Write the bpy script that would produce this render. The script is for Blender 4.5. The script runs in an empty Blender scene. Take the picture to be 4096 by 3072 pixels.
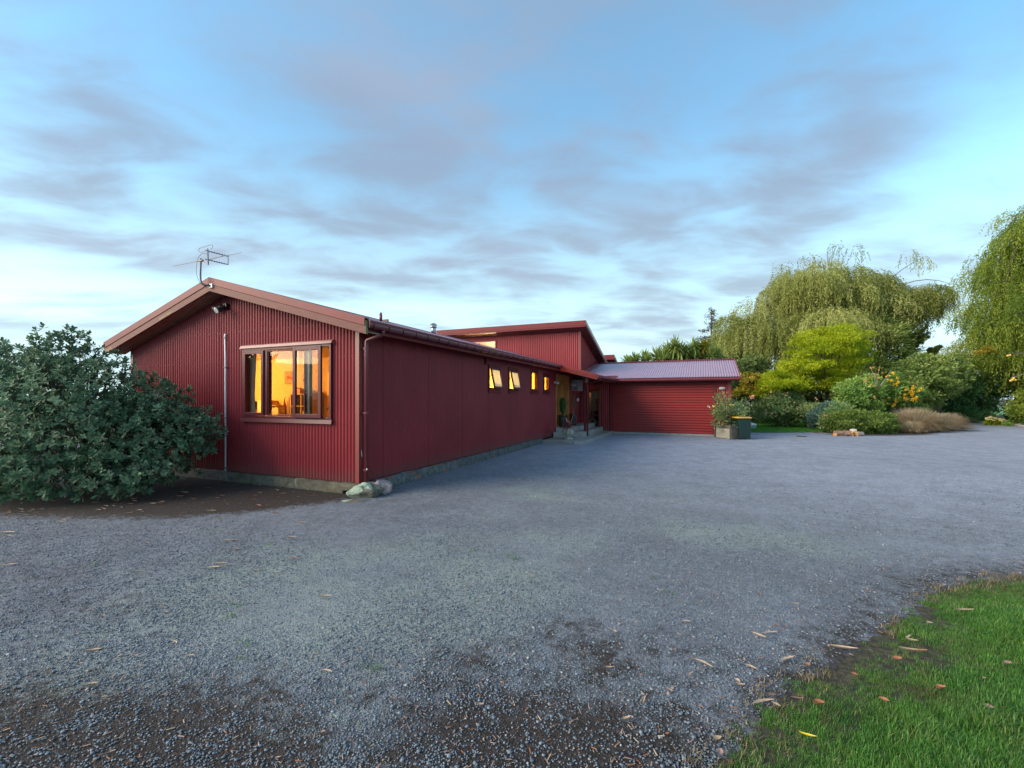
import bpy, math, random
import numpy as np
from mathutils import Vector, Matrix
random.seed(7)
RNG = np.random.default_rng(11)
SC = bpy.context.scene
COL = SC.collection
# ------------------------------------------------------------------ camera, sky, sun, exposure
TH = math.atan2(756, 1792)
CAM = np.array([5.5244, -6.2002, 1.67])
FWD = np.array([-math.sin(TH), math.cos(TH), 0.0]); RGT = np.array([math.cos(TH), math.sin(TH), 0.0]); UPV = np.array([0, 0, 1.0])
FPX, CX, CY = 1792.0, 2048.0, 1595.0
cam = bpy.data.cameras.new('camera'); cam_o = bpy.data.objects.new('camera', cam); COL.objects.link(cam_o)
cam.sensor_width = 36.0; cam.lens = 36.0 * FPX / 4096; cam.shift_y = (CY - 1536) / 4096.0
cam.clip_start = 0.05; cam.clip_end = 3000
cam_o.location = CAM; cam_o.rotation_euler = (math.pi / 2, 0, TH)
SC.camera = cam_o

SUN_EL = math.radians(25); SUN_DIR = Vector((-0.75, -0.66, 0)).normalized() * math.cos(SUN_EL) + Vector((0, 0, math.sin(SUN_EL)))
world = bpy.data.worlds.new('World'); SC.world = world; world.use_nodes = True
def build_world():
    nt = world.node_tree; nt.nodes.clear(); N = nt.nodes.new; L = nt.links.new
    out = N('ShaderNodeOutputWorld'); bg = N('ShaderNodeBackground'); bg.inputs['Strength'].default_value = 0.118
    L(bg.outputs[0], out.inputs[0])
    sky = N('ShaderNodeTexSky'); sky.sky_type = 'NISHITA'; sky.sun_disc = False
    sky.sun_elevation = SUN_EL; sky.sun_rotation = math.atan2(SUN_DIR.x, SUN_DIR.y)
    sky.air_density = 1.0; sky.dust_density = 0.6; sky.ozone_density = 1.0
    tc = N('ShaderNodeTexCoord'); sep = N('ShaderNodeSeparateXYZ'); L(tc.outputs['Generated'], sep.inputs[0])
    def math_(op, a, b=None, c=None, clamp=False):
        m = N('ShaderNodeMath'); m.operation = op; m.use_clamp = clamp
        for i, v in enumerate((a, b, c)):
            if v is None: continue
            if isinstance(v, (int, float)): m.inputs[i].default_value = v
            else: L(v, m.inputs[i])
        return m.outputs[0]
    z = math_('MAXIMUM', sep.outputs[2], 0.0)
    den = math_('ADD', z, 0.13)
    # a cloud sheet overhead: direction projected on a flat layer, axes turned along the drift of the clouds
    a = TH + 0.10
    xr = math_('ADD', math_('MULTIPLY', sep.outputs[0], math.cos(a)), math_('MULTIPLY', sep.outputs[1], math.sin(a)))
    yr = math_('ADD', math_('MULTIPLY', sep.outputs[0], -math.sin(a)), math_('MULTIPLY', sep.outputs[1], math.cos(a)))
    px = math_('DIVIDE', xr, den); py = math_('DIVIDE', yr, den)
    def cloud(sx, sy, ox, oy, scale, detail, rough, lo, hi, dist=0.3):
        cb = N('ShaderNodeCombineXYZ')
        L(math_('MULTIPLY_ADD', px, sx, ox), cb.inputs[0]); L(math_('MULTIPLY_ADD', py, sy, oy), cb.inputs[1])
        nz = N('ShaderNodeTexNoise'); nz.inputs['Scale'].default_value = scale; nz.inputs['Detail'].default_value = detail
        nz.inputs['Roughness'].default_value = rough; nz.inputs['Distortion'].default_value = dist
        L(cb.outputs[0], nz.inputs['Vector'])
        mr = N('ShaderNodeMapRange'); mr.interpolation_type = 'SMOOTHSTEP'
        mr.inputs[1].default_value = lo; mr.inputs[2].default_value = hi
        L(nz.outputs['Fac'], mr.inputs[0]); return mr.outputs[0]
    ox, oy = CLOUD_AT
    c1 = cloud(0.34, 0.50, ox, oy, 0.95, 9, 0.54, 0.34, 0.56, 0.5)
    c2 = cloud(0.55, 1.1, ox + 4.2, oy + 2.7, 1.8, 7, 0.48, 0.44, 0.66, 0.4)
    c3 = cloud(0.85, 1.3, ox + 8.1, oy + 7.4, 2.6, 7, 0.5, 0.33, 0.68, 0.3)
    cov = math_('MULTIPLY', math_('MAXIMUM', c1, math_('MULTIPLY', c2, 0.9)), math_('MULTIPLY_ADD', c3, 0.62, 0.38))
    # clear blue patch streaks
    mixt = N('ShaderNodeMix'); mixt.data_type = 'RGBA'; mixt.blend_type = 'MULTIPLY'; mixt.inputs[0].default_value = 1.0
    L(sky.outputs[0], mixt.inputs[6]); mixt.inputs[7].default_value = SKY_TINT
    # horizon haze brightening, all round
    hz = N('ShaderNodeMapRange'); hz.interpolation_type = 'SMOOTHERSTEP'
    hz.inputs[1].default_value = -0.02; hz.inputs[2].default_value = 0.58; hz.inputs[3].default_value = 1.0; hz.inputs[4].default_value = 0.0
    L(sep.outputs[2], hz.inputs[0])
    hmix = N('ShaderNodeMix'); hmix.data_type = 'RGBA'; hmix.inputs[7].default_value = HORIZON
    L(math_('MULTIPLY', hz.outputs[0], 0.96), hmix.inputs[0]); L(mixt.outputs[2], hmix.inputs[6])
    # cloud colour: grey lavender, paler near the horizon, slight warm variation
    ccol = N('ShaderNodeMix'); ccol.data_type = 'RGBA'; ccol.inputs[6].default_value = CLOUD_HI; ccol.inputs[7].default_value = CLOUD_LO
    L(hz.outputs[0], ccol.inputs[0])
    warm = N('ShaderNodeMix'); warm.data_type = 'RGBA'; warm.inputs[7].default_value = CLOUD_WARM
    L(math_('MULTIPLY', cloud(0.5, 0.9, 11.0, 2.0, 1.6, 3, 0.5, 0.45, 0.75), 0.55), warm.inputs[0]); L(ccol.outputs[2], warm.inputs[6])
    # clouds and clear air are brighter towards the low sun, as round any sunset
    dp = N('ShaderNodeVectorMath'); dp.operation = 'DOT_PRODUCT'; L(tc.outputs['Generated'], dp.inputs[0]); dp.inputs[1].default_value = tuple(SUN_DIR)
    glow = math_('MULTIPLY_ADD', math_('POWER', math_('MAXIMUM', math_('MULTIPLY_ADD', dp.outputs['Value'], 0.5, 0.5), 0.0), 10.0), 0.9, 1.0)
    fin = N('ShaderNodeMix'); fin.data_type = 'RGBA'
    fade = N('ShaderNodeMapRange'); fade.inputs[1].default_value = 0.0; fade.inputs[2].default_value = 0.16; fade.inputs[3].default_value = 0.5; fade.inputs[4].default_value = 1.0
    L(sep.outputs[2], fade.inputs[0])
    L(math_('MULTIPLY', cov, fade.outputs[0]), fin.inputs[0]); L(hmix.outputs[2], fin.inputs[6]); L(warm.outputs[2], fin.inputs[7])
    gl = N('ShaderNodeVectorMath'); gl.operation = 'SCALE'; L(fin.outputs[2], gl.inputs[0]); L(glow, gl.inputs['Scale'])
    L(gl.outputs[0], bg.inputs['Color'])
CLOUD_AT = (18.8, 2.6)
SKY_TINT = (0.70, 1.22, 1.24, 1)
HORIZON = (3.2, 4.15, 4.25, 1)
CLOUD_HI = (1.06, 1.48, 2.10, 1)
CLOUD_LO = (1.75, 2.25, 2.65, 1)
CLOUD_WARM = (1.5, 1.78, 2.3, 1)
build_world()
sun = bpy.data.lights.new('sun', 'SUN'); sun.energy = 2.3; sun.angle = math.radians(42); sun.color = (1.0, 0.79, 0.58)
sun_o = bpy.data.objects.new('sun', sun); COL.objects.link(sun_o); sun_o.rotation_euler = SUN_DIR.to_track_quat('Z', 'Y').to_euler()
SC.view_settings.view_transform = 'Standard'; SC.view_settings.look = 'None'; SC.view_settings.gamma = 1.0
SC.view_settings.use_curve_mapping = False; SC.view_settings.exposure = 1.33
SC.cycles.max_bounces = 6; SC.cycles.transparent_max_bounces = 8; SC.cycles.sample_clamp_indirect = 8.0
SC.cycles.caustics_reflective = False; SC.cycles.caustics_refractive = False

# ------------------------------------------------------------------ helpers
def ray(px, py): return FWD + RGT * (px - CX) / FPX + UPV * (CY - py) / FPX
def at(px, py, depth): return CAM + ray(px, py) * depth          # a spot of the place by its bearing and distance
def gnd(px, py, z=0.0):
    d = ray(px, py); return CAM + d * ((z - CAM[2]) / d[2])
def tag(o, label=None, cat=None, group=None, kind=None):
    if label: o['label'] = label
    if cat: o['category'] = cat
    if group: o['group'] = group
    if kind: o['kind'] = kind
    return o
def empty(name, loc):
    o = bpy.data.objects.new(name, None); COL.objects.link(o); o.location = loc; o.empty_display_size = 0.2; return o
def thing(name, loc, label, cat, group=None): return tag(empty(name, loc), label, cat, group)
def origin(p):
    v = Vector((0, 0, 0))
    while p is not None: v += p.location; p = p.parent
    return v
def link(name, me, mat, parent=None):
    o = bpy.data.objects.new(name, me); COL.objects.link(o)
    if mat and not me.materials: me.materials.append(mat)
    if parent is not None:
        o.parent = parent
    return o
class MB:
    def __init__(s): s.v = []; s.f = []
    def add(s, V, F):
        n = len(s.v); s.v += [tuple(map(float, p)) for p in V]; s.f += [tuple(i + n for i in q) for q in F]; return s
    def box(s, x0, x1, y0, y1, z0, z1):
        return s.add([(x0,y0,z0),(x1,y0,z0),(x1,y1,z0),(x0,y1,z0),(x0,y0,z1),(x1,y0,z1),(x1,y1,z1),(x0,y1,z1)],
                     [(0,3,2,1),(4,5,6,7),(0,1,5,4),(1,2,6,5),(2,3,7,6),(3,0,4,7)])
    def obox(s, c, a, b, d):
        c, a, b, d = (np.array(t, float) for t in (c, a, b, d))
        P = [c - a - b - d, c + a - b - d, c + a + b - d, c - a + b - d, c - a - b + d, c + a - b + d, c + a + b + d, c - a + b + d]
        return s.add(P, [(0,3,2,1),(4,5,6,7),(0,1,5,4),(1,2,6,5),(2,3,7,6),(3,0,4,7)])
    def bar(s, p, q, w, h, up=(0, 0, 1)):
        p, q, up = (np.array(t, float) for t in (p, q, up)); d = q - p; ln = np.linalg.norm(d); d = d / ln
        sd = np.cross(d, up); sd /= np.linalg.norm(sd); u = np.cross(sd, d)
        return s.obox((p + q) / 2, d * ln / 2, sd * w / 2, u * h / 2)
    def tube(s, path, r, n=8, cap=True):
        P = [np.array(p, float) for p in path]; m = len(P)
        R = r if hasattr(r, '__len__') else [r] * m
        V = []; ref = None
        for i in range(m):
            d = P[min(i + 1, m - 1)] - P[max(i - 1, 0)]; d = d / (np.linalg.norm(d) + 1e-9)
            if ref is None:
                ref = np.array([1.0, 0, 0]) if abs(d[0]) < 0.8 else np.array([0, 1.0, 0])
            a = ref - d * (ref @ d); a /= (np.linalg.norm(a) + 1e-9); b = np.cross(d, a); ref = a
            for k in range(n):
                t = 2 * math.pi * k / n; V.append(P[i] + (a * math.cos(t) + b * math.sin(t)) * R[i])
        F = [(i*n + k, i*n + (k+1) % n, (i+1)*n + (k+1) % n, (i+1)*n + k) for i in range(m-1) for k in range(n)]
        if cap: F += [tuple(range(n))[::-1], tuple((m-1)*n + k for k in range(n))]
        return s.add(V, F)
    def lathe(s, c, prof, n=20, cap=True):
        V = [(c[0] + r * math.cos(2*math.pi*k/n), c[1] + r * math.sin(2*math.pi*k/n), c[2] + z) for r, z in prof for k in range(n)]
        m = len(prof)
        F = [(i*n + k, i*n + (k+1) % n, (i+1)*n + (k+1) % n, (i+1)*n + k) for i in range(m-1) for k in range(n)]
        if cap: F += [tuple(range(n))[::-1], tuple((m-1)*n + k for k in range(n))]
        return s.add(V, F)
    def prism(s, poly, ext):
        P = [np.array(p, float) for p in poly]; e = np.array(ext, float); n = len(P)
        return s.add(P + [p + e for p in P], [tuple(range(n))[::-1], tuple(range(n, 2*n))] + [(i, (i+1) % n, n + (i+1) % n, n + i) for i in range(n)])
    def quad(s, a, b, c, d): return s.add([a, b, c, d], [(0, 1, 2, 3)])
    def ball(s, c, r, n=10, m=6):
        rr = r if hasattr(r, '__len__') else (r, r, r)
        V = [(c[0], c[1], c[2] - rr[2])]
        for i in range(1, m):
            ph = -math.pi/2 + math.pi*i/m
            V += [(c[0] + rr[0]*math.cos(ph)*math.cos(2*math.pi*k/n), c[1] + rr[1]*math.cos(ph)*math.sin(2*math.pi*k/n), c[2] + rr[2]*math.sin(ph)) for k in range(n)]
        V.append((c[0], c[1], c[2] + rr[2])); F = [(0, 1 + (k+1) % n, 1 + k) for k in range(n)]
        for i in range(m-2): F += [(1+i*n+k, 1+i*n+(k+1) % n, 1+(i+1)*n+(k+1) % n, 1+(i+1)*n+k) for k in range(n)]
        b = 1 + (m-2)*n; F += [(b+k, b+(k+1) % n, len(V)-1) for k in range(n)]
        return s.add(V, F)
    def build(s, name, mat, parent=None, smooth=False, bevel=0):
        o0 = origin(parent); me = bpy.data.meshes.new(name)
        me.from_pydata([(x - o0.x, y - o0.y, z - o0.z) for x, y, z in s.v], [], s.f); me.update()
        if smooth: me.polygons.foreach_set('use_smooth', [True] * len(me.polygons))
        o = link(name, me, mat, parent)
        if bevel:
            b = o.modifiers.new('bevel', 'BEVEL'); b.width = bevel; b.segments = 2; b.limit_method = 'ANGLE'
        return o
def box_(name, mat, parent, *a, bevel=0): return MB().box(*a).build(name, mat, parent, bevel=bevel)
def np_mesh(name, V, F, mat, parent=None, tint=None, smooth=False):
    V = np.asarray(V, np.float32); F = np.asarray(F, np.int32)
    o0 = origin(parent); V = V - np.array([o0.x, o0.y, o0.z], np.float32)
    me = bpy.data.meshes.new(name); k = F.shape[1]
    me.vertices.add(len(V)); me.vertices.foreach_set('co', V.ravel())
    me.loops.add(F.size); me.loops.foreach_set('vertex_index', F.ravel())
    me.polygons.add(len(F)); me.polygons.foreach_set('loop_start', np.arange(0, F.size, k, dtype=np.int32)); me.polygons.foreach_set('loop_total', np.full(len(F), k, np.int32))
    me.update(calc_edges=True)
    if smooth: me.polygons.foreach_set('use_smooth', np.ones(len(F), bool))
    if tint is not None:
        a = me.attributes.new('tint', 'FLOAT', 'POINT'); a.data.foreach_set('value', np.asarray(tint, np.float32))
    return link(name, me, mat, parent)
# ------------------------------------------------------------------ materials
def mat_new(name):
    m = bpy.data.materials.new(name); m.use_nodes = True; nt = m.node_tree; nt.nodes.clear()
    out = nt.nodes.new('ShaderNodeOutputMaterial'); b = nt.nodes.new('ShaderNodeBsdfPrincipled'); nt.links.new(b.outputs[0], out.inputs[0])
    return m, nt, b, out
def rgba(c): return (c[0], c[1], c[2], 1)
def simple(name, col, rough=0.5, metal=0.0, var=0.0, vscale=6.0, bump=0.0, bscale=40.0, col2=None, lo=0.4, hi=0.7, spec=0.5, stretch=None):
    m, nt, b, out = mat_new(name); N = nt.nodes.new; L = nt.links.new
    b.inputs['Roughness'].default_value = rough; b.inputs['Metallic'].default_value = metal; b.inputs['Specular IOR Level'].default_value = spec
    if not (var or col2 or bump):
        b.inputs['Base Color'].default_value = rgba(col); return m
    tc = N('ShaderNodeTexCoord'); vec = tc.outputs['Object']
    if stretch:
        mp = N('ShaderNodeMapping'); mp.inputs['Scale'].default_value = stretch; L(vec, mp.inputs[0]); vec = mp.outputs[0]
    nz = N('ShaderNodeTexNoise'); nz.inputs['Scale'].default_value = vscale; nz.inputs['Detail'].default_value = 6; nz.inputs['Roughness'].default_value = 0.6; L(vec, nz.inputs['Vector'])
    mx = N('ShaderNodeMix'); mx.data_type = 'RGBA'
    c2 = col2 or tuple(max(0, c * (1 + var)) for c in col); c1 = col if col2 else tuple(c * (1 - var) for c in col)
    mx.inputs[6].default_value = rgba(c1); mx.inputs[7].default_value = rgba(c2)
    mr = N('ShaderNodeMapRange'); mr.inputs[1].default_value = lo if col2 else 0.3; mr.inputs[2].default_value = hi if col2 else 0.7
    L(nz.outputs['Fac'], mr.inputs[0]); L(mr.outputs[0], mx.inputs[0]); L(mx.outputs[2], b.inputs['Base Color'])
    if bump:
        n2 = N('ShaderNodeTexNoise'); n2.inputs['Scale'].default_value = bscale; n2.inputs['Detail'].default_value = 5; L(vec, n2.inputs['Vector'])
        bp = N('ShaderNodeBump'); bp.inputs['Strength'].default_value = bump; bp.inputs['Distance'].default_value = 0.02; L(n2.outputs['Fac'], bp.inputs['Height']); L(bp.outputs[0], b.inputs['Normal'])
    return m
def foliage(name, c0, c1, c2, trans=0.3, rough=0.5, spec=0.4):
    m, nt, b, out = mat_new(name); N = nt.nodes.new; L = nt.links.new
    at_ = N('ShaderNodeAttribute'); at_.attribute_name = 'tint'
    r = N('ShaderNodeValToRGB'); r.color_ramp.elements[0].color = rgba(c0); r.color_ramp.elements[1].color = rgba(c2)
    e = r.color_ramp.elements.new(0.5); e.color = rgba(c1); L(at_.outputs['Fac'], r.inputs[0])
    L(r.outputs[0], b.inputs['Base Color']); b.inputs['Roughness'].default_value = rough; b.inputs['Specular IOR Level'].default_value = spec
    t = N('ShaderNodeBsdfTranslucent'); L(r.outputs[0], t.inputs[0]); mx = N('ShaderNodeMixShader'); mx.inputs[0].default_value = trans
    L(b.outputs[0], mx.inputs[1]); L(t.outputs[0], mx.inputs[2]); L(mx.outputs[0], out.inputs[0]); return m
def glass(name, tint=(1, 1, 1), boost=0.0):
    m, nt, b, out = mat_new(name); nt.nodes.remove(b); N = nt.nodes.new; L = nt.links.new
    ge = N('ShaderNodeNewGeometry'); dt = N('ShaderNodeVectorMath'); dt.operation = 'DOT_PRODUCT'; L(ge.outputs['Normal'], dt.inputs[0]); L(ge.outputs['Incoming'], dt.inputs[1])
    def mm(op, a, b_=0.0):
        q = N('ShaderNodeMath'); q.operation = op; L(a, q.inputs[0]); q.inputs[1].default_value = b_; return q.outputs[0]
    ab = mm('ABSOLUTE', dt.outputs['Value']); iv = N('ShaderNodeMath'); iv.operation = 'SUBTRACT'; iv.inputs[0].default_value = 1.0; L(ab, iv.inputs[1])
    ad = N('ShaderNodeMath'); ad.operation = 'MULTIPLY_ADD'; L(mm('POWER', iv.outputs[0], 5.0), ad.inputs[0]); ad.inputs[1].default_value = 0.9; ad.inputs[2].default_value = 0.045 + boost
    t = N('ShaderNodeBsdfTransparent'); t.inputs[0].default_value = rgba(tint); g = N('ShaderNodeBsdfGlossy'); g.inputs['Roughness'].default_value = 0.02
    mx = N('ShaderNodeMixShader'); L(ad.outputs[0], mx.inputs[0]); L(t.outputs[0], mx.inputs[1]); L(g.outputs[0], mx.inputs[2]); L(mx.outputs[0], out.inputs[0]); return m
def emit(name, col, s):
    m, nt, b, out = mat_new(name); b.inputs['Base Color'].default_value = rgba(col)
    b.inputs['Emission Color'].default_value = rgba(col); b.inputs['Emission Strength'].default_value = s; return m
RED = (0.212, 0.0182, 0.0265)
M = {}
def weathered_red(name, col, rough, spec):
    m, nt, b, out = mat_new(name); N = nt.nodes.new; L = nt.links.new
    ge = N('ShaderNodeNewGeometry'); mp = N('ShaderNodeMapping'); mp.inputs['Scale'].default_value = (9, 9, .35); L(ge.outputs['Position'], mp.inputs[0])
    def nz(v, s, d, r=.6):
        n = N('ShaderNodeTexNoise'); n.inputs['Scale'].default_value = s; n.inputs['Detail'].default_value = d; n.inputs['Roughness'].default_value = r; L(v, n.inputs['Vector']); return n.outputs['Fac']
    def mr(x, a, c, e=0.0, f=1.0):
        n = N('ShaderNodeMapRange'); n.interpolation_type = 'SMOOTHSTEP'; n.inputs[1].default_value = a; n.inputs[2].default_value = c; n.inputs[3].default_value = e; n.inputs[4].default_value = f; L(x, n.inputs[0]); return n.outputs[0]
    def mix(f, a, c):
        n = N('ShaderNodeMix'); n.data_type = 'RGBA'
        for i, v in ((0, f), (6, a), (7, c)):
            if isinstance(v, tuple): n.inputs[i].default_value = rgba(v)
            else: L(v, n.inputs[i])
        return n.outputs[2]
    d = tuple(c*.90 for c in col); h = tuple(c*1.09 + .002 for c in col)
    c1 = mix(mr(nz(ge.outputs['Position'], .8, 4), .3, .7), d, h)
    c2 = mix(mr(nz(mp.outputs[0], 1.0, 6, .7), .55, .75, 0, .28), c1, (.15, .05, .05))          # pale chalky rain streaks
    sp = N('ShaderNodeSeparateXYZ'); L(ge.outputs['Position'], sp.inputs[0])
    hgt = N('ShaderNodeMath'); hgt.operation = 'MULTIPLY_ADD'; L(nz(ge.outputs['Position'], 7, 6, .75), hgt.inputs[0]); hgt.inputs[1].default_value = .55; L(sp.outputs[2], hgt.inputs[2])
    c3 = mix(mr(hgt.outputs[0], .42, .78, .50, 0.0), c2, (.10, .06, .05))                       # mud splash along the foot of the wall
    L(c3, b.inputs['Base Color']); b.inputs['Specular IOR Level'].default_value = spec; b.inputs['Roughness'].default_value = rough
    return m
M['red'] = weathered_red('red painted steel', RED, 0.42, 0.25)
M['red_trim'] = simple('red painted trim', (0.145, 0.017, 0.020), 0.5, var=0.10, vscale=3, spec=0.28)
M['red_roof'] = simple('sky paled red roofing steel', (0.31, 0.165, 0.225), 0.24, var=0.10, vscale=2.0, spec=0.9)  # base paled to lavender so the colour carries some reflected sky
M['red_timber'] = simple('weathered red timber', (0.115, 0.026, 0.021), 0.65, col2=(0.15, 0.045, 0.036), vscale=9, lo=0.45, hi=0.75, stretch=(0.4, 3, 3), bump=0.15, bscale=60)
M['bare_timber'] = simple('flaked bare timber', (0.30, 0.20, 0.12), 0.8, col2=(0.16, 0.10, 0.06), vscale=40, stretch=(0.3, 1, 1))
M['red_pvc'] = simple('red gutter plastic', (0.14, 0.024, 0.034), 0.33, var=0.08, vscale=4, spec=0.6)
M['strap'] = simple('dark gutter strap', (.05, .010, .015), .4)
M['red_door'] = simple('red sectional door', (0.235, 0.022, 0.021), 0.42, var=0.08, vscale=1.0, spec=0.25)
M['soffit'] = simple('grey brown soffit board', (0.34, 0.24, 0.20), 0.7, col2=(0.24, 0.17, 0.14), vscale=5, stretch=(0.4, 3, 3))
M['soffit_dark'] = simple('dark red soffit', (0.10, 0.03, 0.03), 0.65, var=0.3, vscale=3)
M['alu'] = simple('maroon window aluminium', (0.085, 0.016, 0.024), 0.36, spec=0.25)
M['flash'] = simple('faded head flashing', (0.26, 0.125, 0.125), 0.38, var=0.1, spec=0.6)
M['corner'] = simple('red corner flashing', (0.18, 0.026, 0.024), 0.40, var=0.08, vscale=2)
M['screw'] = simple('dark red screw head', (0.07, 0.012, 0.014), 0.4)
M['glass'] = glass('window glass', (0.97, 0.97, 0.95), -0.03)
M['concrete'] = simple('pale grey concrete', (0.30, 0.29, 0.275), 0.85, col2=(0.20, 0.19, 0.175), vscale=4, bump=0.3, bscale=50)
M['frost'] = foliage('frosted glass', (.5, .5, .5), (.5, .5, .5), (.5, .5, .5), .62, .25, .5)
for _n in list(M['frost'].node_tree.nodes):
    if _n.type == 'VALTORGB':
        for _e in _n.color_ramp.elements: _e.color = (.70, .72, .72, 1)
M['white'] = simple('white paint', (0.75, 0.75, 0.74), 0.45, var=0.05)
M['pvc'] = simple('white conduit plastic', (0.82, 0.85, 0.90), 0.35, var=0.04, vscale=5)
M['galv'] = simple('weathered grey aluminium', (0.11, 0.11, 0.135), 0.55, metal=0.2, var=0.2, vscale=20)
M['darkmetal'] = simple('dark oxidised metal', (0.05, 0.045, 0.05), 0.5, metal=0.3)
M['black'] = simple('black plastic', (0.012, 0.012, 0.014), 0.35)
M['steel'] = simple('stainless flue steel', (0.45, 0.46, 0.48), 0.22, metal=0.95, var=0.2, vscale=12)
M['lampglass'] = simple('clear ribbed lamp glass', (0.55, 0.55, 0.56), 0.12, var=0.2, vscale=30)
def timber_mat(name, a, b, lich, lcol, seed):
    m, nt, bs, out = mat_new(name); N = nt.nodes.new; L = nt.links.new
    tc = N('ShaderNodeTexCoord'); mp = N('ShaderNodeMapping'); mp.inputs['Location'].default_value = (seed, seed * 2, 0); L(tc.outputs['Object'], mp.inputs[0])
    n1 = N('ShaderNodeTexNoise'); n1.inputs['Scale'].default_value = 7; n1.inputs['Detail'].default_value = 8; n1.inputs['Roughness'].default_value = 0.7; L(mp.outputs[0], n1.inputs['Vector'])
    m1 = N('ShaderNodeMix'); m1.data_type = 'RGBA'; m1.inputs[6].default_value = rgba(a); m1.inputs[7].default_value = rgba(b)
    r1 = N('ShaderNodeMapRange'); r1.inputs[1].default_value = 0.35; r1.inputs[2].default_value = 0.65; L(n1.outputs['Fac'], r1.inputs[0]); L(r1.outputs[0], m1.inputs[0])
    n2 = N('ShaderNodeTexNoise'); n2.inputs['Scale'].default_value = 3.2; n2.inputs['Detail'].default_value = 6; n2.inputs['Distortion'].default_value = 0.5; L(mp.outputs[0], n2.inputs['Vector'])
    r2 = N('ShaderNodeMapRange'); r2.inputs[1].default_value = lich; r2.inputs[2].default_value = lich + 0.06; L(n2.outputs['Fac'], r2.inputs[0])
    m2 = N('ShaderNodeMix'); m2.data_type = 'RGBA'; L(r2.outputs[0], m2.inputs[0]); L(m1.outputs[2], m2.inputs[6]); m2.inputs[7].default_value = rgba(lcol)
    L(m2.outputs[2], bs.inputs['Base Color']); bs.inputs['Roughness'].default_value = 0.9
    n3 = N('ShaderNodeTexNoise'); n3.inputs['Scale'].default_value = 45; n3.inputs['Detail'].default_value = 6; L(tc.outputs['Object'], n3.inputs['Vector'])
    bp = N('ShaderNodeBump'); bp.inputs['Strength'].default_value = 0.5; bp.inputs['Distance'].default_value = 0.02; L(n3.outputs['Fac'], bp.inputs['Height']); L(bp.outputs[0], bs.inputs['Normal'])
    return m
M['sleeper'] = timber_mat('lichened grey sleeper', (0.055, 0.05, 0.036), (0.125, 0.115, 0.085), 0.62, (0.15, 0.185, 0.135), 1.0)
M['sleeper_rust'] = timber_mat('dark kerb with orange lichen', (0.045, 0.045, 0.048), (0.16, 0.165, 0.16), 0.585, (0.30, 0.085, 0.015), 4.3)
M['sleeper_dark'] = timber_mat('dark grey kerb', (0.04, 0.042, 0.046), (0.13, 0.135, 0.13), 0.68, (0.28, 0.10, 0.02), 2.2)
M['lichen_rock'] = timber_mat('pale green lichen rock', (0.06, 0.055, 0.045), (0.14, 0.14, 0.11), 0.47, (0.27, 0.34, 0.27), 0.6)
M['mauve_rock'] = timber_mat('mauve grey rock', (0.20, 0.165, 0.17), (0.30, 0.255, 0.26), 0.70, (0.12, 0.10, 0.10), 3.1)
M['grey_rock'] = timber_mat('grey edging rock', (0.20, 0.19, 0.18), (0.36, 0.35, 0.34), 0.66, (0.10, 0.10, 0.10), 5.0)
M['bark'] = simple('grey brown bark', (0.10, 0.075, 0.055), 0.9, var=0.35, vscale=12, bump=0.6, bscale=25)
M['bark_warm'] = simple('warm brown bark', (0.16, 0.085, 0.05), 0.9, var=0.35, vscale=8, bump=0.6, bscale=20)
M['twig'] = simple('pale twig', (0.22, 0.17, 0.13), 0.8)
# ------------------------------------------------------------------ ground and drive
def vnoise(x, y, seed, scale):
    """smooth value noise on numpy arrays"""
    r = np.random.default_rng(seed); T = r.random((256, 256)); x = x * scale; y = y * scale
    xi = np.floor(x).astype(int); yi = np.floor(y).astype(int); fx = x - xi; fy = y - yi
    fx = fx * fx * (3 - 2 * fx); fy = fy * fy * (3 - 2 * fy); g = lambda a, b: T[a % 256, b % 256]
    return (g(xi, yi)*(1-fx) + g(xi+1, yi)*fx)*(1-fy) + (g(xi, yi+1)*(1-fx) + g(xi+1, yi+1)*fx)*fy
def fbm(x, y, seed, scale, oc=4): return sum(vnoise(x + 17*i, y - 9*i, seed + i, scale * 2**i) * 0.5**i for i in range(oc)) / sum(0.5**i for i in range(oc))
def inside(poly, x, y):
    c = np.zeros(np.shape(x), bool); n = len(poly)
    for i in range(n):
        (x0, y0), (x1, y1) = poly[i], poly[(i+1) % n]
        if y0 == y1: continue
        hit = ((y0 > y) != (y1 > y)) & (x < (x1 - x0) * (y - y0) / (y1 - y0) + x0); c ^= hit
    return c
def edge_dist(poly, x, y, closed=True):
    d = np.full(np.shape(x), 1e9); n = len(poly)
    for i in range(n if closed else n - 1):
        (x0, y0), (x1, y1) = poly[i], poly[(i+1) % n]; dx, dy = x1 - x0, y1 - y0
        t = np.clip(((x - x0)*dx + (y - y0)*dy) / (dx*dx + dy*dy + 1e-12), 0, 1); d = np.minimum(d, np.hypot(x - x0 - t*dx, y - y0 - t*dy))
    return d
def sdf(poly, x, y): d = edge_dist(poly, x, y); return np.where(inside(poly, x, y), -d, d)
P2 = lambda *a: [tuple(gnd(*p)[:2]) for p in a]
LITTER = [(-14, -4.5), (-7, -3.7), (-4.06, -3.05), (-2.6, -2.62), (-1.44, -2.15), (-0.71, -1.50), (-0.27, -0.82), (-0.02, -0.25), (0.1, 0.4), (-1, 1), (-14, 2)]
GRASS = [(5.2, -5.0), (5.62, -3.99), (5.92, -3.42), (6.18, -3.02), (6.58, -2.42), (7.05, -1.80), (7.62, -1.02), (8.25, -0.52), (9.3, 0.0), (11.5, 0.4), (14, -1), (14, -8), (6, -8)]
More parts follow.
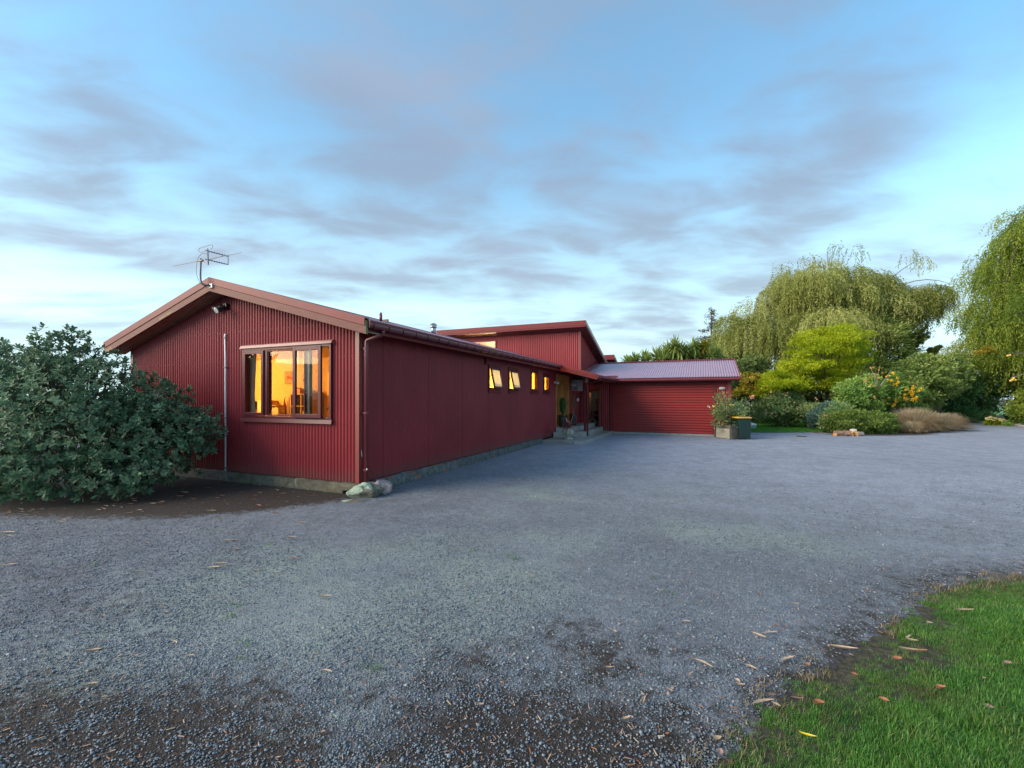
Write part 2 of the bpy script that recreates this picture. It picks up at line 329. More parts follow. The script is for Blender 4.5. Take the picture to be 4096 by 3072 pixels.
DRIVE = [(-30, -16), (16, -16), (40, -2), (40, 16), (33, 26), (26.5, 31.0), (23.8, 34.2), (20.6, 37.5), (17.0, 36.0), (19.6, 28.4), (18.9, 26.6), (17.4, 25.0), (16.2, 23.4), (14.9, 20.8), (13.0, 19.4), (11.5, 19.0), (11.0, 20.4), (9.1, 19.3), (7.9, 18.9), (6.6, 19.3), (6.6, 15.6), (-6, 15.6), (-6, 3), (-30, 3)]
def grid_poly(poly, x0, x1, y0, y1, st):
    xs = np.arange(x0, x1 + st/2, st); ys = np.arange(y0, y1 + st/2, st); X, Y = np.meshgrid(xs, ys, indexing='ij'); nx, ny = X.shape
    d = sdf(poly, X, Y); keep = d < st * 0.9
    I = np.arange(nx*ny).reshape(nx, ny); q = keep[:-1, :-1] & keep[1:, :-1] & keep[1:, 1:] & keep[:-1, 1:]
    F = np.stack([I[:-1, :-1][q], I[1:, :-1][q], I[1:, 1:][q], I[:-1, 1:][q]], 1)
    return X.ravel(), Y.ravel(), F
def compact(V, F, *attrs):
    u, inv = np.unique(F.ravel(), return_inverse=True); return (V[u], inv.reshape(F.shape)) + tuple(a[u] for a in attrs)
def gravel_material():
    m, nt, b, out = mat_new('blue grey drive gravel'); N = nt.nodes.new; L = nt.links.new
    tc = N('ShaderNodeTexCoord'); V = tc.outputs['Object']
    def noise(s, d=5, r=0.6, w=None):
        n = N('ShaderNodeTexNoise'); n.inputs['Scale'].default_value = s; n.inputs['Detail'].default_value = d; n.inputs['Roughness'].default_value = r; L(V, n.inputs['Vector']); return n.outputs['Fac']
    def mr(x, a, c, e=0.0, f=1.0):
        n = N('ShaderNodeMapRange'); n.interpolation_type = 'SMOOTHSTEP'; n.inputs[1].default_value = a; n.inputs[2].default_value = c; n.inputs[3].default_value = e; n.inputs[4].default_value = f; L(x, n.inputs[0]); return n.outputs[0]
    def mix(f, a, c, mode='MIX'):
        n = N('ShaderNodeMix'); n.data_type = 'RGBA'; n.blend_type = mode
        for i, v in ((0, f), (6, a), (7, c)):
            if isinstance(v, (int, float)): n.inputs[i].default_value = v
            elif isinstance(v, tuple): n.inputs[i].default_value = rgba(v)
            else: L(v, n.inputs[i])
        return n.outputs[2]
    def ma(op, a, c):
        n = N('ShaderNodeMath'); n.operation = op
        for i, v in enumerate((a, c)):
            if isinstance(v, (int, float)): n.inputs[i].default_value = v
            else: L(v, n.inputs[i])
        return n.outputs[0]
    def vor(s):
        v = N('ShaderNodeTexVoronoi'); v.inputs['Scale'].default_value = s; L(V, v.inputs['Vector']); return v
    v1 = vor(105); v2 = vor(46)
    sep = N('ShaderNodeSeparateColor'); L(v1.outputs['Color'], sep.inputs[0])
    stone = mix(sep.outputs[0], (0.122, 0.142, 0.176), (0.262, 0.296, 0.345))
    stone = mix(mr(noise(0.9, 5), 0.35, 0.7), stone, (0.80, 0.82, 0.86), 'MULTIPLY')
    stone = mix(mr(v1.outputs['Distance'], 0.30, 0.75), stone, (0.52, 0.52, 0.54), 'MULTIPLY')
    def att(n):
        a = N('ShaderNodeAttribute'); a.attribute_name = n; return a.outputs['Fac']
    stone = mix(att('fresh'), stone, mix(sep.outputs[1], (0.285, 0.305, 0.385), (0.42, 0.44, 0.535)))  # paints the grazing sky sheen of distant gravel into the stone colour
    stone = mix(mr(noise(9, 8, 0.85), 0.30, 0.70, 0.0, 1.0), mix(0.42, stone, (0.05, 0.05, 0.06)), mix(0.16, stone, (0.62, 0.64, 0.68)))
    stone = mix(mr(noise(1.7, 7, 0.75), 0.40, 0.66, 0.0, 0.35), stone, (0.085, 0.085, 0.09))
    # green grey film of lichen on settled gravel
    li = mr(ma('ADD', att('lichen'), ma('ADD', ma('MULTIPLY', ma('SUBTRACT', noise(4.0, 9, 0.8), 0.5), 1.5), ma('MULTIPLY', ma('SUBTRACT', sep.outputs[2], 0.5), 0.75))), 0.40, 0.75)
    stone = mix(ma('MULTIPLY', li, 0.8), stone, mix(noise(90, 3), (0.17, 0.215, 0.185), (0.32, 0.375, 0.325)))
    # dark soil showing
    soil = mix(mr(noise(30, 6, 0.7), 0.35, 0.7), (0.014, 0.011, 0.009), (0.058, 0.042, 0.036))
    dm = mr(ma('ADD', att('dirt'), ma('MULTIPLY', ma('SUBTRACT', noise(7.0, 10, 0.82), 0.5), 1.9)), 0.36, 0.78)
    col = mix(dm, stone, soil)
    col = mix(mr(noise(330, 2), 0.62, 0.72, 0, 0.25), col, (0.45, 0.40, 0.33))
    L(col, b.inputs['Base Color']); b.inputs['Roughness'].default_value = 0.82; b.inputs['Specular IOR Level'].default_value = 0.35
    h = ma('ADD', ma('MULTIPLY', v1.outputs['Distance'], -0.7), ma('ADD', ma('MULTIPLY', v2.outputs['Distance'], -0.5), ma('MULTIPLY', noise(140, 3), 0.5)))
    bp = N('ShaderNodeBump'); bp.inputs['Strength'].default_value = 0.75; bp.inputs['Distance'].default_value = 0.012; L(h, bp.inputs['Height']); L(bp.outputs[0], b.inputs['Normal'])
    return m
def dirt_lichen(X, Y):
    dl = sdf(LITTER, X, Y); dg = sdf(GRASS, X, Y)
    dirt = np.clip(0.80 - dl * 1.15, 0, 1.3)
    dirt = np.maximum(dirt, np.clip(0.95 - dg * 0.85, 0, 1.2) * (0.30 + 0.9 * fbm(X, Y, 5, 1.1)))
    # worn dark soil along the bottom right foreground
    dc = np.hypot((X - 5.0) / 1.9, (Y + 3.6) / 1.15); dirt = np.maximum(dirt, np.clip(1.2 - dc, 0, 0.75) * (0.15 + 1.1 * fbm(X, Y, 9, 2.4, 5)))
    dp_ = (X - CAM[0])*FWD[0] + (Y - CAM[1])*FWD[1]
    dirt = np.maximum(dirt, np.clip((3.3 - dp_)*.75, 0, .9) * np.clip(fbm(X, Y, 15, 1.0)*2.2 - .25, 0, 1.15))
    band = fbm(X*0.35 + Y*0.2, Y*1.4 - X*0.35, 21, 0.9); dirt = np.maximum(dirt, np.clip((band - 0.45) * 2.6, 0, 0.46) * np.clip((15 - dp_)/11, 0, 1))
    # soil kept along the garden beds at the far side
    db = edge_dist(DRIVE[9:16], X, Y, False); dirt = np.maximum(dirt, np.clip(0.95 - db * 0.75, 0, 0.9))
    lich = np.clip((fbm(X, Y, 33, 0.75) - 0.40) * 2.0, 0, .75) * np.clip(1 - np.maximum(np.hypot(X - 4, Y + 2) - 3.5, 0) / 3.5, 0, 1)
    return dirt, lich
gm = gravel_material()
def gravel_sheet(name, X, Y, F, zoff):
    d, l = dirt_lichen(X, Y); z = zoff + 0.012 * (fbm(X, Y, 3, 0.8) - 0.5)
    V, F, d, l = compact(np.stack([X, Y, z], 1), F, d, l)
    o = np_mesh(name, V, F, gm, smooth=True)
    far_sheen = np.clip((V[:, 1] + .4*V[:, 0] - 1.5)/7.5, 0, 1) * (.55 + .45*fbm(V[:, 0], V[:, 1], 61, .35))  # mask grows away from the camera, where the sky sheen is painted in
    for nm, a in (('dirt', d), ('lichen', l), ('fresh', far_sheen)):
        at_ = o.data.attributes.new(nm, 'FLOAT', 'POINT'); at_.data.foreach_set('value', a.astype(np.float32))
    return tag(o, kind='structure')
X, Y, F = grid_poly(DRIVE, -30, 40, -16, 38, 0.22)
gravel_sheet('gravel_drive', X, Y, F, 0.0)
gmat = simple('rough paddock ground', (0.045, 0.055, 0.02), 0.95, col2=(0.085, 0.10, 0.035), vscale=1.5, bump=0.5, bscale=20)
me = MB()
rings = [0, 20, 60, 160, 500, 1500]
V = [(8, 12, -0.035)] + [(8 + r*math.cos(t), 12 + r*math.sin(t), -0.035) for r in rings[1:] for t in np.linspace(0, 2*math.pi, 49)[:-1]]
Fg = [(0, 1 + k, 1 + (k+1) % 48) for k in range(48)] + [(1+i*48+k, 1+(i+1)*48+k, 1+(i+1)*48+(k+1) % 48, 1+i*48+(k+1) % 48) for i in range(4) for k in range(48)]
tag(me.add(V, Fg).build('ground', gmat), kind='structure')
soilm = simple('dark garden soil', (0.03, 0.022, 0.016), 0.95, col2=(0.075, 0.05, 0.035), vscale=14, bump=0.6, bscale=30)
# garden soil lies under the beds at the far side
bed = [(11.3, 18.6), (13.0, 19.2), (15.0, 20.6), (16.4, 23.2), (18.9, 26.4), (19.6, 28.6), (17, 36), (22, 46), (30, 48), (33, 30.5), (34, 50), (12, 50), (11.6, 30), (12, 22)]
tag(MB().add([(x, y, -0.012) for x, y in [(11.3,18.4),(13.0,19.3),(15.0,20.7),(16.3,23.3),(19.0,26.5),(19.6,28.4),(17,36),(14,44),(11.5,40),(12,22)]], [tuple(range(10))]).build('garden_bed', soilm), kind='structure')
tag(MB().add([(x, y, 0.03) for x, y in [(20.4,37.6),(23.9,34.5),(26.7,31.3),(33.2,26.4),(42,40),(30,52),(18,48)]], [tuple(range(7))]).build('garden_bed', soilm), kind='structure')
lawnm = simple('mown lawn', (0.06, 0.18, 0.018), 0.9, col2=(0.10, 0.27, 0.03), vscale=6, bump=0.6, bscale=120)
LAWN = [(6.5, 19.2), (7.9, 18.8), (9.1, 19.2), (11.1, 20.5), (12.2, 23.5), (12.5, 30), (12.0, 36), (3, 36), (6.5, 26)]
tag(MB().add([(x, y, 0.012) for x, y in LAWN], [tuple(range(len(LAWN)))]).build('lawn', lawnm), kind='structure')
paddock = simple('bright far paddock', (0.10, 0.22, 0.06), 0.9, col2=(0.15, 0.27, 0.08), vscale=0.5)
tag(MB().add([(20, 60, 0.0), (55, 45, 0.0), (90, 100, 0.0), (30, 120, 0.0)], [(0, 1, 2, 3)]).build('paddock', paddock), kind='structure')
turf = simple('soil and thatch under the near grass', (0.022, 0.019, 0.012), 0.95, col2=(0.085, 0.075, 0.035), vscale=22, bump=0.7, bscale=90)
X, Y, F = grid_poly(GRASS, 5, 14, -8, 0.6, 0.1)
V, F = compact(np.stack([X, Y, np.clip(-sdf(GRASS, X, Y), -0.3, 0.4) * 0.05 + 0.001], 1), F)
tag(np_mesh('grass_verge', V, F, turf, smooth=True), kind='structure')

# ------------------------------------------------------------------ the house
HOUSE = thing('house', (0, 0, 0), 'dark red corrugated house with a long gabled wing and a taller block behind', 'house')
GAR = thing('garage', (3.8, 15.65, 0), 'attached red garage with wide sectional door and lavender sheen roof', 'garage')
def prof(t, per, kind='sine'):
    return math.sin(2 * math.pi * t / per)
def corrugated(name, org, u, v0, v1, nrm, us, per, amp, mat, parent, off=0.0, thick=True):
    """sheet whose ribs run along v: u positions us; v0(u), v1(u) give its ends in 3-D along dir v"""
    V = []; F = []; n = len(us)
    o_ = np.array(org, float); u = np.array(u, float); nr = np.array(nrm, float)
    for a in us:
        h = amp * prof(a, per) + off; b = o_ + u * a + nr * h
        V += [b + np.array(v0(a)), b + np.array(v1(a))]
    F = [(2*i, 2*i+2, 2*i+3, 2*i+1) for i in range(n-1)]
    m = MB().add(V, F); o = m.build(name, mat, parent, smooth=True)
    return o
def steps(a, b, per, k=8):
    n = max(2, int(round((b - a) / per * k))); return [a + (b - a) * i / n for i in range(n + 1)]
PER, AMP, SHEET = 0.076, 0.0115, 0.762
def wall_sheets(parent, org, u, nrm, regions, mat, per=PER, amp=AMP, sheet=SHEET, k=8, u_start=0.0):
    """regions: (u0,u1,zlo(u),zhi(u)); every lapped sheet of each region is one mesh"""
    for (u0, u1, zl, zh) in regions:
        i = math.floor((u0 - u_start) / sheet + 1e-6); a = u0
        while a < u1 - 1e-4:
            b = min(u1, u_start + (i + 1) * sheet)
            if b - a > 0.02:
                lap = 0.02 if b < u1 - 1e-4 else 0.0
                us = steps(a, b + lap, per, k)
                corrugated('cladding_sheet', org, u, lambda q: (0, 0, zl(q)), lambda q: (0, 0, zh(q)), nrm, us, per, amp, mat, parent, off=0.0025 * (i % 2))
            a = b; i += 1
def screw_row(parent, org, u, nrm, a, b, z, step=0.152, skip=None, r=0.0065):
    mb = MB(); o_ = np.array(org, float); u = np.array(u, float); nr = np.array(nrm, float); t = a
    while t < b:
        if not (skip and skip(t, z)):
            c = o_ + u * t + nr * 0.011 + np.array([0, 0, z + random.uniform(-.006, .006)])
            side = np.cross(nr, [0, 0, 1]); mb.obox(c, side * r, np.array([0, 0, 1.0]) * r, nr * 0.005)
        t += step
    if mb.v: tag(mb.build('screw_row', M['screw'], parent), kind='stuff')
# profile of the gabled wing
XL, YB, RIDGE_X = -6.74, 15.65, -3.40
def roof_z(x): return 4.04 - (0.275 * (x - RIDGE_X) if x > RIDGE_X else 0.303 * (RIDGE_X - x))
def soff_z(x): return roof_z(x) - 0.20
WX0, WX1, WZ0, WZ1 = -2.93, -0.60, 1.29, 2.66     # gable window casing
gw = MB().box(XL + .02, -0.02, 0.03, 0.10, 0.15, 1.2).box(XL + .02, WX0, 0.03, 0.10, 1.2, 2.7).box(WX1, -0.02, 0.03, 0.10, 1.2, 2.7)
gw.prism([(XL + .02, 0.03, 2.70), (-0.02, 0.03, 2.70), (RIDGE_X, 0.03, 3.70)], (0, 0.07, 0))
gable = gw.build('gable_wall', M['red'], HOUSE)
O = (0, 0, 0)
base = lambda q: 0.195
wall_sheets(gable, O, (1, 0, 0), (0, -1, 0), [
    (XL, WX0, base, lambda q: soff_z(q) + .02), (WX0, WX1, base, lambda q: WZ0 + .02), (WX0, WX1, lambda q: WZ1 - .02, lambda q: soff_z(q) + .02),
    (WX1, -0.02, base, lambda q: soff_z(q) + .02)], M['red'], u_start=XL)
for z in (0.62, 1.22, 1.83, 2.42, 3.02):
    screw_row(gable, O, (1, 0, 0), (0, -1, 0), XL + .05, -0.1, z, skip=lambda t, zz: zz > soff_z(t) - .1 or (WX0 - .03 < t < WX1 + .03 and WZ0 - .06 < zz < WZ1 + .1))
# corner flashings
MB().box(-0.075, 0.018, -0.018, -0.012, 0.19, 2.84).box(0.012, 0.018, -0.018, 0.04, 0.19, 2.84).build('corner_flashing', M['corner'], HOUSE)
MB().box(XL - .018, XL + .07, -0.018, -0.012, 0.19, 2.84).box(XL - .018, XL - .012, -0.012, 0.07, 0.19, 2.84).build('corner_flashing', M['corner'], HOUSE)
# side wall (faces +X), windows cut out
SW = [('A', 5.16, 5.96, 1.915, 2.605), ('B', 6.59, 7.39, 1.915, 2.605), ('C', 8.56, 9.33, 1.915, 2.69), ('D', 9.95, 10.66, 1.915, 2.60), ]
DOOR = (11.52, 13.50, 0.50, 2.70); W3 = (14.95, 15.55, 1.92, 2.58)
holes = [(a, b, z0, z1) for _, a, b, z0, z1 in SW] + [DOOR, W3]
sm = MB(); t = 0.04
for (a, b, z0, z1) in holes:
    sm.box(-0.10, -0.03, t, a, 0.15, 2.88); sm.box(-0.10, -0.03, a, b, z1, 2.88)
    if z0 > 0.5: sm.box(-0.10, -0.03, a, b, 0.15, z0)
    t = b
sm.box(-0.10, -0.03, t, YB, 0.15, 2.88)
side = sm.build('side_wall', M['red'], HOUSE)
reg = []; t = 0.02; top = lambda q: 2.875
cn = lambda c: (lambda q: c)
for (a, b, z0, z1) in holes:
    reg.append((t, a, cn(0.205) if t < 10 else cn(0.30), top)); reg.append((a, b, cn(z1 - .02), top))
    if z0 > 0.5: reg.append((a, b, cn(0.205), cn(z0 + .02)))
    t = b
reg.append((t, YB - .02, cn(0.44), top))
wall_sheets(side, O, (0, 1, 0), (1, 0, 0), reg, M['red'], k=6, u_start=-0.14)
for z in (0.55, 1.17, 1.72, 2.28):
    screw_row(side, O, (0, 1, 0), (1, 0, 0), 0.33, 11.4, z, step=0.19, skip=lambda t, zz: any(a - .06 < t < b + .06 and z0 - .05 < zz < z1 + .05 for a, b, z0, z1 in holes))
# left side wall and inner lining closing the wing
MB().box(XL, XL + .07, 0.12, YB, 0.15, 2.85).build('side_wall', M['red'], HOUSE)
# roof of the wing: lapped sheets on both slopes
roof = MB().prism([(-7.02, -0.36, roof_z(-7.02) - .03), (RIDGE_X, -0.36, 4.04 - .03), (0.46, -0.36, roof_z(0.46) - .03), (0.46, -0.36, roof_z(.46) - .05), (RIDGE_X, -0.36, 3.98), (-7.02, -0.36, roof_z(-7.02) - .05)], (0, YB + .36 - .05, 0)).build('roof', M['soffit_dark'], HOUSE)
def roof_sheets(parent, x_hi, x_lo, z_hi, z_lo, y0, y1, mat):
    a = y0; i = 0
    while a < y1 - .05:
        b = min(y1, a + SHEET); us = steps(a, b, PER, 4)
        corrugated('roof_sheet', (0, 0, 0), (0, 1, 0), lambda q: (x_hi, 0, z_hi), lambda q: (x_lo, 0, z_lo), (0, 0, 1), us, PER, AMP, mat, parent, off=0.002 * (i % 2)); a = b; i += 1
roof_sheets(roof, RIDGE_X, 0.50, 4.03, roof_z(0.50) + .0, -0.36, 10.72, M['red_roof'])
roof_sheets(roof, RIDGE_X, 1.93, 4.03, roof_z(1.93) + .0, 10.72, YB - .02, M['red_roof'])
roof_sheets(roof, RIDGE_X, -7.08, 4.03, roof_z(-7.08), -0.36, YB - .02, M['red_roof'])
MB().prism([(RIDGE_X - .16, -0.37, 4.015), (RIDGE_X, -0.37, 4.065), (RIDGE_X + .16, -0.37, 4.018), (RIDGE_X + .16, -.37, 4.00), (RIDGE_X, -.37, 4.05), (RIDGE_X - .16, -.37, 4.0)], (0, YB + .33, 0)).build('ridge_cap', M['red_roof'], roof)
# barge boards (two tiers) and soffit of the gable
def raked(name, x0, x1, dz0, dz1, y0, y1, mat, parent, f=roof_z):
    return MB().prism([(x0, y0, f(x0) + dz0), (x1, y0, f(x1) + dz0), (x1, y0, f(x1) + dz1), (x0, y0, f(x0) + dz1)], (0, y1 - y0, 0)).build(name, mat, parent)
for x0, x1 in ((-7.06, RIDGE_X), (RIDGE_X, 0.47)):
    raked('barge_board', x0, x1, -0.245, -0.115, -0.385, -0.355, M['red_timber'], HOUSE)
    raked('barge_flashing', x0, x1 + (0.0 if x1 < 0 else -.01), -0.108, 0.012, -0.397, -0.372, M['red_trim'], HOUSE)
    raked('barge_capping', x0, x1, 0.013, 0.026, -0.397, -0.30, M['red_trim'], HOUSE)
# bare flaked patch on the left barge board
raked('flaked_patch', -5.0, -4.55, -0.235, -0.185, -0.3875, -0.3855, M['bare_timber'], HOUSE)
raked('flaked_patch', -7.03, -6.75, -0.24, -0.17, -0.3875, -0.3855, M['bare_timber'], HOUSE)
MB().box(0.47, 0.476, -0.385, -0.33, roof_z(.47) - .245, roof_z(.47) - .02).build('board_end', simple('mossy end grain', (0.17, 0.19, 0.08), 0.9, var=0.3, vscale=40), HOUSE)
for x0, x1 in ((-7.05, RIDGE_X), (RIDGE_X, 0.44)):
    for j, (ya, yb) in enumerate(((-0.353, -0.245), (-0.241, -0.13), (-0.126, 0.02))):
        raked('soffit_board', x0, x1, -0.215, -0.20, ya, yb, M['soffit'], HOUSE)
# eaves: fascia, gutter with straps
MB().box(0.375, 0.40, -0.33, 10.70, 2.775, 2.93).build('fascia', M['red_trim'], HOUSE)
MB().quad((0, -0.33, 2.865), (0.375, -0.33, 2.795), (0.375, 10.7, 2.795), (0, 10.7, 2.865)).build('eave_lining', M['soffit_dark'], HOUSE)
def gutter_profile(n=9):
    o_ = [(0.0, -0.005), (0.0, -0.10)]
    o_ += [(0.065 + 0.058 * math.cos(t), -0.068 + 0.062 * math.sin(t)) for t in np.linspace(-math.pi*0.62, 0.30, n)]
    o_ += [(0.127, -0.002), (0.118, -0.002), (0.116, -0.03)]
    o_ += [(0.065 + 0.05 * math.cos(t), -0.068 + 0.054 * math.sin(t)) for t in np.linspace(0.0, -math.pi*0.62, n)]
    o_ += [(0.012, -0.09), (0.012, -0.005)]; return o_
def gutter(name, p, q, out, mat, parent, straps=(), scale=1.0):
    p = np.array(p, float); q = np.array(q, float); out = np.array(out, float); pr_ = [(a*scale, b*scale) for a, b in gutter_profile()]; n = len(pr_)
    V = [e + out * a + np.array([0, 0, b]) for e in (p, q) for a, b in pr_]
    F = [(i, (i+1) % n, n + (i+1) % n, n + i) for i in range(n)]
    g = MB().add(V, F); k0 = [0, 1] + list(range(2, 11))
    g.add([V[i] for i in range(0, 12)], [tuple(range(12))]); g.add([V[n + i] for i in range(0, 12)], [tuple(range(12))])
    o = g.build(name, mat, parent, smooth=False); d = (q - p) / np.linalg.norm(q - p)
    for s in straps:
        c = p + d * s; ring = [c + out * (0.065 + 0.064 * math.cos(t)) * scale + np.array([0, 0, (-0.068 + 0.068 * math.sin(t)) * scale]) for t in np.linspace(-math.pi*0.62, 0.35, 10)]
        MB().tube(ring, 0.006, 5).build('gutter_strap', M['strap'], o)
    return o
gutter('gutter', (0.402, -0.335, 2.965), (0.402, 10.64, 2.985), (1, 0, 0), M['red_pvc'], HOUSE, straps=[0.1 + 0.40 * i for i in range(27)])
MB().box(0.45, 0.52, -0.336, -0.334, 2.84, 2.96).build('gutter_end', M['red_pvc'], HOUSE)
# downpipe at the near corner
dp = MB().tube([(0.465, 0.06, 2.90), (0.465, 0.06, 2.80), (0.452, 0.058, 2.775), (0.14, 0.05, 2.70), (0.118, 0.05, 2.675), (0.115, 0.05, 2.6), (0.115, 0.05, 0.10)], 0.034, 12).build('downpipe', M['red_pvc'], HOUSE, smooth=True)
for z in (2.55, 1.42, 0.42): MB().tube([(0.115, 0.05, z - .018), (0.115, 0.05, z + .018)], 0.041, 12).box(0.0, 0.09, 0.03, 0.07, z - .012, z + .012).build('pipe_bracket', M['red_pvc'], dp)
MB().tube([(0.115, 0.05, 2.40), (0.115, 0.05, 2.5)], 0.038, 12).build('pipe_collar', M['red_pvc'], dp)
MB().ball((0.152, 0.02, 0.44), 0.014).build('screw_cap', M['white'], dp)
# paint chip on the shaded corner strip
MB().add([(0.022, 0.03, 0.78), (0.022, 0.045, 0.70), (0.022, 0.05, 0.64), (0.022, 0.032, 0.66), (0.022, 0.02, 0.74)], [(0, 1, 2, 3, 4)]).build('paint_chip', M['white'], HOUSE)

# porch roof: the wing's slope runs on outwards
PX, PY0, PY1 = 1.88, 10.74, 15.15
MB().prism([(0.46, PY0 - .03, roof_z(0.46) + .02), (1.90, PY0 - .03, roof_z(1.90) + .02), (1.90, PY0 - .03, roof_z(1.90) - .19), (0.40, PY0 - .03, roof_z(0.40) - .215)], (0, 0.03, 0)).build('barge_board', M['red_trim'], HOUSE)
MB().prism([(0.46, PY0 - .045, roof_z(0.46) + .03), (1.90, PY0 - .045, roof_z(1.90) + .03), (1.90, PY0 - .045, roof_z(1.90) - .08), (0.46, PY0 - .045, roof_z(0.46) - .08)], (0, 0.014, 0)).build('barge_flashing', M['red_trim'], HOUSE)
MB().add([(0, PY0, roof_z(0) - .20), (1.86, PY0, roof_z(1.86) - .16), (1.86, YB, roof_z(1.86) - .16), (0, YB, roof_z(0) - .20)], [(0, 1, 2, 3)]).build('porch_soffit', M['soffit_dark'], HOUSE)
MB().box(1.80, 1.835, PY0, 15.20, 2.40, 2.53).build('fascia', M['red_trim'], HOUSE)
gutter('gutter', (1.84, PY0 - .02, 2.575), (1.84, 15.10, 2.585), (1, 0, 0), M['red_pvc'], HOUSE, straps=[0.12 + 0.42*i for i in range(11)])
MB().box(0.97, 1.05, 12.38, 15.4, 2.40, 2.53).build('porch_beam', M['red_trim'], HOUSE)
MB().box(1.06, 1.16, 12.22, 12.36, 2.34, 2.52).build('beam_end', simple('pale bare beam end', (0.42, 0.40, 0.34), 0.8, var=0.25, vscale=30), HOUSE)
post = MB().box(1.0, 1.09, 12.25, 12.34, 0.14, 2.36).build('porch_post', M['red_trim'], HOUSE, bevel=0.006)
MB().box(1.005, 1.085, 12.235, 12.25, 0.14, 0.36).build('post_shoe', M['red_pvc'], post)
MB().tube([(1.95, 10.9, 2.46), (1.93, 10.95, 2.40), (1.30, 12.2, 2.33), (1.18, 12.25, 2.28), (1.16, 12.25, 2.2), (1.16, 12.25, 0.13)], 0.036, 10).build('downpipe', M['red_pvc'], HOUSE, smooth=True)
MB().box(0.96, 1.06, 15.40, 15.50, 0.14, 2.52).build('porch_post', M['corner'], HOUSE, bevel=0.006)
# bracket foot of the back post
MB().box(0.97, 1.07, 15.37, 15.40, 0.12, 0.34).build('post_shoe', M['galv'], HOUSE)

# ---- windows of the gable and the side wall
def framed(name, parent, ax, c0, c1, z0, z1, n0, n1, w, mat):
    """a rectangular frame in the plane X (ax=0) or Y (ax=1); n0..n1 is its depth range along the normal"""
    mb = MB()
    def b(a, c, za, zc):
        if ax == 1: mb.box(a, c, n0, n1, za, zc)
        else: mb.box(n0, n1, a, c, za, zc)
    b(c0, c0 + w, z0, z1); b(c1 - w, c1, z0, z1); b(c0 + w, c1 - w, z0, z0 + w); b(c0 + w, c1 - w, z1 - w, z1)
    return mb.build(name, mat, parent, bevel=0.004)
win = framed('window', HOUSE, 1, WX0, WX1, WZ0, WZ1, -0.052, 0.10, 0.045, M['alu'])
MB().prism([(WX0 - .03, -0.085, WZ1 + .005), (WX0 - .03, 0.0, WZ1 + .005), (WX0 - .03, 0.0, WZ1 + .085), (WX0 - .03, -0.055, WZ1 + .06)], (WX1 - WX0 + .06, 0, 0)).build('head_flashing', M['flash'], win)
MB().prism([(WX0 - .02, -0.072, WZ0 - .075), (WX0 - .02, 0.0, WZ0 - .075), (WX0 - .02, 0.0, WZ0 - .002), (WX0 - .02, -0.058, WZ0 - .002)], (WX1 - WX0 + .04, 0, 0)).build('sill', M['alu'], win)
MB().box(-2.30, -2.225, -0.045, 0.06, WZ0 + .058, WZ1 - .058).build('mullion', M['alu'], win)
MB().box(-1.255, -1.175, 0.0, 0.07, WZ0 + .058, WZ1 - .058).build('mullion', M['black'], win)
s1 = framed('sash', win, 1, -2.872, -2.30, WZ0 + .05, WZ1 - .05, -0.072, -0.03, 0.062, M['alu'])
framed('sash', win, 1, -1.485, -0.79, WZ0 + .03, WZ1 - .03, -0.105, -0.062, 0.07, M['alu'])
framed('glazing_bead', win, 1, -2.225, -1.255, WZ0 + .055, WZ1 - .055, -0.035, 0.0, 0.022, M['alu'])
for a, b, y in ((-2.81, -2.36, -0.05), (-2.205, -1.275, -0.015), (-1.415, -0.86, -0.08)):
    MB().box(a, b, y - .003, y + .003, WZ0 + .07, WZ1 - .07).build('pane', M['glass'], win)
# side windows: A, B top hung and open, C, D small fixed
for k, (nm, a, b, z0, z1) in enumerate(SW):
    w = framed('window', HOUSE, 0, a, b, z0, z1, -0.09, 0.028, 0.07 if nm in 'AB' else 0.10, M['alu'])
    MB().box(0.0, 0.045, a - .01, b + .01, z0 - .07, z0 - .003).build('sill', M['red_trim'], w)
    MB().box(0.0, 0.04, a - .01, b + .01, z1 + .003, z1 + .05).build('head_flashing', M['red_trim'], w)
    if nm in 'AB':
        ang = 0.20; c0, c1, h = a + .10, b - .075, z1 - z0 - .10; hz = z1 - .055
        sash = MB(); ca, sa = math.cos(ang), math.sin(ang)
        P = lambda y, d, o_: (0.03 + d * sa + o_ * ca, y, hz - d * ca + o_ * sa)
        def slab(y0, y1, d0, d1, o0, o1, mb):
            mb.add([P(y0,d0,o0),P(y1,d0,o0),P(y1,d1,o0),P(y0,d1,o0),P(y0,d0,o1),P(y1,d0,o1),P(y1,d1,o1),P(y0,d1,o1)],[(0,3,2,1),(4,5,6,7),(0,1,5,4),(1,2,6,5),(2,3,7,6),(3,0,4,7)])
        for r_ in ((c0, c0+.05, 0, h), (c1-.05, c1, 0, h), (c0+.05, c1-.05, 0, .055), (c0+.05, c1-.05, h-.05, h)): slab(*r_, -0.015, 0.02, sash)
        so = sash.build('sash', M['alu'], w)
        pn = MB(); slab(c0+.045, c1-.045, .05, h-.045, -0.003, 0.003, pn); pn.build('pane', M['frost'], w)
        MB().bar((0.0, a + .10, z1 - .33), P(a + .10, .2, -.01), .012, .012).build('stay', M['darkmetal'], w)
    else:
        MB().box(-0.03, -0.024, a + .10, b - .10, z0 + .10, z1 - .10).build('pane', M['glass'], w)
w = framed('window', HOUSE, 0, W3[0], W3[1], W3[2], W3[3], -0.09, 0.028, 0.05, M['alu'])
MB().obox((0.10, 15.25, 2.26), (0, .24, 0), (0.005, 0, 0), (0.06, 0, -0.28)).build('pane', M['glass'], w)
MB().bar((0.03, 15.50, 2.55), (0.17, 15.50, 2.02), .035, .035).build('sash', M['black'], w)
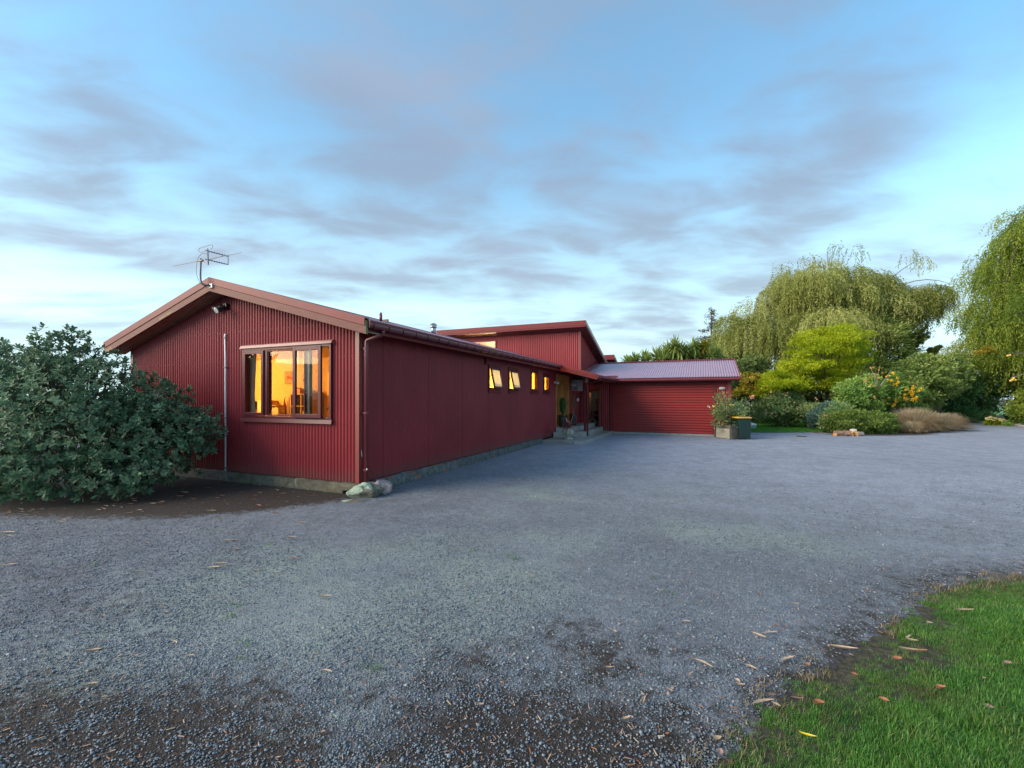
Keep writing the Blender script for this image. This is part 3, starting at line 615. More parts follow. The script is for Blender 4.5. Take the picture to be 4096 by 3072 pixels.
# vent grille high on the side wall
v = MB().box(0.0, 0.055, 4.93, 5.10, 2.63, 2.80).build('vent_cover', M['red_trim'], HOUSE, bevel=0.004)
for i in range(3): MB().box(0.055, 0.062, 4.945, 5.085, 2.66 + i*.045, 2.68 + i*.045).build('louvre', M['red_trim'], v)
# wooden double door with raised arched panels
kauri = simple('honey coloured timber door', (0.50, 0.19, 0.04), 0.42, col2=(0.62, 0.28, 0.075), vscale=5, stretch=(1, 5, 0.5), spec=0.5)
kauri_d = simple('darker door panel timber', (0.32, 0.135, 0.033), 0.42, col2=(0.44, 0.20, 0.052), vscale=5, stretch=(1, 5, 0.5))
dr = framed('front_door', HOUSE, 0, DOOR[0], DOOR[1], DOOR[2], DOOR[3], -0.10, 0.03, 0.10, kauri)
for j in range(2):
    y0 = DOOR[0] + .10 + j * .89; leaf = MB().box(-0.07, -0.02, y0 + .004, y0 + .886, DOOR[2] + .03, DOOR[3] - .10).build('door_leaf', kauri, dr)
    for (a, b) in ((y0 + .12, y0 + .41), (y0 + .48, y0 + .77)):
        for (za, zb, arch) in ((0.62, 1.25, 0), (1.38, 2.20, 1)):
            pts = [(-0.018, a, za), (-0.018, b, za), (-0.018, b, zb)]
            if arch: pts += [(-0.018, (a+b)/2 + (b-a)/2 * math.cos(t), zb + .13 * math.sin(t)) for t in np.linspace(0, math.pi, 9)[1:-1]]
            pts += [(-0.018, a, zb)]
            MB().prism(pts, (0.022, 0, 0)).build('door_panel', kauri_d, leaf)
MB().tube([(0.0, 12.36, 1.42), (0.05, 12.36, 1.42), (0.05, 12.36, 1.52)], 0.012, 6).build('door_handle', M['steel'], dr)
# back wall of the porch with the glazed door
MB().box(0.0, 0.36, 15.70, 15.76, 0.12, 2.62).box(1.0, 1.05, 15.70, 15.76, 0.12, 2.62).box(0.36, 1.0, 15.70, 15.76, 2.12, 2.62).build('porch_wall', M['red'], HOUSE)
gd = framed('glazed_door', HOUSE, 1, 0.36, 1.0, 0.14, 2.12, 15.66, 15.71, 0.075, M['alu'])
MB().box(0.435, 0.925, 15.665, 15.70, 0.83, 0.90).build('door_rail', M['alu'], gd)
MB().box(0.43, 0.93, 15.682, 15.686, 0.21, 2.05).build('pane', glass('dark door glass', (.75, .75, .78), 0.05), gd)
MB().tube([(0.955, 15.64, 1.10), (0.955, 15.64, 1.22)], 0.012, 6).build('door_handle', M['steel'], gd)
wall_sheets(HOUSE, (0, 15.69, 0), (1, 0, 0), (0, -1, 0), [(0.36, 1.0, cn(2.13), cn(2.60)), (0.0, 0.35, cn(0.44), cn(2.60))], M['red'], k=6)
# ---- the taller block behind
UZ = lambda y: 5.42 - (y - 15.10) * 0.300          # top of its mono pitched roof
ub = MB().box(-7.9, -6.55, 15.67, 15.74, 0.1, 5.1).box(-4.62, 0.0, 15.67, 15.74, 2.62, 5.1).box(-6.55, -4.62, 15.67, 15.74, 0.1, 3.95).box(-6.55, -4.62, 15.67, 15.74, 4.78, 5.1).box(-6.55, -.15, 15.67, 15.74, .1, 2.62)
up_front = ub.build('clerestory_wall', M['red'], HOUSE)
PERU = 0.10
wall_sheets(up_front, (0, 15.65, 0), (1, 0, 0), (0, -1, 0), [(-7.9, -6.55, cn(2.7), cn(5.12)), (-6.55, -4.60, cn(4.77), cn(5.12)), (-6.55, -4.60, cn(2.9), cn(3.97)), (-4.60, -0.06, cn(2.8), cn(5.12))], M['red'], per=PERU, amp=0.012, sheet=0.8, k=6)
for z in (3.55, 4.25, 5.0): screw_row(up_front, (0, 15.65, 0), (1, 0, 0), (0, -1, 0), -7.8, -.1, z, step=0.2, skip=lambda t, zz: -6.6 < t < -4.55, r=.010)
MB().box(-0.10, 0.03, 15.625, 15.632, 2.8, 5.13).box(0.024, 0.03, 15.632, 15.72, 2.8, 5.13).build('corner_flashing', M['corner'], HOUSE)
uw = framed('window', HOUSE, 1, -6.55, -4.62, 3.95, 4.78, 15.60, 15.70, 0.055, M['flash'])
MB().box(-5.60, -5.56, 15.61, 15.66, 4.0, 4.73).build('mullion', M['flash'], uw)
for a, b in ((-6.49, -5.60), (-5.56, -4.68)): MB().box(a, b, 15.635, 15.64, 4.0, 4.73).build('pane', M['glass'], uw)
MB().prism([(0.0, 15.75, 0.15), (0.0, 22.2, 0.15), (0.0, 22.2, UZ(22.2) - .30), (0.0, 15.75, UZ(15.75) - .30)], (-.08, 0, 0)).build('block_side_wall', M['red'], HOUSE)
us = steps(15.69, 21.6, PERU, 6)
for i in range(8):
    a = 15.69 + i*.75; b = min(21.6, a + .77)
    corrugated('cladding_sheet', (0.012, 0, 0), (0, 1, 0), lambda q: (0, 0, 2.4), lambda q: (0, 0, UZ(q) - .27), (1, 0, 0), steps(a, b, PERU, 6), PERU, 0.009, M['red'], HOUSE, off=0.002*(i % 2))
def mono(y0, y1, z0, sl, xr, xl, name):
    Z = lambda y: z0 - (y - y0) * sl
    r = MB().prism([(xl, y0, Z(y0) - .02), (xl, y1, Z(y1) - .02), (xl, y1, Z(y1) - .07), (xl, y0, Z(y0) - .07)], (xr - xl - .02, 0, 0)).build(name, M['soffit_dark'], HOUSE)
    x = xl; i = 0
    while x < xr - .05:
        b = min(xr, x + SHEET)
        corrugated('roof_sheet', (0, 0, 0), (1, 0, 0), lambda q: (0, y0 - .02, Z(y0)), lambda q: (0, y1, Z(y1)), (0, 0, 1), steps(x, b, PER, 4), PER, AMP, M['red_roof'], r, off=.002*(i % 2)); x = b; i += 1
    MB().box(xl, xr, y0 - .03, y0 - .002, Z(y0) - .27, Z(y0) - .09).build('fascia', M['red_trim'], HOUSE)
    MB().box(xl, xr + .01, y0 - .045, y0 - .031, Z(y0) - .20, Z(y0) + .035).build('roof_edge_flashing', M['red_trim'], HOUSE)
    MB().prism([(xr - .025, y0, Z(y0) - .27), (xr - .025, y1, Z(y1) - .27), (xr - .025, y1, Z(y1) + .02), (xr - .025, y0, Z(y0) + .02)], (.025, 0, 0)).build('barge_board', M['red_trim'], HOUSE)
    MB().prism([(xr + .001, y0 - .045, Z(y0) - .14), (xr + .001, y1, Z(y1) - .14), (xr + .001, y1, Z(y1) + .03), (xr + .001, y0 - .045, Z(y0) + .03)], (.012, 0, 0)).build('barge_flashing', M['red_roof'], HOUSE)
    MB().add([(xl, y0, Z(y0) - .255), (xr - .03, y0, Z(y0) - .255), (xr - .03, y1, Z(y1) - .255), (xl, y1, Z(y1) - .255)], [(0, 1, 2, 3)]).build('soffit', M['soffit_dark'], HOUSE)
    # rafters showing under the overhang
    for q in range(2):
        MB().add([(0.03, y0 + .02 + q*.3, Z(y0 + .02 + q*.3) - .262), (xr - .03, y0 + .02 + q*.3, Z(y0 + .02 + q*.3) - .262), (xr - .03, y0 + .05 + q*.3, Z(y0 + .05 + q*.3) - .262), (0.03, y0 + .05 + q*.3, Z(y0 + .05 + q*.3) - .262)], [(0, 1, 2, 3)]).build('soffit_batten', M['soffit_dark'], HOUSE)
mono(15.10, 22.2, 5.42, 0.300, 0.41, -8.0, 'roof')
mono(22.8, 28.5, 4.46, 0.300, 0.41, -6.0, 'roof')
MB().box(-6.0, 0.0, 23.3, 28.0, 0.1, 4.0 - .0).build('rear_block_wall', M['red'], HOUSE) if False else MB().prism([(0.0, 23.3, 0.1), (0, 28.2, 0.1), (0, 28.2, 4.46 - 5.4*.3 - .28), (0, 23.3, 4.46 - .5*.3 - .28)], (-6, 0, 0)).build('rear_block_wall', M['red'], HOUSE)
MB().tube([(0.045, 18.05, 3.55), (0.045, 18.05, 3.95), (0.045, 18.05, 4.0)], 0.02, 6).build('vent_pipe', M['red_pvc'], HOUSE)

# ------------------------------------------------------------------ garage
GX0, GX1, GY = 1.05, 6.74, 15.65
gf = MB().box(GX0, 1.50, GY, GY + .09, 0.05, 2.60).box(6.10, GX1, GY, GY + .09, 0.05, 2.60).box(1.50, 6.10, GY, GY + .09, 2.36, 2.60).build('front_wall', M['red'], GAR)
wall_sheets(gf, (0, GY - .012, 0), (1, 0, 0), (0, -1, 0), [(GX0, 1.47, cn(0.06), cn(2.60)), (1.47, 6.11, cn(2.40), cn(2.60)), (6.11, GX1 - .13, cn(0.06), cn(2.60))], M['red'], per=0.095, amp=0.014, k=8, sheet=0.76)
MB().box(GX1 - .14, GX1 + .015, GY - .032, GY - .025, 0.06, 2.55).box(GX1 + .008, GX1 + .015, GY - .025, GY + .1, 0.06, 2.55).build('corner_flashing', M['corner'], GAR)
MB().prism([(GX1, GY + .09, 0.05), (GX1, 22.3, 0.05), (GX1, 22.3, 2.6), (GX1, 19.0, 3.55), (GX1, GY + .09, 2.6)], (-.08, 0, 0)).build('side_wall', M['red'], GAR)
MB().box(0.05, GX1, 22.25, 22.33, .05, 2.6).build('back_wall', M['red'], GAR)
tr_ = MB().box(1.46, 1.60, GY - .045, GY + .02, 0.08, 2.43).box(6.022, 6.14, GY - .045, GY + .02, 0.02, 2.43).box(1.60, 6.022, GY - .045, GY + .02, 2.305, 2.43).build('door_surround', M['red_trim'], GAR, bevel=0.006)
gdo = MB().box(1.60, 6.02, GY + .03, GY + .05, 0.09, 2.31).build('garage_door', M['red_door'], GAR)
nsl = 19; z = 0.10; H = (2.305 - 0.10) / nsl
for i in range(nsl):
    big = 0.004 if i % 4 == 3 else 0.0
    za, zb = 0.10 + i * H, 0.10 + (i + 1) * H - 0.016 - big
    MB().prism([(1.605, GY + .028, za), (1.605, GY - .006, za + .006), (1.605, GY - .008, za + .03), (1.605, GY + .0, zb - .012), (1.605, GY + .012, zb), (1.605, GY + .028, zb)], (4.41, 0, 0)).build('slat', M['red_door'], gdo)
MB().box(1.55, 6.05, GY - .06, GY + .05, 0.0, 0.085).build('threshold', M['concrete'], GAR)
# roof
EY, EZ, RY, RZ = 15.16, 2.625, 19.0, 3.665
rb = MB().prism([(0.06, EY, EZ - .03), (0.06, RY, RZ - .03), (0.06, 22.6, RZ - .03 - 3.6*.271), (0.06, 22.6, RZ - .07 - 3.6*.271), (0.06, RY, RZ - .07), (0.06, EY, EZ - .07)], (6.98, 0, 0)).build('roof', M['soffit_dark'], GAR)
x = 0.10; i = 0
while x < 7.06:
    b = min(7.07, x + SHEET)
    clip = lambda q: max(EY, EY + 0.0) if q > 1.85 else max(EY, 15.72)
    zz = lambda y: EZ + (y - EY) * (RZ - EZ) / (RY - EY)
    corrugated('roof_sheet', (0, 0, 0), (1, 0, 0), lambda q: (0, clip(q), zz(clip(q))), lambda q: (0, RY, RZ), (0, 0, 1), steps(x, b + (.015 if b < 7 else 0), 0.105, 8), 0.105, 0.013, M['red_roof'], rb, off=.0025*(i % 2))
    corrugated('roof_sheet', (0, 0, 0), (1, 0, 0), lambda q: (0, RY, RZ), lambda q: (0, 22.65, RZ - 3.65*.271), (0, 0, 1), steps(x, b, 0.105, 4), 0.105, 0.013, M['red_roof'], rb)
    x = b; i += 1
MB().prism([(0.06, RY - .16, RZ - .015), (0.06, RY, RZ + .045), (0.06, RY + .16, RZ - .015), (0.06, RY, RZ + .02)], (7.02, 0, 0)).build('ridge_cap', M['red_trim'], rb)
MB().prism([(0.03, 15.72, zz(15.72) + .16), (0.03, RY, RZ + .12), (0.16, RY, RZ + .03), (0.16, 15.72, zz(15.72) + .03)], (0, 0, 0.012)).build('apron_flashing', M['red_trim'], rb)
mbv = MB().prism([(7.045, EY - .02, EZ - .19), (7.045, RY, RZ - .19), (7.045, RY, RZ + .03), (7.045, EY - .02, EZ + .02)], (.028, 0, 0)).build('barge_board', M['red_trim'], GAR)
MB().prism([(7.074, EY - .03, EZ - .05), (7.074, RY, RZ - .05), (7.074, RY, RZ + .04), (7.074, EY - .03, EZ + .035)], (.014, 0, 0)).build('barge_flashing', M['flash'], GAR)
MB().box(1.98, 7.045, EY - .01, EY + .02, 2.44, 2.58).build('fascia', M['red_trim'], GAR)
MB().box(0.0, 7.04, EY + .02, GY, 2.57, 2.585).build('soffit', M['soffit_dark'], GAR)
gutter('gutter', (1.97, EY - .012, 2.60), (7.05, EY - .012, 2.60), (0, -1, 0), M['red_pvc'], GAR, straps=[0.35 + 0.9*i for i in range(6)])
MB().tube([(1.98, 15.06, 2.475), (1.98, 15.06, 2.44), (1.98, 15.06, 2.41)], [0.03, 0.026, .01], 8).build('gutter_outlet', M['red_pvc'], GAR)
# ------------------------------------------------------------------ rooms behind the lit windows
warmwall = simple('ochre plaster wall', (0.62, 0.42, 0.16), 0.85, var=0.10, vscale=10)
creamwall = simple('cream plaster wall', (0.74, 0.62, 0.36), 0.85, var=0.06, vscale=3)
floorm = simple('brown carpet', (0.16, 0.11, 0.07), 0.95)
def room(x0, x1, y0, y1, z0, z1, open_, hole, wall, name='room_lining'):
    """closed lining box; open_ is the side with the window ('y0' or 'x1'), hole=(a,b,za,zb) list"""
    mb = MB()
    mb.quad((x0,y0,z0),(x1,y0,z0),(x1,y1,z0),(x0,y1,z0)); mb.quad((x0,y0,z1),(x0,y1,z1),(x1,y1,z1),(x1,y0,z1))
    mb.quad((x0,y1,z0),(x1,y1,z0),(x1,y1,z1),(x0,y1,z1)); mb.quad((x0,y0,z0),(x0,y1,z0),(x0,y1,z1),(x0,y0,z1))
    if open_ != 'y0': mb.quad((x0,y0,z0),(x0,y0,z1),(x1,y0,z1),(x1,y0,z0))
    if open_ != 'x1': mb.quad((x1,y0,z0),(x1,y0,z1),(x1,y1,z1),(x1,y1,z0))
    lo, hi = (x0, x1) if open_ == 'y0' else (y0, y1); t = lo
    def q(a, b, za, zb):
        if b - a < 1e-4 or zb - za < 1e-4: return
        if open_ == 'y0': mb.quad((a,y0,za),(b,y0,za),(b,y0,zb),(a,y0,zb))
        else: mb.quad((x1,a,za),(x1,b,za),(x1,b,zb),(x1,a,zb))
    for a, b, za, zb in hole: q(t, a, z0, z1); q(a, b, z0, za); q(a, b, zb, z1); t = b
    q(t, hi, z0, z1)
    return mb.build(name, wall, HOUSE)
def lamp(name, loc, e, col=(1.0, 0.66, 0.28), r=0.08):
    l = bpy.data.lights.new(name, 'POINT'); l.energy = e; l.color = col; l.shadow_soft_size = r
    o = bpy.data.objects.new(name, l); COL.objects.link(o); o.location = loc; return o
RY0 = 2.6
room(-6.62, -0.12, 0.105, RY0, 0.3, 2.74, 'y0', [(WX0 + .03, WX1 - .03, WZ0 + .02, WZ1 - .02)], warmwall)
lamp('office_lamp', (-5.6, 0.75, 2.45), 95, (1.0, 0.62, 0.22), 0.08)
room(-2.4, -0.11, 4.95, 8.1, 0.3, 2.72, 'x1', [(a + .03, b - .03, z0 + .03, z1 - .03) for _, a, b, z0, z1 in SW[:2]], creamwall)
lamp('bathroom_lamp', (-1.3, 6.2, 1.3), 95, (1.0, 0.70, 0.26))
room(-2.4, -0.11, 8.3, 11.3, 0.3, 2.72, 'x1', [(a + .05, b - .05, z0 + .05, z1 - .05) for _, a, b, z0, z1 in SW[2:4]], creamwall)
lamp('hall_lamp', (-1.2, 9.6, 1.3), 120, (1.0, 0.62, 0.14))
room(-2.0, -0.11, 14.3, 15.5, 0.44, 2.72, 'x1', [(W3[0] + .03, W3[1] - .03, W3[2] + .03, W3[3] - .03)], creamwall)
lamp('porch_room_lamp', (-1.0, 14.8, 1.2), 30, (1.0, 0.55, 0.08))
room(-7.2, -4.0, 15.75, 18.2, 2.8, 5.0, 'y0', [(-6.5, -4.66, 3.98, 4.75)], creamwall)
lamp('upper_lamp', (-5.6, 17.0, 3.2), 260, (1.0, 0.82, 0.52))
room(0.02, 1.04, 15.765, 17.6, 0.14, 2.55, 'y0', [(0.38, 0.98, 0.16, 2.1)], simple('dim passage wall', (0.06, 0.035, 0.04), 0.9))
inner = MB().box(0.03, 0.37, 16.3, 16.33, 0.25, 1.98).build('inner_panel', simple('orange lit panel', (0.65, 0.33, 0.09), 0.7, var=0.1, vscale=2), HOUSE)
lamp('passage_lamp', (0.16, 15.95, 2.3), 5, (1.0, 0.65, 0.3), 0.04)
# room contents, each a thing
tpict = thing('wall_picture', (-4.67, RY0 - .03, 2.06), 'small square canvas of a red tractor on the ochre office wall', 'picture')
MB().box(-4.83, -4.49, RY0 - .045, RY0 - .004, 2.075, 2.41).build('canvas', simple('olive canvas', (0.32, 0.25, 0.13), 0.9, var=0.08, vscale=6), tpict)
tred = simple('tractor red paint', (0.42, 0.05, 0.02), 0.7, var=0.2, vscale=20)
def wheel(cx, cz, r): return MB().add([(cx + rr*math.cos(t), RY0 - .048, cz + rr*math.sin(t)) for t in np.linspace(0, 2*math.pi, 15)[:-1] for rr in (r, r*.62)], [(2*k, 2*((k+1) % 14), 2*((k+1) % 14)+1, 2*k+1) for k in range(14)])
tb = MB().prism([(-4.75, RY0 - .046, 2.22), (-4.75, RY0 - .046, 2.285), (-4.645, RY0 - .046, 2.275), (-4.62, RY0 - .046, 2.24), (-4.56, RY0 - .046, 2.265), (-4.53, RY0 - .046, 2.23), (-4.56, RY0 - .046, 2.19), (-4.66, RY0 - .046, 2.20)], (0, .002, 0))
tb.box(-4.70, -4.69, RY0 - .048, RY0 - .046, 2.28, 2.31).box(-4.625, -4.60, RY0 - .048, RY0 - .046, 2.26, 2.305); tb.build('painted_tractor', tred, tpict)
wheel(-4.725, 2.185, .033).build('painted_wheel', tred, tpict); wheel(-4.555, 2.20, .047).build('painted_wheel', tred, tpict)
p2 = thing('wall_picture', (-4.05, RY0 - .03, 1.98), 'second tractor canvas seen through the sliding sash of the office window', 'picture')
MB().box(-4.20, -3.93, RY0 - .04, RY0 - .004, 2.04, 2.34).build('canvas', simple('cream canvas', (0.50, 0.36, 0.16), 0.9, var=0.08, vscale=6), p2)
MB().prism([(-4.18, RY0 - .042, 2.14), (-4.16, RY0 - .042, 2.20), (-4.06, RY0 - .042, 2.22), (-3.97, RY0 - .042, 2.24), (-3.97, RY0 - .042, 2.16), (-4.06, RY0 - .042, 2.12)], (0, .002, 0)).build('painted_tractor', tred, p2)
tan = simple('warm pine board', (0.42, 0.26, 0.11), 0.6, var=0.15, vscale=6); dk = simple('dark shelf back', (0.10, 0.06, 0.04), 0.8)
desk = thing('desk', (-4.9, 2.2, 0.3), 'pine desk under the office window wall', 'desk')
MB().box(-6.0, -4.3, 1.75, RY0 - .01, 1.02, 1.06).build('desk_top', tan, desk)
for x, y in ((-5.95, 1.8), (-4.4, 1.8), (-5.95, 2.5), (-4.4, 2.5)): MB().box(x, x + .05, y, y + .05, 0.3, 1.02).build('leg', tan, desk)
bs = thing('bookshelf', (-3.85, 2.4, 0.3), 'cube bookshelf beside the desk with dark compartments', 'shelf')
fr = MB().box(-4.22, -4.19, 2.2, RY0 - .01, 0.3, 1.80).box(-3.86, -3.83, 2.2, RY0 - .01, .3, 1.80).box(-3.50, -3.47, 2.2, RY0 - .01, .3, 1.80)
for z in (0.3, 0.8, 1.15, 1.47, 1.775): fr.box(-4.19, -3.86, 2.2, RY0 - .01, z, z + .025).box(-3.83, -3.50, 2.2, RY0 - .01, z, z + .025)
fr.build('frame', tan, bs); MB().box(-4.2, -3.49, RY0 - .02, RY0 - .012, .32, 1.78).build('back_panel', dk, bs)
def tbox(name, label, cat, mat, *a, group=None):
    o = MB().box(*a).build(name, mat, None, bevel=0.003); return tag(o, label, cat, group)
paper = simple('white paper', (0.7, 0.66, 0.55), 0.8); 
tbox('storage_box', 'orange wooden box on top of the bookshelf', 'box', simple('orange wood', (0.50, 0.22, 0.06), 0.6), -4.19, -3.93, 2.25, 2.5, 1.802, 1.93)
tbox('paper_tray', 'upper shelf of the desk organiser holding papers', 'tray', tan, -5.10, -4.72, 2.2, RY0 - .02, 1.48, 1.50)
tr2 = thing('desk_organiser', (-4.95, 2.35, 1.06), 'pine desk organiser with papers below the tractor picture', 'organiser')
MB().box(-5.11, -5.09, 2.2, RY0 - .02, 1.06, 1.62).box(-4.74, -4.72, 2.2, RY0 - .02, 1.06, 1.48).box(-5.09, -4.74, 2.2, RY0 - .02, 1.30, 1.32).build('frame', tan, tr2)
MB().box(-5.06, -4.78, 2.22, RY0 - .04, 1.322, 1.36).build('paper_stack', paper, tr2)
tbox('document_box', 'cream file box at the left of the desk organiser', 'box', simple('cream card', (0.62, 0.50, 0.30), 0.8), -5.42, -5.13, 2.2, 2.5, 1.06, 1.63)
tbox('pencil_box', 'square cream box at the right end of the desk', 'box', simple('cream board', (0.58, 0.42, 0.22), 0.8), -4.62, -4.40, 2.0, 2.2, 1.06, 1.44)
sp = thing('clock_radio', (-5.72, 2.3, 1.06), 'small black box on a pine drawer behind the curtain', 'radio')
MB().box(-5.80, -5.62, 2.25, 2.4, 1.38, 1.60).build('body', M['black'], sp); MB().box(-5.82, -5.60, 2.22, 2.42, 1.06, 1.378).build('drawer', tan, sp)
bt = thing('bottle', (-4.55, 2.3, 1.06), 'tall dark red bottle on the desk with pale cap', 'bottle')
MB().lathe((-4.53, 2.3, 1.06), [(.035, 0), (.038, .3), (.034, .45), (.015, .55), (.015, .60)], 10).build('body', simple('dark red glass', (.22, .03, .015), .25), bt, smooth=True)
MB().lathe((-4.53, 2.3, 1.662), [(.016, 0), (.016, .05)], 8).build('cap', paper, bt)
steps_ = thing('cardboard_stack', (-4.3, 2.45, 1.06), 'stepped brown cardboard holder between desk and bookshelf', 'box')
for i in range(5): MB().box(-4.60 + .07*i, -4.53 + .07*i, 2.42, 2.58, 1.06, 1.62 + .085*i).build('card_step', simple('brown card', (.30, .17, .07), .85), steps_)
bk = thing('book_row', (-3.66, 2.35, 1.175), 'row of thin books in the lower right compartment of the bookshelf', 'books')
for i in range(8): MB().box(-3.81 + .036*i, -3.78 + .036*i, 2.23, 2.42, 1.177, 1.36 + .03*((i*7) % 3)).build('book', [paper, simple('grey book', (.16,.17,.18), .7), simple('teal book', (.08,.20,.18), .7)][i % 3], bk)
ph = thing('telephone', (-3.72, 2.35, 1.80), 'cream telephone on top of the bookshelf', 'telephone')
MB().box(-3.82, -3.6, 2.28, 2.48, 1.802, 1.85).build('base', paper, ph, bevel=.01); MB().tube([(-3.81, 2.38, 1.87), (-3.75, 2.38, 1.90), (-3.67, 2.38, 1.90), (-3.61, 2.38, 1.87)], .02, 8).build('handset', paper, ph)
idoor = thing('interior_door', (-2.9, RY0 - .03, .3), 'bright ochre interior door at the right edge of the office window', 'door')
MB().box(-3.32, -2.5, RY0 - .05, RY0 - .006, .31, 2.35).build('door_leaf', simple('bright ochre door', (.78, .48, .10), .5), idoor); MB().ball((-3.25, RY0 - .09, 1.42), .035).build('door_knob', M['steel'], idoor)
cur = thing('curtain', (-2.75, 0.16, 1.3), 'pale grey curtain gathered at the left of the office window', 'curtain')
us = np.linspace(0, 1, 40); CV = []; 
for zt in np.linspace(0, 1, 12):
    wd = 0.40 - 0.10 * zt if zt < .6 else .34 + .1*(zt-.6); CV += [(-3.20 + wd*u*0.95, 0.17 + .03*math.sin(u*34) , 2.64 - 1.5*zt) for u in us]
np_mesh('drape', CV, [(i*40+j, i*40+j+1, (i+1)*40+j+1, (i+1)*40+j) for i in range(11) for j in range(39)], simple('pale curtain cloth', (.50, .46, .38), .9), cur, smooth=True)

hd = thing('interior_door', (-1.5, 9.4, .3), 'pale yellow hall door seen through the narrow side windows', 'door')
MB().box(-1.75, -1.70, 8.75, 9.35, .31, 2.5).box(-1.75, -1.70, 10.2, 10.62, .31, 2.5).build('door_leaf', simple('pale yellow door', (.85, .62, .18), .5), hd)
hp = thing('wall_picture', (-1.9, 8.6, 2.2), 'small red picture in the first narrow side window', 'picture'); MB().box(-2.36, -2.33, 9.75, 10.1, 2.15, 2.42).build('canvas', simple('red orange print', (.55, .10, .02), .7), hp)
tbox('hall_shelf', 'wooden shelf seen in the second narrow side window', 'shelf', tan, -2.38, -2.1, 11.0, 11.28, 2.1, 2.16)
# ------------------------------------------------------------------ things fixed on the walls and roof
ant = thing('television_antenna', (-3.40, -0.40, 3.9), 'grey television antenna on a curved mast at the gable peak', 'antenna')
MB().tube([(-3.33, -0.41, 3.885), (-3.40, -0.47, 3.89), (-3.455, -0.50, 3.93), (-3.485, -0.50, 4.0), (-3.49, -0.50, 4.10), (-3.475, -0.50, 4.41)], 0.017, 8).build('mast', M['galv'], ant, smooth=True)
MB().box(-3.36, -3.28, -.415, -.385, 3.845, 3.925).build('wall_bracket', M['white'], ant)
MB().bar((-3.50, -.48, 4.37), (-3.25, -.50, 4.30), .022, .022).bar((-3.55, -.50, 4.375), (-3.42, -.50, 4.365), .035, .03).build('clamp_arm', M['galv'], ant)
MB().tube([(-3.26, -.50, 4.26), (-3.275, -.50, 4.575)], 0.012, 6).build('stub_mast', M['galv'], ant)
for z, n in ((4.545, 9), (4.375, 8)):
    b = MB().tube([(-3.32, -.52, z), (-3.33, -.05, z + .02)], .007, 6).build('boom', M['darkmetal'], ant)
    for i in range(n):
        yy = -.46 + .05*i; MB().tube([(-3.325 - .055, yy, z + .005*i/2), (-3.325 + .055, yy, z + .005*i/2)], .0035, 4).build('rod', M['darkmetal'], b)
MB().tube([(-3.33, -.055, 4.56), (-3.33, -.055, 4.40)], .007, 6).build('end_strut', M['darkmetal'], ant)
MB().tube([(-4.66, -.32, 4.445), (-2.57, -.32, 4.465)], .005, 5).build('long_dipole', M['galv'], ant)
MB().tube([(-3.37, -.40, 4.40), (-2.98, -.40, 4.43)], .006, 5).build('short_rod', M['galv'], ant)
loop = [(-3.36, -.5, 4.535), (-3.50, -.5, 4.53), (-3.53, -.5, 4.545), (-3.545, -.5, 4.575), (-3.53, -.5, 4.605), (-3.50, -.5, 4.615), (-3.16, -.5, 4.64), (-3.135, -.5, 4.628), (-3.125, -.5, 4.60), (-3.14, -.5, 4.57), (-3.19, -.5, 4.55)]
MB().tube(loop, .005, 5).build('loop_dipole', M['galv'], ant)
MB().tube([(-3.30, -.50, 4.475), (-3.42, -.51, 4.50), (-3.52, -.51, 4.45), (-3.57, -.51, 4.37), (-3.60, -.51, 4.2), (-3.57, -.51, 4.05), (-3.50, -.50, 3.93), (-3.38, -.44, 3.84)], .004, 5).build('cable', M['darkmetal'], ant, smooth=True)
fl = thing('floodlight', (-3.45, -0.05, 3.5), 'twin black floodlight under the gable peak', 'floodlight')
MB().box(-3.47, -3.36, -.075, -.012, 3.50, 3.62).build('base', M['black'], fl, bevel=.008)
def spot(a, d):
    a = np.array(a, float); d = np.array(d, float); d /= np.linalg.norm(d)
    b = MB().tube([a, a + d*.05, a + d*.10, a + d*.16, a + d*.19], [.032, .034, .036, .062, .066], 14).build('lamp_head', M['darkmetal'], fl, smooth=True)
    MB().tube([a + d*.191, a + d*.198], [.060, .052], 14).build('lens', M['lampglass'], b)
spot((-3.47, -.08, 3.555), (-1.0, -.25, -.30)); spot((-3.40, -.09, 3.53), (0.02, -0.9, -0.55))
MB().tube([(-3.41, -.05, 3.60), (-3.41, -.09, 3.53)], .02, 6).build('knuckle', M['black'], fl)
cp = thing('conduit_pipe', (-3.44, -0.03, 0.2), 'white plastic conduit pipe standing against the red gable wall', 'pipe')
MB().tube([(-3.455, -.028, 2.97), (-3.455, -.032, 2.90), (-3.44, -.034, 2.5), (-3.44, -.034, .19)], .017, 10).build('pipe', M['pvc'], cp, smooth=True)
MB().tube([(-3.455, -.01, 2.985), (-3.455, -.026, 2.985), (-3.455, -.032, 2.96), (-3.455, -.032, 2.90)], .021, 10).build('elbow', M['pvc'], cp, smooth=True)
for z in (2.31, 1.28, 0.26): MB().box(-3.465, -3.395, -.056, -.008, z - .011, z + .011).build('clip', M['galv'], cp)
vp = thing('vent_pipe', (-1.39, 2.28, roof_z(-1.39)), 'short red vent pipe with bracket on the gabled roof', 'vent')
MB().tube([(-1.39, 2.28, roof_z(-1.39)), (-1.39, 2.28, 3.64)], .034, 10).build('pipe', M['red_pvc'], vp, smooth=True)
MB().lathe((-1.39, 2.28, 3.645), [(.028, 0), (.03, .02), (.018, .045), (.006, .055)], 10).build('cap', M['galv'], vp, smooth=True)
MB().box(-1.32, -1.18, 2.26, 2.30, roof_z(-1.25), roof_z(-1.25) + .07).build('bracket', M['darkmetal'], vp)
flu = thing('flue', (-2.18, 5.75, roof_z(-2.18)), 'stainless steel flue with cowl on the gabled roof', 'chimney')
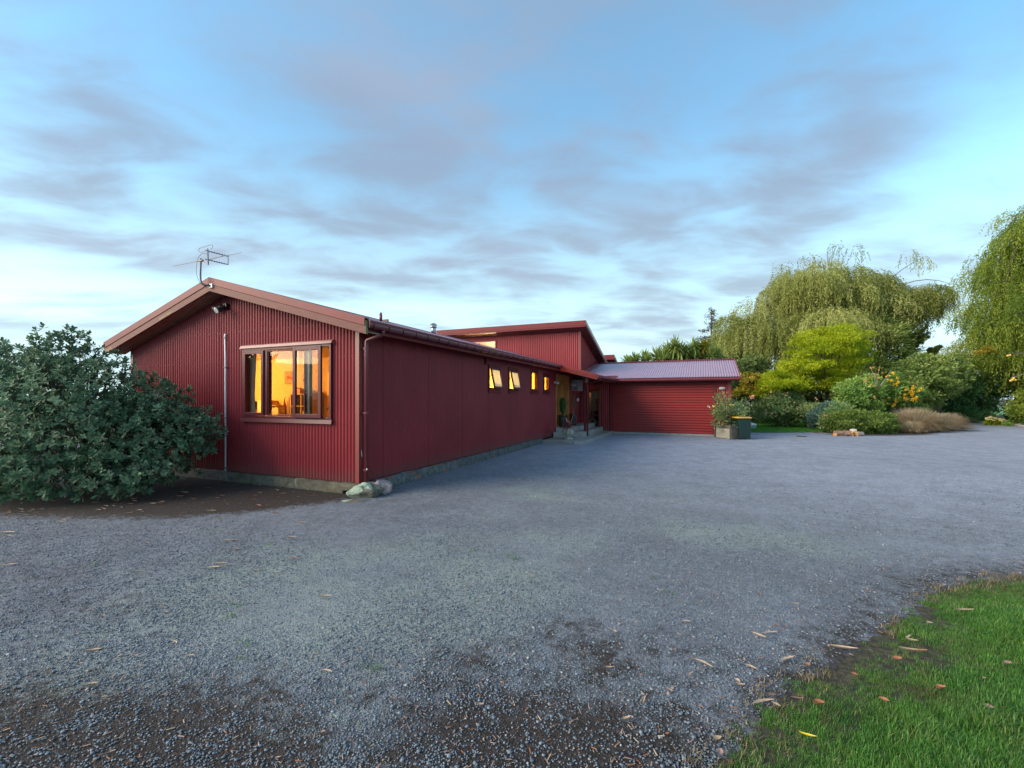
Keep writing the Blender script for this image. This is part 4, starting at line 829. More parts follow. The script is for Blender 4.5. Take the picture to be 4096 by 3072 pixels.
MB().tube([(-2.18, 5.75, roof_z(-2.18) - .02), (-2.18, 5.75, 3.93)], .08, 16).build('flue_pipe', M['steel'], flu, smooth=True)
MB().lathe((-2.18, 5.75, 3.90), [(.10, 0), (.105, .02), (.105, .03), (.085, .035)], 16).build('cowl_ring', M['steel'], flu)
MB().lathe((-2.18, 5.75, 3.96), [(.108, 0), (.112, .015), (.07, .055), (.045, .07), (.0, .072)], 16).build('cowl_cap', M['steel'], flu)
for k in range(4): MB().box(-2.18 + .085*math.cos(k*1.57) - .006, -2.18 + .085*math.cos(k*1.57) + .006, 5.75 + .085*math.sin(k*1.57) - .006, 5.75 + .085*math.sin(k*1.57) + .006, 3.93, 3.965).build('cowl_leg', M['steel'], flu)
def wall_lamp(x, y, z, label, tilt=0):
    t = thing('wall_lamp', (x, y, z), label, 'lamp', 'white glass wall lamps beside the front door')
    MB().tube([(x, y, z), (x + .05, y, z)], .05, 10).build('base', M['white'], t)
    MB().tube([(x + .05, y, z), (x + .09, y, z - .01), (x + .16, y, z - .04), (x + .19, y, z - .06)], [.045, .075, .07, .03], 12).build('shade', M['lampglass'], t, smooth=True)
wall_lamp(0.012, 11.33, 2.34, 'white glass wall lamp left of the timber front door')
wall_lamp(0.012, 13.90, 2.33, 'white glass wall lamp between front door and grey meter box')
mbx = thing('meter_box', (0.1, 14.3, 2.0), 'grey meter box on the porch wall right of the front door', 'box')
gm2 = simple('grey enamel', (0.33, 0.34, 0.36), 0.5, var=0.05)
MB().box(0.01, 0.34, 13.95, 14.75, 2.03, 2.55).build('cabinet', gm2, mbx, bevel=.01); MB().box(0.341, 0.35, 14.0, 14.7, 2.06, 2.52).build('door', gm2, mbx, bevel=.004)
for i in range(4): MB().box(0.10, 0.28, 13.94, 13.949, 2.08 + .035*i, 2.10 + .035*i).build('louvre', M['galv'], mbx)
pl_ = thing('wall_ornament', (0.05, 14.6, 1.55), 'small pale shell ornament hanging below the meter box', 'ornament')
MB().ball((0.10, 14.75, 1.62), (.06, .10, .09), 10, 6).build('shell', M['white'], pl_, smooth=True); MB().tube([(0.06, 14.8, 1.54), (0.08, 14.85, 1.35), (0.06, 14.7, 1.05)], .005, 4).build('cord', M['twig'], pl_)
hoop = thing('round_plaque', (0.66, 15.58, .50), 'round tarnished gold ring leaning against the glazed porch door', 'ornament')
rr = [(0.62 + .165*math.cos(t), 15.60, .53 + .165*math.sin(t)) for t in np.linspace(0, 2*math.pi, 25)]
MB().tube(rr, .016, 6, False).build('outer_ring', simple('tarnished gold', (.22, .16, .08), .5, metal=.4), hoop); MB().tube([(0.62 + .11*math.cos(t), 15.60, .53 + .11*math.sin(t)) for t in np.linspace(0, 2*math.pi, 21)], .012, 6, False).build('inner_ring', simple('tarnished brass', (.20, .15, .08), .5, metal=.4), hoop)
bl = thing('bulkhead_light', (6.38, 15.6, 2.13), 'oval white bulkhead light on the garage corner above the rose', 'lamp')
MB().ball((6.38, 15.60, 2.13), (.13, .03, .065), 16, 8).build('base', M['white'], bl, smooth=True); MB().ball((6.38, 15.575, 2.13), (.10, .05, .045), 16, 8).build('lens', M['lampglass'], bl, smooth=True)

# ------------------------------------------------------------------ edging timbers, rocks, porch steps
def rough_box(name, x0, x1, y0, y1, z0, z1, mat, amp=0.006, seed=0, seg=0.12, parent=None):
    r = np.random.default_rng(seed); ax = 0 if x1 - x0 > y1 - y0 else 1; Ln = (x1 - x0) if ax == 0 else (y1 - y0); n = max(2, int(Ln / seg))
    V = []; F = []
    for i in range(n + 1):
        t = i / n
        for (p, q) in ((0, 0), (.5, 0), (1, 0), (1, .5), (1, 1), (.5, 1), (0, 1), (0, .5)):
            a = (y0 + (y1 - y0)*p) if ax == 0 else (x0 + (x1 - x0)*p); b = z0 + (z1 - z0)*q; cc = 0.010 if (p in (0, 1) and q == 1) else 0
            j = r.normal(0, amp, 2); b += j[1] - cc; a += j[0] + (cc if p == 0 else -cc if p == 1 else 0)
            V.append(((x0 + (x1 - x0)*t), a, b) if ax == 0 else (a, y0 + (y1 - y0)*t, b))
    F = [(i*8 + k, i*8 + (k+1) % 8, (i+1)*8 + (k+1) % 8, (i+1)*8 + k) for i in range(n) for k in range(8)] + [tuple(range(8))[::-1], tuple(n*8 + k for k in range(8))]
    return MB().add(V, F).build(name, mat, parent)
EG = 'weathered edging beams along the foot of the house'
tag(rough_box('edging_beam', -7.6, -3.16, -0.075, 0.10, -0.06, 0.185, M['sleeper_dark'], seed=1), 'dark grey edging beam half hidden behind the big bush', 'beam', EG)
tag(rough_box('edging_beam', -3.15, -0.30, -0.085, 0.10, -0.06, 0.180, M['sleeper'], seed=2), 'green lichened edging beam under the gable window', 'beam', EG)
tag(rough_box('edging_beam', -0.34, 0.10, -0.10, 0.06, 0.065, 0.19, M['sleeper'], seed=3), 'short split edging beam at the house corner above the boulder', 'beam', EG)
tag(rough_box('edging_beam', -0.02, 0.105, 0.36, 3.29, -0.06, 0.195, M['sleeper_rust'], seed=4), 'edging beam with orange lichen nearest the corner rocks', 'beam', EG)
tag(rough_box('edging_beam', -0.02, 0.10, 3.31, 6.36, -0.06, 0.20, M['sleeper_dark'], seed=5), 'dark edging beam in the middle of the side wall', 'beam', EG)
tag(rough_box('edging_beam', -0.02, 0.095, 6.39, 9.62, -0.06, 0.205, M['sleeper_dark'], seed=6), 'edging beam that ends against the porch slab', 'beam', EG)
def rock(name, c, r, mat, seed, label=None, cat=None, group=None, sub=2, rough=0.22, flat=0.0, rot=0.0, parent=None):
    import bmesh
    bm = bmesh.new(); bmesh.ops.create_icosphere(bm, subdivisions=sub, radius=1.0); rg = np.random.default_rng(seed); dirs = rg.normal(size=(9, 3)); dirs /= np.linalg.norm(dirs, axis=1)[:, None]; cut = rg.uniform(0.55, 0.9, 9)
    ph = rg.uniform(0, 6, 6)
    for v in bm.verts:
        p = np.array(v.co)
        for d, q in zip(dirs, cut):
            s = p @ d
            if s > q: p = p - d * (s - q) * 0.85
        p *= 1 + rough * .35 * (math.sin(p[0]*5 + ph[0]) * math.sin(p[1]*6 + ph[1]) + math.sin(p[2]*7 + ph[2])*.5 + .4*math.sin(p[0]*13 + ph[3])*math.sin(p[1]*14 + ph[4]))
        p *= 1 + rough*.10*(math.sin(p[0]*27 + ph[5])*math.sin(p[1]*31 + ph[2])*math.sin(p[2]*24 + ph[0]) + .6*math.sin(p[0]*52 + p[1]*47 + ph[1])*math.sin(p[2]*55 + ph[3])); x, y = p[0]*r[0], p[1]*r[1]; v.co = (x*math.cos(rot) - y*math.sin(rot), x*math.sin(rot) + y*math.cos(rot), p[2]*r[2])
    me = bpy.data.meshes.new(name); bm.to_mesh(me); bm.free(); o = link(name, me, mat, parent); o.location = c
    if label: tag(o, label, cat, group)
    return o
TR = RGT
rock('boulder', (0.215, -0.10, 0.055), (0.31, 0.20, 0.19), M['lichen_rock'], 23, 'pale green lichened boulder at the house corner', 'rock', sub=4, rough=.28, rot=TH)
rock('boulder', (0.30, 0.235, 0.10), (0.20, 0.24, 0.17), M['mauve_rock'], 8, 'mauve grey rock wedged behind the lichened boulder', 'rock', sub=4, rough=.18, rot=0.5)
rock('boulder', (0.16, 0.14, 0.165), (0.13, 0.08, 0.045), M['mauve_rock'], 12, 'thin dark stone lying on the edging at the corner', 'rock', sub=2, rot=0.2)
rock('flat_stone', (0.30, -0.46, 0.0), (0.21, 0.11, 0.022), M['lichen_rock'], 5, 'flat green lichened stone sunk in the gravel before the boulder', 'rock', sub=3, rot=TH)
slab_pts = [(0.02, 9.66), (1.30, 9.66), (1.62, 10.15), (1.62, 15.60), (0.02, 15.60)]
slab = MB().prism([(x, y, -0.05) for x, y in slab_pts], (0, 0, 0.17)).build('porch_slab', M['concrete'], None, bevel=.012); tag(slab, 'low concrete slab with cut corner in front of the porch', 'slab')
st = MB().prism([(0.02, 11.15, 0.10), (1.14, 11.95, 0.10), (1.14, 15.58, 0.10), (0.02, 15.58, 0.10)], (0, 0, 0.215)).build('porch_step', M['concrete'], None, bevel=.012); tag(st, 'lower concrete step of the porch', 'step', 'concrete steps of the porch')
st = MB().prism([(0.03, 11.45, 0.31), (0.74, 12.25, 0.31), (0.74, 15.56, 0.31), (0.03, 15.56, 0.31)], (0, 0, 0.19)).build('porch_step', M['concrete'], None, bevel=.012); tag(st, 'upper concrete step below the front door', 'step', 'concrete steps of the porch')

# ------------------------------------------------------------------ foliage tools
def unit(v): return v / (np.linalg.norm(v, axis=1)[:, None] + 1e-9)
def leaf_quads(P, D, L, W, rg, fold=0.12, up=None):
    n = len(P); D = unit(D); A = rg.normal(size=(n, 3)) if up is None else up + rg.normal(size=(n, 3)) * .35
    S = unit(np.cross(D, A)); Nn = np.cross(S, D); L = np.broadcast_to(L, n)[:, None]; W = np.broadcast_to(W, n)[:, None]
    V = np.stack([P, P + D*L*.45 + S*W*.5 + Nn*L*fold, P + D*L, P + D*L*.45 - S*W*.5 + Nn*L*fold], 1).reshape(-1, 3)
    F = np.arange(4*n).reshape(n, 4); return V, F
def merge(parts):
    V = []; F = []; T = []; n = 0
    for v, f, t in parts: V.append(v); F.append(f + n); T.append(t); n += len(v)
    return np.concatenate(V), np.concatenate(F), np.concatenate(T)
def px_sample(poly, n, rg, xy=None):
    P = np.array(poly, float); lo, hi = P.min(0), P.max(0); out = []
    while len(out) < n:
        q = rg.uniform(lo, hi, size=(n*2, 2)); q = q[inside(poly, q[:, 0], q[:, 1])]; out += q.tolist()
    q = np.array(out[:n]); d = edge_dist(poly, q[:, 0], q[:, 1]); return q, d
def crown_leaves(poly, depth, thick, ncl, per, clr, L, W, seed, flat=0.5, bias=(0, 0, 0.3), droop=0.0, front=0.62, edge_in=0.0, spread=1.0):
    """leaf clumps spread through a crown of real thickness about a given distance from the drive"""
    rg = np.random.default_rng(seed); q, d = px_sample(poly, ncl, rg); dm = np.percentile(d, 92) + 1e-6
    th = thick * np.sqrt(np.clip(d / dm, 0.03, 1)); s = rg.uniform(-1, 1, ncl); s = np.where(rg.random(ncl) < front, -np.abs(s), np.abs(s))
    dep = depth + th * s
    C = CAM + dep[:, None] * (FWD + RGT * ((q[:, 0] - CX) / FPX)[:, None] + UPV * ((CY - q[:, 1]) / FPX)[:, None])
    C[:, 2] = np.maximum(C[:, 2], 0.08)
    n = ncl * per; ci = np.repeat(np.arange(ncl), per); cr = clr * rg.uniform(.6, 1.35, ncl)[ci]
    o = rg.normal(size=(n, 3)); o = unit(o) * (rg.random(n) ** 0.45)[:, None]; o = o * cr[:, None] * np.array([1, 1, flat])
    P = C[ci] + o; P[:, 2] = np.maximum(P[:, 2], 0.03)
    D = unit(o / np.array([1, 1, flat])) * spread + rg.normal(size=(n, 3)) * .5 + np.array(bias) - np.array([0, 0, droop])
    V, F = leaf_quads(P, D, L * rg.uniform(.6, 1.25, n), W * rg.uniform(.7, 1.2, n), rg)
    t = np.clip(.5 + .22 * rg.normal(size=ncl)[ci] + .13 * rg.normal(size=n), 0, 1)
    return V, F, np.repeat(t, 4), C
def limbs(root, targets, r0, mat, parent, name='branch', seed=0, bend=.25):
    rg = np.random.default_rng(seed)
    for t in targets:
        t = np.array(t, float); a = np.array(root, float); m = (a + t)/2 + rg.normal(size=3) * bend * np.linalg.norm(t - a) * .4 + np.array([0, 0, .1*np.linalg.norm(t - a)])
        pts = [(1-u)**2*a + 2*u*(1-u)*m + u*u*t for u in np.linspace(0, 1, 7)]
        MB().tube(pts, np.linspace(r0, r0*.25, 7), 6).build(name, mat, parent, smooth=True)
def plant(name, label, cat, poly, depth, thick, ncl, per, clr, L, W, mat, seed, stems=4, stem_r=.04, bark='bark', group=None, base=None, part='foliage', trunk=None, **kw):
    P = np.array(poly, float); cx = P[:, 0].mean(); b = np.array(base) if base is not None else CAM + depth * (FWD + RGT * (cx - CX) / FPX); b = np.array([b[0], b[1], 0.0])
    t = thing(name, tuple(b), label, cat, group)
    V, F, T, C = crown_leaves(poly, depth, thick, ncl, per, clr, L, W, seed, **kw)
    np_mesh(part, V, F, mat, t, T)
    rg = np.random.default_rng(seed + 1)
    if trunk:
        h, r = trunk; top = b + np.array([rg.normal()*.1*h, rg.normal()*.1*h, h])
        MB().tube([b - [0, 0, .1], b + (top - b)*.5 + rg.normal(size=3)*[.05*h, .05*h, 0], top], [r*1.25, r, r*.8], 8).build('trunk', M[bark], t, smooth=True); root = top - [0, 0, .1*h]
    else: root = b
    tg = C[rg.choice(len(C), min(stems, len(C)), replace=False)]
    limbs(root, tg, stem_r, M[bark], t, 'stem' if not trunk else 'branch', seed)
    return t
# ------------------------------------------------------------------ big grey green shrub by the gable
bush_m = foliage('grey green leathery leaf', (0.048, 0.105, 0.060), (0.115, 0.205, 0.118), (0.27, 0.365, 0.225), .22, .58, .22)
bush = thing('shrub', (-4.9, -1.9, 0), 'large rounded grey green shrub beside the gable wall', 'shrub')
rgb = np.random.default_rng(5)
blobs = [((-5.0, -1.95, 1.05), (1.7, 1.15, 1.22), 1.0), ((-3.75, -1.15, .95), (.85, .75, .80), .5), ((-4.75, -1.7, 1.60), (1.25, .95, .88), .75), ((-5.0, -1.9, 2.42), (.50, .5, .50), .2),
         ((-6.9, -2.3, 1.2), (1.7, 1.2, 1.25), .8), ((-3.55, -1.75, .42), (.80, .65, .46), .4), ((-5.2, -2.7, .55), (1.5, .55, .62), .6), ((-3.15, -.80, 1.05), (.45, .40, .42), .2), ((-4.0, -1.05, 1.50), (.70, .6, .55), .35), ((-6.4, -2.25, 2.02), (1.1, .8, .66), .45)]
wts = np.array([b[2] for b in blobs]); wts /= wts.sum(); NR = 6000
bi = rgb.choice(len(blobs), NR, p=wts); dr_ = unit(rgb.normal(size=(NR, 3)) + [0, -.15, .12]); rad = np.where(rgb.random(NR) < .72, rgb.uniform(.9, 1.1, NR), rgb.uniform(.45, .9, NR))
cc = np.array([blobs[i][0] for i in bi]); rr_ = np.array([blobs[i][1] for i in bi])
RC = cc + dr_ * rr_ * rad[:, None] * (1 + .13*np.sin(dr_[:, :1]*9 + dr_[:, 2:]*7 + bi[:, None]))
keep = (RC[:, 2] > .10) & (RC[:, 1] < -.12); RC = RC[keep]; RD = unit(dr_[keep] + rgb.normal(size=(keep.sum(), 3))*.45 + [0, -.1, .55])
def oval_leaves(P, D, Nn, L, W):
    n = len(P); D = unit(D); S = unit(np.cross(D, Nn)); Nn = np.cross(S, D); L = L[:, None]; W = W[:, None]
    V = np.stack([P, P + D*L*.35 + S*W*.42 + Nn*L*.05, P + D*L*.75 + S*W*.45 + Nn*L*.03, P + D*L - Nn*L*.05, P + D*L*.75 - S*W*.45 + Nn*L*.03, P + D*L*.35 - S*W*.42 + Nn*L*.05], 1).reshape(-1, 3)
    b = np.arange(n)[:, None] * 6; F = np.concatenate([b + [0, 1, 2, 3], b + [0, 3, 4, 5]], 0); return V, F
def rosettes(C, A, rg, k=8, L=.080, W=.038):
    n = len(C); ci = np.repeat(np.arange(n), k); a = unit(A); h = unit(np.cross(a, rg.normal(size=(n, 3)))); g = np.cross(a, h)
    ph = np.tile(np.arange(k) * 2.39996, n) + np.repeat(rg.uniform(0, 6, n), k); el = np.tile(np.linspace(.15, 1.15, k), n) + rg.normal(size=n*k)*.15
    rad_ = h[ci]*np.cos(ph)[:, None] + g[ci]*np.sin(ph)[:, None]; D = rad_*np.cos(el)[:, None] + a[ci]*np.sin(el)[:, None]
    Nn = a[ci]*np.cos(el)[:, None] - rad_*np.sin(el)[:, None]
    P = C[ci] - a[ci]*(.05*(1 - np.tile(np.linspace(0, 1, k), n)))[:, None]
    s = rg.uniform(.55, 1.3, n)[ci]
    return P, D, Nn, L*s*rg.uniform(.8, 1.15, n*k), W*s*rg.uniform(.85, 1.15, n*k)
P, D, Nn, Ls, Ws = rosettes(RC, RD, rgb)
# the 300 nearest leaves on the open side are leaves of their own, the rest one mass
fac = (P - CAM) @ FWD; order = np.argsort(fac); vis = order[:300]; rest = np.setdiff1d(np.arange(len(P)), vis)
V, F = oval_leaves(P[rest], D[rest], Nn[rest], Ls[rest], Ws[rest])
tn = np.clip(.42 + .24*rgb.normal(size=len(RC)), 0, 1); tint_leaf = np.clip(np.repeat(tn, 8) + .12*rgb.normal(size=len(P)), 0, 1)
tag(np_mesh('foliage', V, F, bush_m, bush, np.repeat(tint_leaf[rest], 6), smooth=True), kind='stuff')
lm = []
for q in range(4):
    v, f = oval_leaves(np.zeros((1, 3)), np.array([[1., 0, 0]]), np.array([[0., 0, 1]]), np.array([1.]), np.array([.46]))
    me = bpy.data.meshes.new('leaf'); me.from_pydata(v.tolist(), [], f.tolist()); me.update(); me.materials.append(bush_m); a = me.attributes.new('tint', 'FLOAT', 'POINT'); a.data.foreach_set('value', np.full(6, .2 + .2*q, np.float32)); lm.append(me)
b0 = np.array(bush.location)
for i in vis:
    o = bpy.data.objects.new('leaf', lm[int(min(3, tint_leaf[i]*4))]); COL.objects.link(o); o.parent = bush
    d_ = D[i]/np.linalg.norm(D[i]); s_ = np.cross(Nn[i], d_); s_ /= np.linalg.norm(s_); n_ = np.cross(d_, s_)
    Mx = Matrix(((d_[0], s_[0], n_[0], P[i][0]-b0[0]), (d_[1], s_[1], n_[1], P[i][1]-b0[1]), (d_[2], s_[2], n_[2], P[i][2]-b0[2]), (0, 0, 0, 1))); o.matrix_local = Mx @ Matrix.Scale(float(Ls[i]), 4)
limbs((-4.9, -1.7, 0.0), [(-5.6, -2.4, 1.6), (-4.4, -1.5, 2.3), (-3.5, -1.0, 1.4), (-4.6, -2.5, 1.3), (-6.6, -2.2, 1.7), (-3.1, -.8, 1.2), (-3.4, -1.6, .7), (-5.4, -1.4, 1.8)], .045, M['bark'], bush, 'branch', 4)
rt = RC[rgb.choice(len(RC), 260, replace=False)]
tw = MB()
for t_ in rt:
    b_ = np.array([-4.9, -1.8, .7]) + (t_ - np.array([-4.9, -1.8, .7]))*.45; tw.tube([b_, (b_ + t_)/2 + rgb.normal(size=3)*.08, t_], [.012, .008, .004], 4, False)
tag(tw.build('twig', M['bark'], bush), kind='stuff')
# ------------------------------------------------------------------ trees and shrubs of the garden
zA = lambda *p: [(2460 + x*.2712, 1200 + y*.2712) for x, y in p]
zB = lambda *p: [(2900 + x*.229, 1380 + y*.229) for x, y in p]
zC = lambda *p: [(3350 + x*.3074, 1250 + y*.3074) for x, y in p]
F_ = foliage
fm = dict(
 willow=F_('olive willow leaf', (.16, .195, .04), (.31, .34, .09), (.52, .53, .18), .5, .55, .3),
 gold=F_('golden yellow green leaf', (0.190, 0.260, 0.008), (0.360, 0.440, 0.012), (0.520, 0.560, 0.030), .5, .5, .3),
 maple=F_('yellowing maple leaf', (0.158, 0.158, 0.013), (0.294, 0.252, 0.021), (0.441, 0.347, 0.053), .5, .5, .3),
 dark=F_('dark olive leaf', (0.073, 0.103, 0.030), (0.134, 0.186, 0.051), (0.246, 0.298, 0.086), .4, .5, .3),
 deep=F_('deep green leaf', (0.047, 0.116, 0.041), (0.091, 0.208, 0.068), (0.168, 0.337, 0.113), .4, .45, .4),
 mid=F_('mid green leaf', (0.104, 0.204, 0.040), (0.195, 0.336, 0.070), (0.364, 0.504, 0.120), .42, .45, .4),
 rose=F_('greyish rose leaf', (0.127, 0.221, 0.077), (0.239, 0.351, 0.131), (0.478, 0.494, 0.186), .42, .45, .4),
 blue=F_('blue green leaf', (0.074, 0.148, 0.121), (0.138, 0.244, 0.193), (0.244, 0.350, 0.273), .4, .45, .4),
 juni=F_('olive juniper spray', (0.078, 0.138, 0.026), (0.151, 0.230, 0.044), (0.299, 0.375, 0.077), .35, .55, .3),
 fresh=F_('fresh pendulous leaf', (.10, .16, .02), (.20, .28, .035), (.38, .43, .07), .5, .5, .3),
 vib=F_('green viburnum leaf', (0.117, 0.191, 0.042), (0.221, 0.310, 0.066), (0.429, 0.478, 0.146), .42, .45, .4),
 cord=F_('cabbage tree sword leaf', (0.127, 0.196, 0.040), (0.241, 0.322, 0.075), (0.437, 0.483, 0.160), .4, .4, .4),
 straw=F_('straw coloured blade', (0.340, 0.250, 0.140), (0.560, 0.430, 0.280), (0.700, 0.620, 0.440), .6, .6, .3),
 sedge=F_('golden olive blade', (0.240, 0.200, 0.060), (0.400, 0.320, 0.110), (0.550, 0.420, 0.190), .6, .6, .3))
# small flower heads as parts of their plants
def flowers(parent, pts, r, col, name='flower', seed=0, petals=7):
    m = bpy.data.materials.get(name + str(col)) or simple(name + str(col), col, .6); rg = np.random.default_rng(seed)
    me = bpy.data.meshes.new(name); V = []; Fq = []
    for k in range(petals):
        d = unit(rg.normal(size=(1, 3)) + [[0, 0, .35]])[0]; s = unit(np.cross([d], rg.normal(size=(1, 3))))[0]; n = len(V)
        V += [(0, 0, 0), tuple((d*.6 + s*.55)), tuple(d*1.05), tuple(d*.6 - s*.55)]; Fq.append((n, n+1, n+2, n+3))
    me.from_pydata(V, [], Fq); me.update(); me.materials.append(m); o0 = origin(parent)
    for p in pts:
        o = bpy.data.objects.new(name, me); COL.objects.link(o); o.parent = parent; o.location = Vector(p) - o0
        q = r * rg.uniform(.75, 1.25); o.scale = (q, q, q); o.rotation_euler = tuple(rg.uniform(-.6, .6, 3))
# -- weeping willow
def strands(C, n_each, spread, lens, step, Lf, Wf, rg, floor_z=None, out=None, sway=.10, ct=.2, dome=None):
    Ps = []; Ds = []; T = []
    for i, c in enumerate(C):
        ctv = rg.normal() * ct; spv = rg.uniform(.45, 1.2)
        for k in range(n_each):
            a = rg.uniform(0, 2*math.pi); r = spread * (math.sqrt(rg.random()) if dome is None else spv * rg.random()**.36); s0 = c + (np.array([r*math.cos(a), r*math.sin(a), rg.normal()*.22 - r*.35]) if dome is None else np.array([r*math.cos(a), r*math.sin(a), rg.normal()*.12 + .25 - dome*r*r/spread]))
            od = np.array([math.cos(a), math.sin(a), 0]) * (rg.uniform(.1, .55) if dome is None else rg.uniform(.3, .95)) + (out[i] if out is not None else 0)
            ln = lens[i] * rg.uniform(.55, 1.1)
            if floor_z is not None: ln = min(ln, s0[2] - floor_z[i] + rg.normal()*.35)
            if ln < .4: continue
            m = max(3, int(ln / step)); u = np.linspace(0, 1, m); ph = rg.uniform(0, 6)
            path = s0 + np.outer(1 - np.exp(-u*4), od) + np.outer(-(u**1.12)*ln, [0, 0, 1]) + np.outer(np.sin(u*5 + ph)*sway*u, [math.cos(ph), math.sin(ph), 0])
            Ps.append(path); d = np.gradient(path, axis=0); Ds.append(d); T.append(np.full(m, ctv + rg.normal()*.10))
    P = np.concatenate(Ps); D = unit(np.concatenate(Ds)); T = np.concatenate(T); n = len(P)
    P2 = np.concatenate([P, P]) + rg.normal(size=(2*n, 3))*.03; D2 = np.concatenate([D, D]) + rg.normal(size=(2*n, 3))*.42
    V, F = leaf_quads(P2, D2, Lf * rg.uniform(.7, 1.25, 2*n), Wf, rg, .05)
    return V, F, np.repeat(np.clip(.5 + np.concatenate([T, T]) + .12*rg.normal(size=2*n), 0, 1), 4)
WILLOW_TOP = [(2888,1300),(2898,1225),(2915,1180),(2960,1158),(3025,1163),(3072,1095),(3125,1052),(3226,1022),(3300,1005),(3352,985),(3420,1000),(3450,1050),(3530,1045),(3560,1080),(3640,1110),(3662,1130),(3745,1130),(3815,1140),(3800,1165),(3720,1175),(3640,1190),(3600,1260),(3540,1330),(3400,1350),(3250,1360),(3120,1340),(3000,1310),(2920,1320)]
WILLOW_BOT = np.array([(2870,1330),(2917,1380),(2971,1425),(3000,1385),(3030,1450),(3078,1530),(3134,1525),(3165,1470),(3300,1420),(3450,1390),(3600,1350),(3640,1310),(3661,1245),(3722,1318),(3760,1270),(3794,1225),(3830,1180)], float)
WILLOW_TOP = [(x + (50 if x < 3330 else -45)*min(1, abs(x - 3330)/300), y + 30*(y < 1200)) for x, y in WILLOW_TOP]
rw = np.random.default_rng(21); wd = 38.0
NWM = 82; q, d = px_sample(WILLOW_TOP, NWM, rw); th = 6.5*np.sqrt(np.clip(d/np.percentile(d, 90), .02, 1)); sgn = np.where(rw.random(NWM) < .68, -1, 1)*rw.random(NWM); dep = wd + th*sgn
XT = np.array([(3085,1290,34.5),(3092,1330,34),(3012,1290,35.5),(2918,1275,36),(2966,1285,36),(3150,1340,35),(3670,1165,36),(3705,1150,36),(3735,1155,36),(3640,1160,36)], float)
q = np.concatenate([q, XT[:, :2]]); dep = np.concatenate([dep, XT[:, 2]]); NWM = len(q)
C = CAM + dep[:, None]*(FWD + RGT*((q[:, 0]-CX)/FPX)[:, None] + UPV*((CY-q[:, 1])/FPX)[:, None])
fz = np.maximum(.4, 1.67 + (CY - np.interp(q[:, 0], WILLOW_BOT[:, 0], WILLOW_BOT[:, 1]))/FPX*dep)
lens = rw.uniform(.9, 2.9, NWM); lens[-10:] = (5, 5.2, 3.6, 2.4, 3.2, 3, 3.2, 2.6, 1.8, 2)
wl = thing('willow_tree', tuple(np.append(at(3330, 1590, 39)[:2], 0)), 'huge olive weeping willow behind the golden tree', 'tree')
V, F, T = strands(C, 105, 1.45, lens, .15, .24, .05, rw, fz, ct=.22, dome=.75)
np_mesh('crown', V, F, fm['willow'], wl, T)
rootw = at(3330, 1590, 39); rootw[2] = 0; forks = [rootw + [0, 0, 3.2] + v for v in (np.array([-.6, 0, 0]), np.array([.5, .2, .3]), np.array([0, -.5, .2]))]
MB().tube([rootw - [0, 0, .2], rootw + [.1, 0, 1.5], rootw + [0, 0, 3.4]], [.75, .55, .5], 10).build('trunk', M['bark'], wl, smooth=True)
sel = rw.choice(NWM, 42, replace=False)
for k, i in enumerate(sel): limbs(forks[k % 3], [C[i]], .16, M['bark'], wl, 'branch', k, .35)
limbs(at(3500, 1200, 37), [at(3800, 1135, 36), at(3690, 1030, 37)], .05, M['bark'], wl, 'branch', 77, .2)
# bare twiggy leader at the top
limbs(at(3330, 1120, 37), [at(3310, 990, 37), at(3352, 975, 37)], .035, M['bark'], wl, 'branch', 78, .35)
V, F, T = strands(np.array([at(3640, 1012, 37), at(3690, 1030, 37), at(3352, 978, 37), at(3420, 990, 37), at(3235, 1018, 37), at(3130, 1050, 37), at(3830, 1130, 36), at(3795, 1135, 36)]), 14, .45, np.full(8, 1.1), .13, .22, .05, rw)
tag(np_mesh('tip_spray', V, F, fm['willow'], wl, T), kind='stuff')
# -- right hand tree with pendulous fresh leaves and a slanting trunk
RT = [(3800,1460),(3790,1400),(3822,1340),(3815,1270),(3860,1200),(3835,1150),(3870,1080),(3890,1010),(3945,955),(3975,930),(4010,900),(4045,840),(4085,800),(4180,740),(4400,760),(4480,1000),(4480,1400),(4300,1500),(4120,1530),(4060,1560),(3985,1550),(3960,1440),(3880,1420)]
RT = [(x + 75*max(0, min(1, (4060 - x)/120)), y + (25 if y < 1000 else 0)) for x, y in RT]
rr = np.random.default_rng(31); NRT = 185; q, d = px_sample(RT, NRT, rr); dep = 31 + 4.5*np.sqrt(np.clip(d/np.percentile(d, 90), .02, 1))*np.where(rr.random(NRT) < .66, -1, 1)*rr.random(NRT)
C = CAM + dep[:, None]*(FWD + RGT*((q[:, 0]-CX)/FPX)[:, None] + UPV*((CY-q[:, 1])/FPX)[:, None])
rt_ = thing('pendulous_tree', tuple(np.append(at(4085, 1590, 31)[:2], 0)), 'tall fresh green pendulous tree with slanting trunk at the right edge', 'tree')
up_ = np.clip((q[:, 1] - 800)/700, 0, 1); V, F, T = strands(C, 70, 1.15, rr.uniform(.8, 2.0, NRT), .14, .19, .05, rr, ct=.22, dome=.4)
np_mesh('crown', V, F, fm['fresh'], rt_, np.clip(T + .12*(np.repeat(rr.normal(size=len(T)//4), 4))*.5 , 0, 1))
b0 = at(4100, 1590, 31); b0[2] = 0
MB().tube([b0 - [0, 0, .2], at(4085, 1545, 31), at(4050, 1440, 31), at(4000, 1310, 31), at(3985, 1240, 31), at(4010, 1080, 31)], [.42, .36, .30, .24, .2, .09], 10).build('trunk', M['bark_warm'], rt_, smooth=True)
for k, i in enumerate(rr.choice(NRT, 22, replace=False)): limbs(at(3995, 1290, 31), [C[i]], .11, M['bark'], rt_, 'branch', k + 5, .3)
